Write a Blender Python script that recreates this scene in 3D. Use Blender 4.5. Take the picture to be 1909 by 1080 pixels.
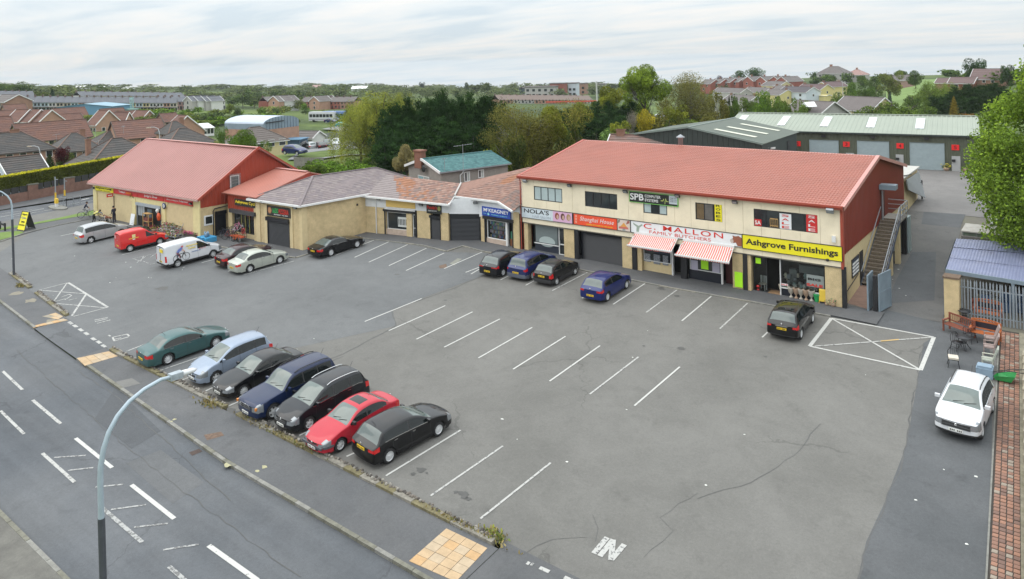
# ---- core
import bpy,bmesh,math,random
from math import sin,cos,pi,radians,sqrt,atan2,hypot
from mathutils import Vector,Matrix
for _o in list(bpy.data.objects):bpy.data.objects.remove(_o)
S=bpy.context.scene
COL=S.collection
rnd=random.Random(7);RU=rnd.uniform;RC=rnd.choice;MT=Matrix.Translation;MR=Matrix.Rotation
V=Vector
# - camera
FPX,PPX,PPY=1376.381,950.499,120.539
CAMP=V((11.881,-47.995,15.774))
_ro,_pi,_ya=radians(-1.457),radians(-0.339),radians(-37.833)
CF=V((sin(_ya)*cos(_pi),cos(_ya)*cos(_pi),sin(_pi)))
_R=V((cos(_ya),-sin(_ya),0));_U=_R.cross(CF)
CR=cos(_ro)*_R+sin(_ro)*_U
CU=-sin(_ro)*_R+cos(_ro)*_U
cd=bpy.data.cameras.new('camera');cam=bpy.data.objects.new('camera',cd);COL.objects.link(cam)
cd.sensor_fit='HORIZONTAL';cd.sensor_width=36.0;cd.lens=FPX*36/1909
cd.shift_x=(954.5-PPX)/1909;cd.shift_y=(PPY-540)/1909
cd.clip_start=.1;cd.clip_end=20000
cam.matrix_world=Matrix(((CR.x,CU.x,-CF.x,CAMP.x),(CR.y,CU.y,-CF.y,CAMP.y),(CR.z,CU.z,-CF.z,CAMP.z),(0,0,0,1)))
S.camera=cam
# - sky, sun, exposure
SUN_EL,SUN_AZ=radians(52),radians(232)
SKYTOP=29.0
w=bpy.data.worlds.new("World");S.world=w;w.use_nodes=True
nt=w.node_tree;nt.nodes.clear()
def N(nt,t,**k):
 n=nt.nodes.new(t)
 for a,b in k.items():setattr(n,a,b)
 return n
def L(nt,a,b):nt.links.new(a,b)
out=N(nt,'ShaderNodeOutputWorld');bg=N(nt,'ShaderNodeBackground');bg.inputs[1].default_value=.1
tc=N(nt,'ShaderNodeTexCoord');sp=N(nt,'ShaderNodeSeparateXYZ');L(nt,tc.outputs['Generated'],sp.inputs[0])
zc=N(nt,'ShaderNodeMath',operation='MAXIMUM');L(nt,sp.outputs[2],zc.inputs[0]);zc.inputs[1].default_value=0
grad=N(nt,'ShaderNodeMath',operation='MULTIPLY_ADD');L(nt,zc.outputs[0],grad.inputs[0]);grad.inputs[1].default_value=.70;grad.inputs[2].default_value=.30
za=N(nt,'ShaderNodeMath',operation='ADD');L(nt,sp.outputs[2],za.inputs[0]);za.inputs[1].default_value=.11
za2=N(nt,'ShaderNodeMath',operation='MAXIMUM');L(nt,za.outputs[0],za2.inputs[0]);za2.inputs[1].default_value=.05;za=za2
dx=N(nt,'ShaderNodeMath',operation='DIVIDE');L(nt,sp.outputs[0],dx.inputs[0]);L(nt,za.outputs[0],dx.inputs[1])
dy=N(nt,'ShaderNodeMath',operation='DIVIDE');L(nt,sp.outputs[1],dy.inputs[0]);L(nt,za.outputs[0],dy.inputs[1])
cb=N(nt,'ShaderNodeCombineXYZ');L(nt,dx.outputs[0],cb.inputs[0]);L(nt,dy.outputs[0],cb.inputs[1])
mp=N(nt,'ShaderNodeMapping');mp.inputs['Rotation'].default_value=(0,0,radians(-35));mp.inputs['Scale'].default_value=(.75,1.6,1);L(nt,cb.outputs[0],mp.inputs[0])
nz=N(nt,'ShaderNodeTexNoise');nz.inputs['Scale'].default_value=.9;nz.inputs['Detail'].default_value=7;nz.inputs['Roughness'].default_value=.55;nz.inputs['Distortion'].default_value=.35
L(nt,mp.outputs[0],nz.inputs['Vector'])
rp=N(nt,'ShaderNodeValToRGB');L(nt,nz.outputs[0],rp.inputs[0])
e=rp.color_ramp.elements
e[0].position=.34;e[0].color=(.74,.84,.91,1);e[1].position=.62;e[1].color=(1.0,1.0,.985,1)
e2=e.new(.47);e2.color=(.88,.94,.97,1)
sky=N(nt,'ShaderNodeTexSky',sky_type='NISHITA');sky.sun_disc=False;sky.sun_elevation=SUN_EL;sky.sun_rotation=SUN_AZ
m1=N(nt,'ShaderNodeVectorMath',operation='SCALE');L(nt,rp.outputs[0],m1.inputs[0])
gs_=N(nt,'ShaderNodeMath',operation='MULTIPLY');L(nt,grad.outputs[0],gs_.inputs[0]);gs_.inputs[1].default_value=SKYTOP;L(nt,gs_.outputs[0],m1.inputs['Scale'])
mx=N(nt,'ShaderNodeMix',data_type='RGBA');mx.inputs[0].default_value=.93
L(nt,sky.outputs[0],mx.inputs[6]);L(nt,m1.outputs[0],mx.inputs[7])
L(nt,mx.outputs[2],bg.inputs[0]);L(nt,bg.outputs[0],out.inputs[0])
ld=bpy.data.lights.new('sun','SUN');sun=bpy.data.objects.new('sun',ld);COL.objects.link(sun)
ld.energy=1.1;ld.angle=radians(60);ld.color=(1,.95,.87)
sdir=V((sin(SUN_AZ)*cos(SUN_EL),cos(SUN_AZ)*cos(SUN_EL),sin(SUN_EL)))
sun.rotation_euler=sdir.to_track_quat('Z','Y').to_euler()
S.view_settings.view_transform='Standard';S.view_settings.look='None';S.view_settings.exposure=0;S.view_settings.gamma=1
S.cycles.max_bounces=6;S.cycles.diffuse_bounces=3;S.cycles.glossy_bounces=3;S.cycles.transparent_max_bounces=12
try:S.cycles.use_denoising=True
except Exception:pass
# - ground geometry helpers
GX,GY=-.010,.050
def gz(x,y):return GX*x+GY*y
def ray(px,py):return CF+CR*((px-PPX)/FPX)-CU*((py-PPY)/FPX)
def gp(px,py,dz=0):
 d=ray(px,py);t=(dz+GX*CAMP.x+GY*CAMP.y-CAMP.z)/(d.z-GX*d.x-GY*d.y)
 return CAMP+d*t
def zp(px,py,z):d=ray(px,py);return CAMP+d*((z-CAMP.z)/d.z)
def atx(px,py,X):d=ray(px,py);return CAMP+d*((X-CAMP.x)/d.x)
def aty(px,py,Y):d=ray(px,py);return CAMP+d*((Y-CAMP.y)/d.y)
def atd(px,py,D):d=ray(px,py);return CAMP+d*(D/hypot(d.x,d.y))
# - materials
MATS={}
def node(t,n,**k):
 x=t.nodes.new(n)
 for a,b in k.items():setattr(x,a,b)
 return x
def noise_(t,vec,s,d=4,r=.6,dist=0):
 n=node(t,'ShaderNodeTexNoise')
 for k,v in(('Scale',s),('Detail',d),('Roughness',r),('Distortion',dist)):n.inputs[k].default_value=v
 L(t,vec,n.inputs['Vector']);return n.outputs[0]
def mrange(t,f,*v):
 m=node(t,'ShaderNodeMapRange');L(t,f,m.inputs[0])
 for i,x in enumerate(v):m.inputs[i+1].default_value=x
 return m.outputs[0]
def vscale(t,c,k):v=node(t,'ShaderNodeVectorMath',operation='SCALE');L(t,c,v.inputs[0]);L(t,k,v.inputs['Scale']);return v.outputs[0]
def cmix(t,f,a,b):
 m=node(t,'ShaderNodeMix',data_type='RGBA');L(t,f,m.inputs[0])
 for i,x in((6,a),(7,b)):
  if isinstance(x,tuple):m.inputs[i].default_value=(*x,1)
  else:L(t,x,m.inputs[i])
 return m.outputs[2]
def new_mat(name,rough,spec=None):
 m=bpy.data.materials.new(name);m.use_nodes=True;t=m.node_tree;b=t.nodes['Principled BSDF'];b.inputs['Roughness'].default_value=rough
 if spec is not None:b.inputs['Specular IOR Level'].default_value=spec
 return m,t,b,node(t,'ShaderNodeNewGeometry').outputs['Position']
def mat(name,col,rough=.75,metal=0,var=.12,vs=3.0,bump=0,bs=40,coat=0,ior=None,spec=None,coord='Object',fine=0,dirt=0,dirtcol=(.05,.045,.035),dscale=.6):
 """procedural principled material: colour with slow noise, fine grain, dirt patches, bump"""
 if name in MATS:return MATS[name]
 m,t,b,vec=new_mat(name,rough,spec);b.inputs['Metallic'].default_value=metal
 if coat:b.inputs['Coat Weight'].default_value=coat;b.inputs['Coat Roughness'].default_value=.03
 if ior:b.inputs['IOR'].default_value=ior
 if coord!='World':vec=node(t,'ShaderNodeTexCoord').outputs['Object']
 rgb=node(t,'ShaderNodeRGB');rgb.outputs[0].default_value=(*col,1);cur=rgb.outputs[0]
 if var:cur=vscale(t,cur,mrange(t,noise_(t,vec,vs,3),.3,.7,1-var,1+var))
 if fine:cur=vscale(t,cur,mrange(t,noise_(t,vec,60,2,.7),.3,.7,1-fine,1+fine))
 if dirt:cur=cmix(t,mrange(t,noise_(t,vec,dscale,5,.65),.5,.75,0,dirt),cur,dirtcol)
 L(t,cur,b.inputs['Base Color'])
 if bump:bn=node(t,'ShaderNodeBump');bn.inputs['Strength'].default_value=bump;bn.inputs['Distance'].default_value=.02;L(t,noise_(t,vec,bs),bn.inputs['Height']);L(t,bn.outputs[0],b.inputs['Normal'])
 MATS[name]=m;return m
# - object helpers
ORG={}
def tag(o,label=None,cat=None,group=None,kind=None):
 if label:o['label']=label
 if cat:o['category']=cat
 if group:o['group']=group
 if kind:o['kind']=kind
 return o
def thing(name,label,cat,loc=(0,0,0),rz=0,group=None,M=None):
 o=bpy.data.objects.new(name,None);COL.objects.link(o);o.empty_display_size=.3
 if M is None:M=MT(V(loc))@MR(rz,4,'Z')
 o.matrix_world=M;ORG[o.name]=M.copy()
 return tag(o,label,cat,group)
def GMX(x,y,heading,dz=0):
 """frame standing on the sloping site: local X = heading"""
 n=V((-GX,-GY,1)).normalized();f=V((cos(heading),sin(heading),0));f=(f-n*f.dot(n)).normalized();l=n.cross(f)
 return Matrix(((f.x,l.x,n.x,x),(f.y,l.y,n.y,y),(f.z,l.z,n.z,gz(x,y)+dz),(0,0,0,1)))
class MB:
 def __init__(s):s.v=[];s.f=[];s.m=[];s.sm=[]
 def add(s,verts,faces,mi=0,smooth=False):
  b=len(s.v);s.v+=[tuple(v) for v in verts]
  for f in faces:s.f.append(tuple(i+b for i in f));s.m.append(mi);s.sm.append(smooth)
  return s
 def quad(s,a,b,c,d,mi=0):return s.add([a,b,c,d],[(0,1,2,3)],mi)
 def poly(s,pts,mi=0):return s.add(pts,[tuple(range(len(pts)))],mi)
 def box(s,x0,x1,y0,y1,z0,z1,mi=0,M=None):
  vs=[V((x,y,z)) for z in(z0,z1) for y in(y0,y1) for x in(x0,x1)]
  if M is not None:vs=[M@v for v in vs]
  return s.add(vs,[(0,2,3,1),(4,5,7,6),(0,1,5,4),(2,6,7,3),(0,4,6,2),(1,3,7,5)],mi)
 def obox(s,c,ux,uy,uz,mi=0):
  c,ux,uy,uz=map(V,(c,ux,uy,uz))
  vs=[c+ux*i+uy*j+uz*k for k in(-1,1) for j in(-1,1) for i in(-1,1)]
  return s.add(vs,[(0,2,3,1),(4,5,7,6),(0,1,5,4),(2,6,7,3),(0,4,6,2),(1,3,7,5)],mi)
 def bar(s,a,b,w,h=None,mi=0,up=(0,0,1)):
  a,b=V(a),V(b);h=h or w;d=(b-a);ln=d.length
  if ln<1e-6:return s
  d.normalize();u=V(up)
  if abs(d.dot(u))>.98:u=V((1,0,0))
  sd=d.cross(u).normalized();u=sd.cross(d)
  return s.obox((a+b)/2,d*ln/2,sd*w/2,u*h/2,mi)
 def tube(s,pts,r,n=8,mi=0,cap=True,smooth=True):
  pts=[V(p) for p in pts];rs=r if isinstance(r,(list,tuple)) else[r]*len(pts)
  vs=[];prev=None
  for i,p in enumerate(pts):
   d=(pts[min(i+1,len(pts)-1)]-pts[max(i-1,0)]).normalized()
   if prev is None:
    u=V((0,0,1)) if abs(d.z)<.9 else V((1,0,0));a=d.cross(u).normalized()
   else:a=(prev-d*prev.dot(d)).normalized()
   prev=a;b=d.cross(a)
   vs+=[p+(a*cos(2*pi*k/n)+b*sin(2*pi*k/n))*rs[i] for k in range(n)]
  fs=[(i*n+k,i*n+(k+1)%n,(i+1)*n+(k+1)%n,(i+1)*n+k) for i in range(len(pts)-1) for k in range(n)]
  s.add(vs,fs,mi,smooth)
  if cap:s.add([vs[k] for k in range(n)][::-1],[tuple(range(n))],mi);s.add([vs[(len(pts)-1)*n+k] for k in range(n)],[tuple(range(n))],mi)
  return s
 def lathe(s,prof,n=16,M=None,mi=0,smooth=True):
  M=M or Matrix.Identity(4)
  vs=[M@V((r*cos(2*pi*k/n),r*sin(2*pi*k/n),z)) for r,z in prof for k in range(n)]
  fs=[(i*n+k,i*n+(k+1)%n,(i+1)*n+(k+1)%n,(i+1)*n+k) for i in range(len(prof)-1) for k in range(n)]
  return s.add(vs,fs,mi,smooth)
 def prism(s,pts,z0,z1,mi=0):
  n=len(pts);vs=[V((p[0],p[1],z0)) for p in pts]+[V((p[0],p[1],z1)) for p in pts]
  return s.add(vs,[tuple(range(n))[::-1],tuple(range(n,2*n))]+[(i,(i+1)%n,n+(i+1)%n,n+i) for i in range(n)],mi)
 def plate(s,pts,th,mi=0):
  pts=[V(p) for p in pts];nrm=(pts[1]-pts[0]).cross(pts[2]-pts[0]).normalized()
  n=len(pts);vs=pts+[p-nrm*th for p in pts]
  return s.add(vs,[tuple(range(n)),tuple(range(n,2*n))[::-1]]+[((i+1)%n,i,n+i,n+(i+1)%n) for i in range(n)],mi)
 def mesh(s,name,mats,xf=None):
  me=bpy.data.meshes.new(name)
  vs=s.v if xf is None else[tuple(xf@V(v)) for v in s.v]
  me.from_pydata(vs,[],s.f)
  for m in(mats if isinstance(mats,(list,tuple)) else[mats]):me.materials.append(m)
  me.polygons.foreach_set('material_index',s.m);me.polygons.foreach_set('use_smooth',s.sm)
  me.update();return me
 def B(s,name,mats,parent=None,world=True,label=None,cat=None,group=None,kind=None):
  """one mesh object; with world=True the vertices are world coordinates whatever the parent"""
  root=parent
  while root is not None and root.parent is not None:root=root.parent
  xf=ORG[root.name].inverted() if(root is not None and world and root.name in ORG) else None
  me=s.mesh(name,mats,xf);o=bpy.data.objects.new(name,me);COL.objects.link(o)
  if parent is not None:o.parent=parent
  return tag(o,label,cat,group,kind)
def solo(mb,name,mats,label,cat,group=None,org=None):
 """a thing that is one mesh, its origin at its base"""
 xs=[v[0] for v in mb.v];ys=[v[1] for v in mb.v];zs=[v[2] for v in mb.v]
 c=V(org) if org is not None else V(((min(xs)+max(xs))/2,(min(ys)+max(ys))/2,min(zs)))
 me=mb.mesh(name,mats,MT(-c));o=bpy.data.objects.new(name,me);COL.objects.link(o);o.location=c
 return tag(o,label,cat,group)
def STR(name,mb,mats,parent=None,kind='structure'):return mb.B(name,mats,parent,kind=kind)
def piece(name,me,parent,M,label=None):
 o=bpy.data.objects.new(name,me);COL.objects.link(o)
 if parent is not None:o.parent=parent
 o.matrix_local=M
 if label:o['label']=label
 return o
def copy_thing(root,M,label=None,group=None,color=None):
 r=root.copy();COL.objects.link(r);r.matrix_world=M;ORG[r.name]=M.copy()
 if label:r['label']=label
 if group:r['group']=group
 if color:r.color=color
 for ch in list(root.children):
  c=ch.copy();COL.objects.link(c);c.parent=r
  if color:c.color=color
  for g in list(ch.children):
   d=g.copy();COL.objects.link(d);d.parent=c
 return r
class Frame:
 """vertical wall plane: o + u*U + z*Z, n outwards"""
 def __init__(s,a,b):
  s.o=V((a[0],a[1],0));s.U=(V((b[0],b[1],0))-s.o);s.len=s.U.length;s.U.normalize();s.n=V((s.U.y,-s.U.x,0))
 def p(s,u,z,d=0):return s.o+s.U*u+s.n*d+V((0,0,z))
 def px(s,x,y,d=0):
  r=ray(x,y);o=s.o+s.n*d;t=(o-CAMP).dot(s.n)/r.dot(s.n);q=CAMP+r*t-s.o
  return q.dot(s.U),q.z
 def box(s,mb,u0,u1,z0,z1,d0,d1,mi=0):
  c=s.p((u0+u1)/2,(z0+z1)/2,(d0+d1)/2)
  mb.obox(c,s.U*(u1-u0)/2,s.n*(d1-d0)/2,V((0,0,(z1-z0)/2)),mi)
 def bb(s,*a):mb=MB();s.box(mb,*a);return mb
 def rot(s):return atan2(s.U.y,s.U.x)
 def mat(s,u,z,d):return MT(s.p(u,z,d))@MR(s.rot(),4,'Z')@MR(pi/2,4,'X')
TEXTS=[]
def text(body,M,w,h,m,parent,name='lettering',bold=.0,shear=0,ext=.008,spacing=1.0):
 """lettering fitted to w x h metres, centred on the matrix (local XY plane)"""
 c=bpy.data.curves.new(name,'FONT');c.body=body;c.size=1;c.extrude=ext;c.offset=bold;c.shear=shear
 c.align_x='CENTER';c.align_y='CENTER';c.resolution_u=3;c.space_character=spacing;c.materials.append(m)
 o=bpy.data.objects.new(name,c);COL.objects.link(o)
 root=parent
 while root.parent is not None:root=root.parent
 o.parent=parent;LM=ORG[root.name].inverted()@M
 TEXTS.append((o,LM,w,h));return o
def fit_texts():
 bpy.context.view_layer.update();dg=bpy.context.evaluated_depsgraph_get()
 for o,M,w,h in TEXTS:
  me=bpy.data.meshes.new_from_object(o.evaluated_get(dg));par=o.parent;nm=o.name;cu=o.data
  bpy.data.objects.remove(o);bpy.data.curves.remove(cu);me.name='lettering'
  n=bpy.data.objects.new('lettering',me);COL.objects.link(n);n.parent=par
  xs=[v.co.x for v in me.vertices];ys=[v.co.y for v in me.vertices]
  if not xs:continue
  x0,x1,y0,y1=min(xs),max(xs),min(ys),max(ys);sx=w/max(1e-4,x1-x0);sy=h/max(1e-4,y1-y0)
  n.matrix_local=M@Matrix.Diagonal((sx,sy,1,1))@MT((-(x0+x1)/2,-(y0+y1)/2,0))
def ribbed(mb,o,U,W,bot,top,Up,nrm,pitch,depth,flat=.5,mi=0,steps=None):
 """profiled sheet: ribs run along Up; bot(u)/top(u) give the ends of each rib"""
 o,U,Up,nrm=V(o),V(U),V(Up),V(nrm);n=max(1,int(round(W/pitch)));p=W/n;us=[]
 for i in range(n):
  a=i*p
  us+=[(a,0),(a+p*flat*.5,0),(a+p*(flat*.5+.14),depth),(a+p*(1-flat*.5+.0),depth),(a+p*(1-flat*.5+.14 if flat>.3 else 1),0)] if flat<=.6 else[(a,0),(a+p*flat,0),(a+p*(flat+.1),depth),(a+p*.92,depth)]
 us=sorted(set((min(u,W),d) for u,d in us));us.append((W,0))
 if steps is None:
  vs=[];fs=[]
  for k,(u,d) in enumerate(us):
   vs+=[o+U*u+Up*bot(u)+nrm*d,o+U*u+Up*top(u)+nrm*d]
   if k:fs.append((2*k-2,2*k,2*k+1,2*k-1))
  mb.add(vs,fs,mi)
 else:
  vlen,st,sd=steps;m=int(round(vlen/st));vs=[];fs=[];K=len(us)
  rows=[]
  for j in range(m):
   rows+=[(j*vlen/m,sd),((j+1)*vlen/m,0)]
  for(vv,dd) in rows:
   for(u,d) in us:vs.append(o+U*u+Up*vv+nrm*(d+dd))
  for r in range(len(rows)-1):
   for k in range(K-1):a=r*K+k;fs.append((a,a+1,a+K+1,a+K))
  mb.add(vs,fs,mi)
def tiles(mb,A,B,C,D,nc,nt_,lip=.025,pick=None,jit=.006,nm=1,rng=None,under=True):
 """tiled roof slope A,B = eave ends, C,D = ridge ends; every tile its own quad with a raised lower lip"""
 rng=rng or rnd;A,B,C,D=map(V,(A,B,C,D));nrm=(B-A).cross(D-A).normalized()
 if nrm.z<0:nrm=-nrm
 def P(u,v):return(A*(1-u)+B*u)*(1-v)+(D*(1-u)+C*u)*v
 if under:mb.add([A-nrm*.03,B-nrm*.03,C-nrm*.03,D-nrm*.03],[(0,1,2,3)],0)
 for j in range(nc):
  v0,v1=j/nc,(j+1)/nc;off=.5*(j%2)
  us=[0]+[(i+off)/nt_ for i in range(nt_+1) if 0<(i+off)/nt_<1]+[1]
  for i in range(len(us)-1):
   u0,u1=us[i],us[i+1];h=lip+rng.uniform(-jit,jit);g=.0
   a,b,c,d=P(u0,v0)+nrm*h,P(u1,v0)+nrm*h,P(u1,v1)+nrm*.004,P(u0,v1)+nrm*.004
   mi=pick((u0+u1)/2,(v0+v1)/2) if pick else(rng.randrange(nm) if nm>1 else 0)
   mb.add([a,b,c,d,P(u0,v0)-nrm*.004,P(u1,v0)-nrm*.004],[(0,1,2,3),(4,5,1,0)],mi)
# ---- ground
# - terrain (one sheet to the horizon)
def cz(px,py,D):return CAMP.z+D*ray(px,py).z/hypot(ray(px,py).x,ray(px,py).y)
_cols=[(-500,[(330,150),(270,200),(208,330),(190,420),(178,600),(168,1000),(163,2500)]),
(0,[(300,165),(250,215),(208,330),(190,420),(178,600),(168,1000),(163,2500)]),
(300,[(290,170),(240,225),(212,300),(196,400),(180,650),(169,1100),(163.5,2500)]),
(600,[(300,130),(270,165),(250,200),(235,230),(215,300),(200,420),(190,500),(171,800),(166,1000),(164.5,1500),(164.5,2500)]),
(900,[(245,180),(200,300),(185,450),(172,800),(166,1500),(166,2500)]),
(1200,[(262,170),(230,230),(200,380),(180,500),(165,700),(160,1500),(160,2500)]),
(1400,[(245,190),(207,380),(190,430),(160,500),(150,560),(148,700),(150,1500),(152,2500)]),
(1600,[(240,185),(215,230),(180,400),(165,450),(150,520),(143,600),(146,1500),(148,2500)]),
(1750,[(236,170),(200,250),(185,300),(160,350),(150,400),(140,480),(140,700),(145,2500)]),
(1909,[(235,150),(200,200),(150,300),(140,350),(136,450),(137,1000),(140,2500)]),
(2500,[(220,150),(190,200),(140,300),(130,350),(126,450),(127,1000),(130,2500)])]
TCOL=[]
for _px,_l in _cols:
 _r=ray(_px,200);TCOL.append((atan2(_r.x,_r.y),[(D,cz(_px,py,D)) for py,D in _l]))
def _prof(lst,D):
 if D<=lst[0][0]:return lst[0][1]
 for(a,za),(b,zb) in zip(lst,lst[1:]):
  if D<=b:return za+(zb-za)*(D-a)/(b-a)
 a,za=lst[-1];return za+(D-a)*(za-CAMP.z)/a*1.03
def tz(x,y):
 dx_,dy_=x-CAMP.x,y-CAMP.y;D=hypot(dx_,dy_);az=atan2(dx_,dy_)
 site=gz(max(-95,min(20,x)),max(-45,min(60,y)))-.35
 if az>pi-.6 or az<-pi+.3:az=TCOL[0][0] if az<0 else TCOL[-1][0]
 if az<=TCOL[0][0]:za=_prof(TCOL[0][1],D)
 elif az>=TCOL[-1][0]:za=_prof(TCOL[-1][1],D)
 else:
  for(a,la),(b,lb) in zip(TCOL,TCOL[1:]):
   if a<=az<=b:k=(az-a)/(b-a);za=_prof(la,D)*(1-k)+_prof(lb,D)*k;break
 k=min(1,max(0,(D-118)/30));k=k*k*(3-2*k)
 return site*(1-k)+za*k
def tp(px,py):
 r=ray(px,py);h=hypot(r.x,r.y);D=60.0;prev=D
 while D<3000:
  q=CAMP+r*(D/h)
  if q.z<tz(q.x,q.y):
   lo,hi=prev,D
   for _ in range(14):
    m_=(lo+hi)/2;q=CAMP+r*(m_/h)
    if q.z<tz(q.x,q.y):hi=m_
    else:lo=m_
   q=CAMP+r*(hi/h);return V((q.x,q.y,tz(q.x,q.y)))
  prev=D;D*=1.02
 q=CAMP+r*(1000/h);return V((q.x,q.y,tz(q.x,q.y)))
mb=MB();azs=[radians(-96+1.25*i) for i in range(88)]
azs+=[radians(14+10*i) for i in range(1,25)]
ds=[0.5,20,50,80,100,118]+[118*1.055**i for i in range(1,68)]
ZMIN=0;na,nd=len(azs),len(ds)
for a in azs:
 for D in ds:
  x,y=CAMP.x+sin(a)*D,CAMP.y+cos(a)*D;z=tz(x,y)
  mb.v.append((x,y,z))
for i in range(na):
 for j in range(nd-1):
  a0,a1=i*nd+j,((i+1)%na)*nd+j;mb.f.append((a0,a1,a1+1,a0+1));mb.m.append(0);mb.sm.append(True)
def grass_mat():
 m,t,b,P=new_mat('meadow grass',.9,.1);r1=node(t,'ShaderNodeValToRGB');L(t,noise_(t,P,.012,3),r1.inputs[0]);e=r1.color_ramp.elements
 e[0].position=.38;e[0].color=(.05,.07,.03,1);e[1].position=.62;e[1].color=(.115,.155,.045,1);k=e.new(.5);k.color=(.075,.105,.035,1)
 L(t,vscale(t,r1.outputs[0],mrange(t,noise_(t,P,.35,6),.3,.7,.65,1.3)),b.inputs['Base Color']);return m
MGRASS=grass_mat()
STR('ground',mb,MGRASS)
# - asphalt
def asphalt(name,col,col2,scale=.18,grain=.16,streak=None,cracks=0,stain=.5):
 m,t,b,P=new_mat(name,.86,.35)
 def mul(cur,fac,*v):return vscale(t,cur,mrange(t,fac,*v))
 cur=cmix(t,mrange(t,noise_(t,P,scale,5),.35,.65,0,1),col,col2)
 cur=mul(cur,noise_(t,P,45,2,.8),.3,.7,1-grain,1+grain)
 cur=mul(cur,noise_(t,P,9,3,.7),.3,.7,1-grain*.5,1+grain*.5)
 cur=mul(cur,noise_(t,P,1.1,5,.7),.56,.76,1,1-.34*stain)
 cur=mul(cur,noise_(t,P,.7,6,.75,1.2),.25,.36,1.10,1)
 cur=mul(cur,noise_(t,P,.06,3,.5,.8),.3,.7,.90,1.08)
 cur=mul(cur,noise_(t,P,.4,4,.6,2.0),.35,.65,.95,1.05)
 if streak:
  mpp=node(t,'ShaderNodeMapping');mpp.inputs['Scale'].default_value=(.02,streak,1);L(t,P,mpp.inputs[0]);cur=mul(cur,noise_(t,mpp.outputs[0],1),.35,.65,.84,1.14)
 if cracks:
  vo=node(t,'ShaderNodeTexVoronoi',feature='DISTANCE_TO_EDGE');vo.inputs['Scale'].default_value=cracks
  wn=node(t,'ShaderNodeTexNoise');wn.inputs['Scale'].default_value=1.5;wn.inputs['Detail'].default_value=6;L(t,P,wn.inputs['Vector'])
  ad=node(t,'ShaderNodeVectorMath',operation='MULTIPLY_ADD');L(t,wn.outputs['Color'],ad.inputs[0]);ad.inputs[1].default_value=(1.2,1.2,0);L(t,P,ad.inputs[2]);L(t,ad.outputs[0],vo.inputs['Vector'])
  ls=node(t,'ShaderNodeMath',operation='LESS_THAN');L(t,vo.outputs[0],ls.inputs[0]);L(t,mrange(t,noise_(t,P,.12,2),.5,.56,0,.006),ls.inputs[1]);cur=mul(cur,ls.outputs[0],0,1,1,.8)
 L(t,cur,b.inputs['Base Color'])
 bn=node(t,'ShaderNodeBump');bn.inputs['Strength'].default_value=.35;bn.inputs['Distance'].default_value=.01;L(t,noise_(t,P,60,2,.7),bn.inputs['Height']);L(t,bn.outputs[0],b.inputs['Normal'])
 return m
A_WARM=asphalt('worn warm asphalt',(.130,.126,.116),(.156,.151,.140),cracks=.12)
A_COOL=asphalt('blue grey asphalt',(.116,.119,.121),(.138,.141,.142),.12)
A_DARK=asphalt('newer dark asphalt',(.082,.086,.090),(.100,.103,.107),.25,stain=.8)
A_ROAD=asphalt('road asphalt',(.085,.092,.102),(.108,.112,.118),.15,streak=.55,cracks=.15)
A_FOOT=asphalt('footway asphalt',(.092,.094,.098),(.110,.110,.112),.35,stain=.7)
A_YARD=asphalt('pale yard concrete',(.155,.147,.142),(.185,.175,.168),.3)
A_ALLEY=asphalt('alley asphalt',(.105,.103,.100),(.135,.130,.124),.22,cracks=.25,stain=1)
def sheet(name,pts,dz,m,kind='structure',sub=1):
 mb=MB()
 mb.poly([V((x,y,gz(x,y)+dz)) for x,y in pts]);return STR(name,mb,m,kind=kind)
def xy(*pp):return[(gp(a,b).x,gp(a,b).y) for a,b in pp]
def kerb_y(x):return-30.62+max(0,(-18-x))*.055+max(0,(-40-x))*.02
def lane_y(x,y0=-33.7):return y0+max(0,(-30-x))*.03
rx=[-140,-110,-90,-75,-60,-52,-43,-35,-28,-18,-8,0,12,30,60]
mb=MB()
for a,b in zip(rx,rx[1:]):
 pa=[(a,-42),(b,-42),(b,kerb_y(b)),(a,kerb_y(a))]
 mb.poly([V((x,y,gz(x,y)-.10)) for x,y in pa])
STR('road',mb,A_ROAD)
WALL_Y=lambda x:-28.0+max(0,-34-x)*.10
def strip(name,x0,x1,fa,fb,dz,m,n=12):
 mb=MB()
 for i in range(n):
  a,b=x0+(x1-x0)*i/n,x0+(x1-x0)*(i+1)/n
  mb.poly([V((x,y,gz(x,y)+dz)) for x,y in[(a,fa(a)),(b,fa(b)),(b,fb(b)),(a,fb(a))]])
 return STR(name,mb,m)
KW=.16
FOOT=strip('footpath',-35.2,-4.6,lambda x:kerb_y(x)+KW,lambda x:WALL_Y(x)-.14,.02,A_FOOT)
strip('footpath',-75,-42.7,lambda x:kerb_y(x)+KW,lambda x:WALL_Y(x)-.14,.02,A_FOOT,8)
strip('drive_entrance',-42.7,-35.2,lambda x:kerb_y(x),lambda x:WALL_Y(x)+.3,.0,A_ROAD,4)
strip('drive_entrance',-4.6,30,lambda x:kerb_y(x),lambda x:WALL_Y(x)+.3,.0,A_FOOT,6)
sheet('car_park',[(-80,-26.0),(-52,-27.2),(-42.7,-27.9),(-4.7,-27.9),(30,-27.9),(30,-1.0),(-24,3),(-52,3),(-80,-2)],-.004,A_WARM)
sheet('car_park_patch',xy((0,500),(130,596),(252,690),(322,700),(500,660),(738,608),(732,577),(905,512),(1000,482),(905,472),(832,470),(700,442),(480,448),(375,446),(177,404),(60,432),(0,470)),.002,A_COOL)
sheet('car_park_patch',xy((1722,640),(1690,830),(1648,940),(1615,1010),(1590,1120),(1845,1120),(1850,740),(1842,600),(1755,602),(1640,575),(1545,590),(1742,628)),.003,A_DARK)
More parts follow.
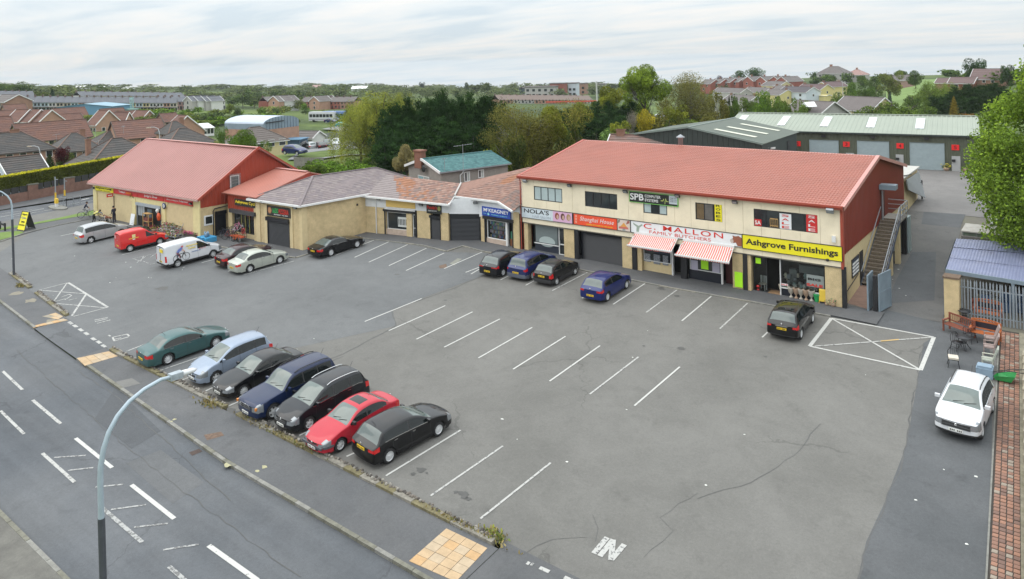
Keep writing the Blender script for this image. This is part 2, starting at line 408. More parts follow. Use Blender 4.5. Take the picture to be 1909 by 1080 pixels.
sheet('rough_ground',[(-48,-.8),(-24,-.8),(-24,5),(.8,5),(.8,0),(5.2,1),(13,1),(13,32),(8,50),(-32,50),(-48,30)],-.03,mat('rough ground',(.13,.12,.10),.95,var=.25,vs=.5,fine=.2,coord='World',dirt=.6,dirtcol=(.10,.11,.04),dscale=.5))
sheet('alley',[(1.0,.3),(5.3,.6),(3.4,26.5),(-.8,26.5)],-.004,A_ALLEY)
sheet('yard',[(-30,26.5),(6,26.5),(6,48),(-30,48)],-.002,A_YARD)
sheet('alley_patch',xy((1722,395),(1800,400),(1790,425),(1718,418)),.004,A_DARK)
sheet('alley_patch',xy((1700,470),(1745,470),(1742,560),(1652,566),(1672,520)),.004,A_DARK)
sheet('road_patch',xy((215,720),(300,800),(245,833),(176,777)),-.094,asphalt('patched asphalt',(.074,.078,.084),(.086,.09,.096)))
sheet('road_patch',xy((300,835),(380,895),(322,935),(235,860)),-.095,asphalt('patched asphalt 2',(.095,.098,.102),(.115,.117,.12)))
sheet('footpath_patch',xy((215,713),(246,706),(262,716),(230,724)),.026,asphalt('patched asphalt 3',(.15,.148,.14),(.17,.165,.155)))
sheet('footpath_patch',xy((380,812),(412,806),(418,813),(386,822)),.026,mat('rusty cover',(.13,.085,.06),.9,var=.3,vs=9))
sheet('gully_cover',xy((352,840),(371,833),(377,838),(358,846)),-.09,mat('rusty iron',(.055,.035,.028),.8,var=.4,vs=20))
sheet('manhole_cover',xy((838,492),(853,482),(861,483),(847,495)),.008,mat('cover grey',(.2,.2,.17),.9))
sheet('manhole_cover',xy((818,496),(832,492),(833,499),(820,501)),.008,mat('rusty cover',(.13,.085,.06)))
def seam(pts,wd=.035,dz=.006,m=None,nm='tar_seam'):
 ps=[]
 for(a,b),(c,d) in zip(pts,pts[1:]):
  A,B=gp(a,b),gp(c,d);n=max(1,int((B-A).length/.5))
  for i in range(n):ps.append(A.lerp(B,i/n)+V((RU(-.07,.07),RU(-.07,.07),0))*(1 if(i and n>1) else.0))
 ps.append(gp(*pts[-1]));mb=MB()
 for p,q in zip(ps,ps[1:]):
  d=(q-p);d.z=0
  if d.length<1e-3:continue
  d.normalize();s_=V((-d.y,d.x,0))*wd/2*RU(.5,1.4)
  c4=[p-s_,q-s_,q+s_,p+s_];mb.poly([V((v.x,v.y,gz(v.x,v.y)+dz)) for v in c4])
 return mb.B(nm,m or MSEAM,kind='stuff')
MSEAM=mat('tar',(.088,.087,.085),.8)
seam([(1722,640),(1700,760),(1690,830),(1672,890),(1650,940),(1622,1000),(1600,1080)],.05)
seam([(1300,920),(1230,965),(1255,990),(1235,1010),(1200,1040)],.02)
seam([(1105,960),(1115,985),(1110,1010)],.02)
seam([(975,1035),(1000,1018),(1030,1006),(1095,1002)],.025)
seam([(1300,930),(1400,900),(1480,850),(1530,790)],.022)
seam([(640,665),(560,700),(520,720)],.03,.008)
seam([(905,512),(840,540),(732,577),(738,608),(640,660),(560,690)],.06,.008)
seam([(280,345+360),(250,730),(300,770),(370,826)],.03,-.088);seam([(150,690),(215,735),(270,785),(355,860),(430,930)],.03,-.088)
seam([(30,650),(110,720),(200,800),(300,880),(420,970),(560,1070)],.025,-.088)
MOIL=mat('oil stain',(.075,.073,.069),.7)
def blot(px,py,r,m=MOIL,name='oil_stain',n=14,dz=.007):
 c=gp(px,py);pts=[(c.x+cos(2*pi*k/n)*r*RU(.45,1.1)*1.3,c.y+sin(2*pi*k/n)*r*RU(.45,1.1)) for k in range(n)]
 sheet(name,pts,dz,m,kind='stuff')
for a in((785,877,.22),(770,884,.12),(865,922,.25),(872,930,.15),(850,918,.1),(795,882,.07),(1232,538,.3),(1262,552,.2),(1270,650,.25),(430,770,.5),(830,560,.12),(740,512,.2),(1200,645,.1),(1427,665,.1),(300,538,.5)):blot(*a)
MLIT=mat('litter white',(.6,.6,.56),.8)
for i in range(46):
 a=RC([(1600,1700,420,580),(1620,1690,500,560),(1500,1830,640,1060),(500,1500,500,760),(1640,1660,450,560),(640,760,425,445),(900,1500,760,1050),(0,400,470,560)])
 blot(RU(a[0],a[1]),RU(a[2],a[3]),RU(.03,.075),MLIT,'litter',6,.012)
for a in((425,868,.22),(480,880,.1),(493,872,.13),(325,783,.1),(320,787,.07)):blot(*a[:3],mat('dried lichen',(.35,.33,.2),.9),'stain',10,.03)
for a in((30,547,.5),(58,561,.5),(95,600,.4)):blot(*a[:3],mat('sandy patch',(.2,.18,.14),.9),'stain',12,.026)
# - painted markings
def paint_mat(name,col,wear):
 m,t,b,P=new_mat(name,.7);L(t,cmix(t,mrange(t,noise_(t,P,7,6,.7),wear,wear+.05,0,1),col,(.13,.13,.128)),b.inputs['Base Color']);return m
MP=paint_mat('white paint',(.46,.455,.43),.60);MPW=paint_mat('worn white paint',(.39,.385,.365),.54);MPX=paint_mat('very worn paint',(.33,.33,.32),.49);MPY=paint_mat('ochre paint',(.5,.33,.12),.7)
def line(a,b,wd=.10,m=None,dz=.010,name='parking_bay_line',world=0):
 A,B=(V(a),V(b)) if world else(gp(*a,dz),gp(*b,dz));d=B-A;d.z=0;d.normalize();s_=V((-d.y,d.x,0))*wd/2
 ps=[A-s_,B-s_,B+s_,A+s_];mb=MB();mb.poly([V((p.x,p.y,gz(p.x,p.y)+dz)) for p in ps]);return STR(name,mb,m or MP)
bays=[((680.1,599.5),(786,556.8)),((725,616.5),(830,570)),((776.5,632.5),(881,581.5)),((828,647.5),(931.8,594.8)),((892,667.5),(992,610.5)),((956.5,688.5),(1054,627.2)),((1024.6,710.7),(1118.5,644.6)),((1099.5,735),(1190.5,665.3)),((1182.7,756.5),(1267.3,684)),
((719.4,887),(858.5,802)),((802.9,924.2),(937.5,831.5)),((895.5,967),(1027,862.5)),
((1143,567.5),(1202.7,528.5)),((1204.8,582.5),(1262,540.5)),((1271.2,598.3),(1326,552.5)),((1342,612.8),(1393.5,565.5)),((1421,629),(1470,582)),
((1085,556),(1142,519)),((1029.5,542),(1095,508)),((980,532),(1040,500)),((933,522),(1000,489)),((868,508),(905,494)),((878,511),(935,478)),
((661,480),(727,450)),((687.5,489),(760,456)),((725,495.5),(795,463)),((757,504.5),(828,472)),((828,501),(899,470)),((625,476),(697,448)),
((236,655),(272,641)),((292,693),(388,660)),((328,713),(362,700)),((375,733),(398,722)),((424,758),(460,742)),((455,512),(548,487)),((425,506),(446,498)),((376,490),(420,478)),((340,500),(345,498)),((228,475),(300,458)),((113,440),(142,434)),((646,851),(664,843)),((558,812),(572,805)),((500,785),(515,778))]
for a,b in bays:line(a,b,.095,MP if rnd.random()<.75 else MPW)
bx_=[(1550,593.5),(1741,628.5),(1716,690),(1509.5,645.5)]
for i in range(4):line(bx_[i],bx_[(i+1)%4],.13 if i%2==0 else.2,MP,.010,'keep_clear_line')
line(bx_[0],bx_[2],.11,MP,.013,'keep_clear_line');line((1519,645.5),(1741,628.5),.11,MPW,.016,'keep_clear_line');line((1642,636),(1676,633),.11,MPY,.019,'keep_clear_line')
for a,b,w_ in[((127,527),(201,573),.16),((201,573),(137,590),.08),((127,527),(72,541),.08),((72,541),(161,548),.08),((161,548),(134,589),.14),((125,528),(101,561),.1),((105,566),(198,574),.08),((100,563),(122,557),.08)]:
 line(a,b,w_,MPW,.010+.003*rnd.random(),'keep_clear_line')
for a,b in[((115,554),(128,549)),((121,559),(134,551)),((128,560),(143,556)),((128,549),(134,551))]:line(a,b,.08,MPW,.011,'keep_clear_line')
for a,b in[((176,597),(201,592)),((181,603),(206,596.5)),((177,600),(200,594.5))]:line(a,b,.1,MPW,.011,'painted_word')
for a,b in[((202,625),(206,627)),((210,629),(237,623)),((213,636),(240,628)),((210,629),(213,636)),((237,623),(241,627)),((212,633),(226,630))]:line(a,b,.1,MPW,.011,'painted_word')
for a,b in[((1132,1002),(1107,1032)),((1143,1006),(1118,1037)),((1143,1006),(1139,1044)),((1164,1015),(1139,1044))]:line(a,b,.2,MPW,.011+.002*rnd.random(),'painted_word')
for a in((128,600),(137,606),(147.5,613),(158,620),(171,630),(181,636),(190,643)):line((a[0],a[1]),(a[0]+6.5,a[1]+4.3),.2,MPW,.010,'give_way_dash')
for a in((982,1049,5),(990,1051,4),(1006,1058,18),(1052,1076,20)):line((a[0],a[1]),(a[0]+a[2],a[1]+a[2]*.45),.15,MPW,.012,'give_way_dash')
for a,b in[((255,490),(272,478)),((249,483),(262,487)),((246,483),(283,474)),((280,480),(290,473)),((267,487),(277,491)),((279,493),(296,490)),((268,477),(262,488))]:line(a,b,.08,MPX,.011,'keep_clear_line')
for a,b,w_,m_ in[((5,692),(42,727),.14,MPW),((61,746),(113,790),.15,MPW),((141,817),(209,872),.16,MP),((245,904),(325,967),.17,MP),((389,1017),(480,1082),.18,MP),((1,766),(45,809),.13,MPW),((79,845),(139,899),.14,MPW),((192,948),(265,1011),.15,MPX),((315,1056),(345,1082),.15,MPX)]:
 line(a,b,w_,m_,-.088,'lane_dash')
for a,b in[((101,853),(160,849)),((127,877),(174,872)),((178,908),(230,903)),((207,950),(272,941)),((250,983),(313,976)),((304,1025),(370,1015))]:line(a,b,.09,MPX,-.087,'hatch_line')
# - kerbs, wall of cobbles, paving
MKERB=mat('kerb concrete',(.20,.195,.175),.9,var=.2,vs=4,fine=.15,bump=.3,coord='World');MKERB2=mat('kerb concrete mossy',(.15,.145,.115),.9,var=.25,vs=4,fine=.15,coord='World')
def kerb_run(name,pts,wd,z0,z1,step,group,mats,parent=None):
 root=thing(name,group[0],'kerb',V((pts[0][0],pts[0][1],gz(*pts[0])+z0)))
 acc=[]
 for p,q in zip(pts,pts[1:]):
  p,q=V((*p,0)),V((*q,0));n=max(1,int(round((q-p).length/step)))
  for i in range(n):acc.append((p.lerp(q,i/n),p.lerp(q,(i+1)/n)))
 me={}
 for a,b in acc:
  ln=(b-a).length;key=round(ln,2)
  for k in range(len(mats)):
   if(key,k) not in me:
    mb=MB();g=.012;e_=.012
    mb.prism([(g,0),(ln-g,0),(ln-g,wd),(g,wd)],0,z1-z0);me[(key,k)]=mb.mesh('kerb_stone',mats[k])
  c=V((a.x,a.y,gz(a.x,a.y)+z0));hd=atan2(b.y-a.y,b.x-a.x)
  M=ORG[root.name].inverted()@GMX(a.x,a.y,hd,z0+RU(-.004,.004))
  piece('kerb_stone',me[(key,rnd.randrange(len(mats)))],root,M)
 return root
xs_=[-42.9,-52,-60,-70]
kerb_run('road_kerb',[(x,kerb_y(x)) for x in(-35.2,-28,-18,-12,-4.5)],KW,-.13,.03,.92,('grey concrete kerb between the road and the near footpath',),[MKERB,MKERB2])
kerb_run('road_kerb',[(x,kerb_y(x)) for x in(-75,-60,-52,-42.9)],KW,-.13,.03,.92,('grey concrete kerb left of the far drive entrance',),[MKERB,MKERB2])
kerb_run('road_kerb',[(x,-37.7) for x in(-60,-2)],KW,-.13,.03,.92,('concrete kerb on the opposite side of the road, behind the lamp post',),[MKERB,MKERB2])
strip('footpath',-60,5,lambda x:-42,lambda x:-37.7,.02,asphalt('old flags',(.105,.10,.09),(.135,.13,.115),1.2),6)
kp=xy((553,483),(700,443),(790,458),(832,469),(863,459),(905,470),(960,478),(1130,513),(1250,537),(1400,563),(1549,590))
kp[0]=(-39.6,-10.9)
kp=[(-52.6,-13.0),(-39.9,-10.9),(-39.2,-4.2)]+kp[2:]
fw=kp+[(2.2,-1.6),(2.2,.5),(-24,.8),(-31,.8),(-41,-1),(-48,-8),(-52.4,-9.4),(-52.6,-12)]
def sheet2(name,pts,dz,m):
 bm=bmesh.new();vs=[bm.verts.new((x,y,gz(x,y)+dz)) for x,y in pts];f=bm.faces.new(vs);bmesh.ops.triangulate(bm,faces=[f]);bm.normal_update()
 for f in bm.faces:
  if f.normal.z<0:f.normal_flip()
 me=bpy.data.meshes.new(name);bm.to_mesh(me);bm.free();me.materials.append(m);o=bpy.data.objects.new(name,me);COL.objects.link(o);o['kind']='structure';return o
sheet2('shop_footpath',fw,.07,A_FOOT)
kerb_run('shop_kerb',kp,-.13,-.08,.078,.92,('pale kerb along the shop fronts edging the parking bays',),[MKERB,mat('pale kerb',(.24,.225,.19),.9,fine=.12,coord='World')])
LBW=[(-73.2,-13.4),(-62,-13.3),(-52.9,-13.0)]
sheet2('shop_footpath',LBW+[(-52.8,-11.0),(-73.2,-12.2)],.06,A_FOOT)
def edging(x0,x1,label,weeds=()):
 root=thing('edging_wall',label,'low wall',(x0,WALL_Y(x0),gz(x0,WALL_Y(x0))))
 MC=[mat('edging stone',(.2,.185,.155),.95,var=.3,vs=5,fine=.2,coord='World',bump=.5),mat('edging stone mossy',(.15,.13,.07),.95,var=.3,vs=5,fine=.2,coord='World',bump=.5)]
 n=int((x1-x0)/.95)
 for i in range(n):
  a,b=x0+(x1-x0)*i/n,x0+(x1-x0)*(i+1)/n;mb=MB();ya,yb=WALL_Y(a),WALL_Y(b)
  for(p,q) in[(0,1)]:
   vs=[V((x,y+o_,gz(x,y)+z)) for z in(-.1,.11+RU(-.02,.02)) for(x,y,o_) in((a+.01,ya,-.14),(b-.01,yb,-.14),(b-.01,yb,.16),(a+.01,ya,.16))]
   mb.add(vs,[(0,3,2,1),(4,5,6,7),(0,1,5,4),(1,2,6,5),(2,3,7,6),(3,0,4,7)])
  mb.B('edging_block',MC[rnd.random()<.4],root)
 mb=MB();x=x0
 while x<x1-.1:
  if rnd.random()<.93:
   y=WALL_Y(x)+.12+RU(-.07,.09);r=RU(.045,.085);z=gz(x,y)+.10+RU(-.01,.03)
   vs=[];k=5;a0=rnd.random()*6
   for zz,rr in((0,1),(.04,.9),(.07,.45)):
    vs+=[V((x+cos(a0+2*pi*i/k)*r*rr*RU(.8,1.2),y+sin(a0+2*pi*i/k)*r*rr*RU(.8,1.2),z+zz)) for i in range(k)]
   fs=[(j*k+i,j*k+(i+1)%k,(j+1)*k+(i+1)%k,(j+1)*k+i) for j in range(2) for i in range(k)]+[tuple(range(2*k,3*k))]
   mb.add(vs,fs,rnd.randrange(3))
  x+=RU(.07,.15)
 mb.B('cobbles',[mat('cobble dark',(.07,.062,.055),.9),mat('cobble mid',(.15,.13,.11),.9),mat('cobble pale',(.26,.24,.21),.9)],root,kind='stuff')
 return root
edging(-34.6,-22.1,'low cobble-topped edging wall behind the green saloon and silver people carrier')
edging(-21.0,-4.9,'long low cobble-topped edging wall in front of the red car')
edging(-50.5,-43.2,'short low cobble-topped edging wall beside the hatched turning box')
edging(-58,-52.2,'short low edging wall at the foot of the left lamp post')
def tuft(name,spots,label,cols,h=.18,n=90):
 """weeds: small upright blades and leaves"""
 for si,(px,py,sx,sy,lab) in enumerate(spots):
  c=gp(px,py,.05);mb=MB()
  for i in range(n):
   x,y=c.x+rnd.gauss(0,sx),c.y+rnd.gauss(0,sy);z=gz(x,y)+RU(.0,.1);a=rnd.random()*6.28;hh=h*RU(.4,1.2);l_=V((cos(a),sin(a),0))*RU(.02,.06)
   t_=V((x,y,z+hh))+V((RU(-.06,.06),RU(-.06,.06),0));mb.add([V((x,y,z))-l_,V((x,y,z))+l_,t_+l_*.6,t_-l_*.5],[(0,1,2,3)],rnd.randrange(len(cols)))
  solo(mb,name,cols,lab,'weeds')
MW=[mat('weed ochre',(.25,.19,.06),.9),mat('weed straw',(.3,.24,.1),.9),mat('weed olive',(.14,.14,.04),.9)]
MWG=[mat('weed lime',(.26,.27,.04),.9),mat('weed green',(.14,.19,.04),.9),mat('weed straw',(.3,.24,.1))]
tuft('weed_patch',[(390,752,.45,.14,'dry ochre weeds at the gap end of the left edging wall'),(520,812,1.5,.07,'mossy weeds along the footpath side of the edging wall by the black people carrier'),(870,985,1.0,.06,'straw-coloured weeds at the foot of the wall beside the paving slabs'),(38,533,.3,.12,'dry weeds at the end of the wall by the left lamp post')],'',MW,.12,150)
tuft('weed_patch',[(921,998,.3,.12,'bright yellow green grass tuft at the near end of the edging wall')],'',MWG,.12,220)
def slabs(px4,nu,nv,cols,label,dz=.03):
 A,B,C,D=[gp(*p,dz) for p in px4];root=thing('paving',label,'paving',(A.x,A.y,gz(A.x,A.y)))
 for i in range(nu):
  for j in range(nv):
   g=.02
   def P(u,v):q=(A*(1-u)+B*u)*(1-v)+(D*(1-u)+C*u)*v;return q
   c4=[P((i+g)/nu,(j+g)/nv),P((i+1-g)/nu,(j+g)/nv),P((i+1-g)/nu,(j+1-g)/nv),P((i+g)/nu,(j+1-g)/nv)];h=dz+RU(0,.006)
   mb=MB();vs=[V((p.x,p.y,gz(p.x,p.y)+h)) for p in c4];n_=(vs[1]-vs[0]).cross(vs[2]-vs[0])
   if n_.z<0:vs.reverse()
   mb.plate(vs,.04);mb.B('paving_slab',cols[rnd.choices(range(len(cols)),[6,4,3,1][:len(cols)])[0]],root)
 return root
MS=[mat('buff slab',(.42,.30,.18),.9,fine=.12,coord='World'),mat('buff slab pale',(.40,.31,.21),.9,fine=.12,coord='World'),mat('buff slab orange',(.44,.28,.14),.9,fine=.12,coord='World'),mat('buff slab grey',(.25,.22,.17),.9,fine=.12,coord='World')]
slabs([(762,1046),(832,985),(909,1022),(850,1085)],5,4,MS,'buff tactile paving slabs beside the near drive entrance')
slabs([(143,668),(203,655),(220,664),(158,682)],4,3,MS,'buff tactile paving slabs by the far drive entrance, at the green saloon')
slabs([(60,608),(118,594),(127,597),(62,611)],5,1,MS,'narrow row of buff paving slabs across the path left of the drive')
slabs([(78,590),(104,583),(118,590),(108,596),(104,590),(84,594)][:4],2,2,MS,'small corner patch of buff paving slabs at the end of the left edging wall')
# ---- main
# - materials of the shops
M_CREAM=mat('cream cladding',(.80,.70,.52),.6,var=.05,vs=.8,dirt=.18,dirtcol=(.25,.19,.11),dscale=.9,coord='World')
M_TANR=mat('tan roughcast',(.56,.435,.245),.95,var=.12,vs=2,fine=.35,bump=.6,bs=50,dirt=.3,dirtcol=(.25,.19,.1),dscale=1.3,coord='World')
M_TANS=mat('tan smooth render',(.60,.48,.275),.8,var=.06,dirt=.15,dirtcol=(.3,.22,.12),coord='World')
M_YEL=mat('yellow render band',(.68,.58,.30),.8,var=.06,dirt=.15,dirtcol=(.3,.22,.12),coord='World')
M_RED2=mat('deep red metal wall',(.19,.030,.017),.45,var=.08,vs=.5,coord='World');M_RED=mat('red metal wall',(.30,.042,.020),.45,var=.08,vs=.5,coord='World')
M_REDR=mat('red metal roof',(.34,.118,.083),.5,var=.07,vs=.35,dirt=.25,dirtcol=(.28,.12,.10),dscale=.4,coord='World')
M_REDRP=mat('faded red roof',(.35,.165,.148),.55,var=.06,vs=.35,dirt=.25,dirtcol=(.36,.16,.14),dscale=.4,coord='World')
M_REDT=mat('red trim',(.34,.06,.035),.4,var=.06)
M_PINKT=mat('faded pink trim',(.50,.24,.21),.5,var=.06)
M_BLK=mat('black metal',(.018,.018,.020),.45,var=.2)
M_SHUT=mat('black shutter',(.012,.013,.017),.35,var=.15)
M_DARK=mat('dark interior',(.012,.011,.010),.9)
M_WHT=mat('white upvc',(.68,.68,.67),.4,var=.04)
MBO=mat('white fascia boards',(.66,.67,.68),.5,var=.05,dirt=.12,dirtcol=(.4,.4,.38))
MGD=mat('dark glass',(.025,.03,.032),.06,var=0,ior=1.7)
M_GLASSB=mat('glass with white blinds',(.42,.50,.50),.12,var=.08,vs=1.2,ior=1.6)
M_CONC=mat('concrete',(.27,.25,.22),.9,var=.15,fine=.15,coord='World')
MGM=mat('grey galvanised metal',(.30,.32,.34),.45,metal=.3,var=.1)
M_BLUG=mat('blue grey metal',(.19,.24,.28),.4,var=.12,vs=1.5,dirt=.2,dirtcol=(.15,.16,.17))
MGL=bpy.data.materials.new('clear window glass');MGL.use_nodes=True
_t=MGL.node_tree;_t.nodes.remove(_t.nodes['Principled BSDF']);_g=_t.nodes.new('ShaderNodeBsdfGlossy');_g.inputs['Roughness'].default_value=.03;_tr=_t.nodes.new('ShaderNodeBsdfTransparent');_tr.inputs[0].default_value=(.8,.85,.84,1);_mx=_t.nodes.new('ShaderNodeMixShader');_fr=_t.nodes.new('ShaderNodeFresnel');_fr.inputs[0].default_value=1.6
L(_t,_fr.outputs[0],_mx.inputs[0]);L(_t,_tr.outputs[0],_mx.inputs[1]);L(_t,_g.outputs[0],_mx.inputs[2]);L(_t,_mx.outputs[0],_t.nodes['Material Output'].inputs[0])
def flat(name,col,rough=.5,**k):return mat(name,col,rough,var=.03,**k)
def shutter(fr,u0,u1,z0,z1,root,d=.0,box=.28,mats=M_SHUT,slat=.085,name='roller_shutter',out_=.16):
 mb=MB();n=int((z1-z0-box)/slat);zz=z0
 vs=[];fs=[]
 for i in range(n+1):
  z=z0+(z1-box-z0)*i/n
  for dd,dz in((.0,0),(.022,slat*.5)):
   vs+=[fr.p(u0,z+dz,d+dd),fr.p(u1,z+dz,d+dd)]
 fs=[(2*i,2*i+1,2*i+3,2*i+2) for i in range(len(vs)//2-2)]
 mb.add(vs,fs);o=mb.B(name,mats,root)
 if box:
  b=MB();fr.box(b,u0-.08,u1+.08,z1-box,z1+.02,d,d+out_+.06);b.B('shutter_box',mats,o)
 b=MB();fr.box(b,u0-.07,u0,z0,z1-box,d-.02,d+.07);fr.box(b,u1,u1+.07,z0,z1-box,d-.02,d+.07);b.B('shutter_guide',mats,o)
 return o
def window(fr,u0,u1,z0,z1,root,panes=2,fm=M_BLK,gm=MGD,d=.0,fw=.055,gms=None,sill=None,trans=0,dep=.05):
 mb=MB();dd0,dd1=d,d+dep
 fr.box(mb,u0,u1,z1-fw,z1,dd0,dd1);fr.box(mb,u0,u1,z0,z0+fw,dd0,dd1)
 fr.box(mb,u0,u0+fw,z0+fw,z1-fw,dd0,dd1);fr.box(mb,u1-fw,u1,z0+fw,z1-fw,dd0,dd1)
 for i in range(1,panes):u=u0+(u1-u0)*i/panes;fr.box(mb,u-fw*.45,u+fw*.45,z0+fw,z1-fw,dd0,dd1-.004)
 o=mb.B('window',fm,root)
 for i in range(panes):
  a,b=u0+fw*.8+(u1-u0-fw*1.6)*i/panes,u0+fw*.8+(u1-u0-fw*1.6)*(i+1)/panes
  p=MB();p.quad(fr.p(a,z0+fw*.6,d+.015),fr.p(b,z0+fw*.6,d+.015),fr.p(b,z1-fw*.6,d+.015),fr.p(a,z1-fw*.6,d+.015));p.B('pane',(gms[i] if gms else gm),o)
 if sill:s_=MB();fr.box(s_,u0-.05,u1+.05,z0-.06,z0,d,d+.12);s_.B('sill',sill,o)
 return o
def board(fr,u0,u1,z0,z1,name,label,cat='sign',bg_=None,d=.02,th=.07,frame=M_BLK,group=None,fw=.035):
 c=fr.p((u0+u1)/2,z0,d);root=thing(name,label,cat,c,group=group)
 mb=MB();fr.box(mb,u0,u1,z0,z1,d,d+th);b=mb.B('board',bg_ or M_WHT,root)
 if frame:
  f=MB();fr.box(f,u0,u1,z1-.0,z1+fw,d,d+th+.02);fr.box(f,u0,u1,z0-fw,z0,d,d+th+.02);fr.box(f,u0-fw,u0,z0-fw,z1+fw,d,d+th+.02);fr.box(f,u1,u1+fw,z0-fw,z1+fw,d,d+th+.02);f.B('frame',frame,root)
 root['d']=d+th;return root
def LTR(fr,root,body,uc,zc,w_,h_,col,d=.1,**k):return text(body,fr.mat(uc,zc,d),w_,h_,col,root,**k)
def panel_on(fr,root,u0,u1,z0,z1,d,m,name='panel'):
 mb=MB();fr.box(mb,u0,u1,z0,z1,d,d+.006);return mb.B(name,m,root)
def BSH_(fr,root,pts,d,m,name='picture'):
 mb=MB();mb.poly([fr.p(u,z,d) for u,z in pts]);return mb.B(name,m,root)
def ell(u,z,a,b,n=14,t=0):return[(u+a*cos(2*pi*k/n+t),z+b*sin(2*pi*k/n+t)) for k in range(n)]
def floodlight(fr,u,z,label,m=M_BLK,big=1.0,group='floodlights on the shop fronts'):
 root=thing('floodlight',label,'floodlight',fr.p(u,z,.0),group=group)
 MB().bar(fr.p(u,z,0),fr.p(u,z,.22*big),.05).B('bracket',m,root)
 mb=MB();c=fr.p(u,z-.03,.34*big);ax=(fr.n*.8+V((0,0,-.6))).normalized();up=fr.U.cross(ax)
 mb.obox(c,fr.U*.17*big,ax*.06*big,up*.12*big);mb.obox(c-ax*.08*big,fr.U*.10*big,ax*.03*big,up*.08*big);mb.B('housing',m,root)
 MB().obox(c+ax*.062*big,fr.U*.14*big,ax*.004,up*.09*big).B('lens',flat('lamp lens',(.3,.32,.33),.2),root)
 return root
# - main two-storey building
W_,D_,HE,HR,HF=24.45,19.6,6.28,8.13,2.57
F0=Frame((-W_,0),(0,0))
MAIN=thing('shop_building','two storey cream clad shop building with a pressed red metal roof','building',(-W_/2,D_/2,0))
def fx(px,py):return F0.px(px,py)
wins=[]
for a,b in[((995.6,346.7),(1048.9,378.6)),((1091,356.2),(1151.5,391.4)),((1199.5,367.2),(1244.4,401.8)),((1296.7,377.2),(1347,414.6)),((1405.5,388.9),(1524.7,435.2))]:
 (u0,z1),(u1,z0)=fx(*a),fx(*b);z0=max(z0,4.4)
 wins.append((u0,u1,z0,z1))
zs0=sum(w_[2] for w_ in wins)/5;zs1=sum(w_[3] for w_ in wins)/5
wins=[(a,b,c if abs(c-zs0)<.25 else zs0,d if abs(d-zs1)<.25 else zs1) for a,b,c,d in wins]
def panel(u0,u1,z0,z1):
 if u1-u0<.05 or z1-z0<.03:return
 F0.bb(u0+.007,u1-.007,z0,z1,.0,.05+RU(0,.003)).B('cladding_panel',M_CREAM,MAIN)
us=[i*1.2225 for i in range(21)]
for a,b in zip(us,us[1:]):
 cuts=[w_ for w_ in wins if w_[0]<b-.02 and w_[1]>a+.02]
 if not cuts:panel(a,b,HF,HE);continue
 w_=cuts[0];panel(a,b,HF,w_[2]);panel(a,b,w_[3],HE);panel(a,min(b,w_[0]),w_[2],w_[3]);panel(max(a,w_[1]),b,w_[2],w_[3])
mb=MB();F0.box(mb,0,W_,HF+.02,HE,-.30,-.01);F0.box(mb,.05,W_-.05,HF-.08,HF,-.6,.05);mb.B('backing_wall',mat('backing',(.12,.11,.09),.9),MAIN)
WB=M_GLASSB
gsets=[[WB]*4,[MGD]*4,[WB,MGD,WB],[mat('amber curtain glass',(.16,.11,.06),.15,ior=1.6),mat('hazy glass',(.14,.13,.12),.12,ior=1.6),MGD],[MGD]*5]
for w_,pn,gs2 in zip(wins,(4,4,3,3,5),gsets):window(F0,w_[0],w_[1],w_[2],w_[3],MAIN,pn,M_BLK,d=-.008,fw=.06,gms=gs2,dep=.045)
def PST(fr,a,b,m,label,body=None,tm=None,vertical=False,cat='poster',d=.045,name='poster',z_only=None):
 (u0,z1),(u1,z0)=fr.px(*a),fr.px(*b);root=thing(name,label,cat,fr.p((u0+u1)/2,z0,d))
 fr.bb(u0,u1,z0,z1,d-.02,d).B('sheet',m,root)
 if body:
  if vertical:
   n=len(body)
   for i,ch in enumerate(body):LTR(fr,root,ch,(u0+u1)/2,z1-(z1-z0)*(i+.5)/n,(u1-u0)*.62,(z1-z0)/n*.60,tm,d=d+.006,bold=.005)
  else:LTR(fr,root,body,(u0+u1)/2,(z0+z1)/2,(u1-u0)*.86,(z1-z0)*.6,tm,d=d+.006,bold=.02)
 return root
INK=flat('black lettering',(.015,.015,.015));REDL=flat('red lettering',(.60,.035,.02));WHL=flat('white lettering',(.75,.75,.74));YSG=flat('yellow sign face',(.80,.70,.02),.4);YEL2=flat('yellow lettering',(.80,.60,.03));GRNL=flat('green lettering',(.05,.4,.1))
REDS=flat('red sign face',(.58,.03,.03),.4);ORS=flat('orange red sign face',(.80,.09,.035),.4);BLUS=flat('blue sign face',(.02,.06,.32),.4);WHS=flat('white sign face',(.74,.75,.76),.4);LIME=flat('fluorescent lime card',(.42,.85,.02),.7);BLKS=flat('black sign face',(.02,.022,.02),.4);PNKC=flat('fluorescent red card',(.85,.06,.14),.7)
PST(F0,(1332.5,380),(1346.5,414),YSG,'tall yellow window poster reading ROBES','ROBES',INK,True)
PST(F0,(1453.5,397.5),(1476,428.5),WHS,'white upstairs window banner with SALE in red letters','SALE',REDL,True)
PST(F0,(1503,399.5),(1524.5,434),REDS,'red upstairs window banner with SALE in white letters','SALE',WHL,True)
PST(F0,(1407,408),(1420,422),REDS,'small red sale card low in the left of the upstairs showroom window','SA',WHL,False)
mbx=MB();(u0,z0),(u1,z1)=F0.px(1436,424,.02),F0.px(1450,410,.02)
for i in range(5):F0.box(mbx,u0+(u1-u0)*i/4-.015,u0+(u1-u0)*i/4+.015,z0,z1,.0,.03)
F0.box(mbx,u0,u1,z1,z1+.06,0,.035);F0.box(mbx,u0,u1,z0+.1,z0+.15,0,.035);solo(mbx,'chair_back',mat('pine',(.45,.27,.1)),'pine chair back seen in the upstairs showroom window','chair')
AX=W_
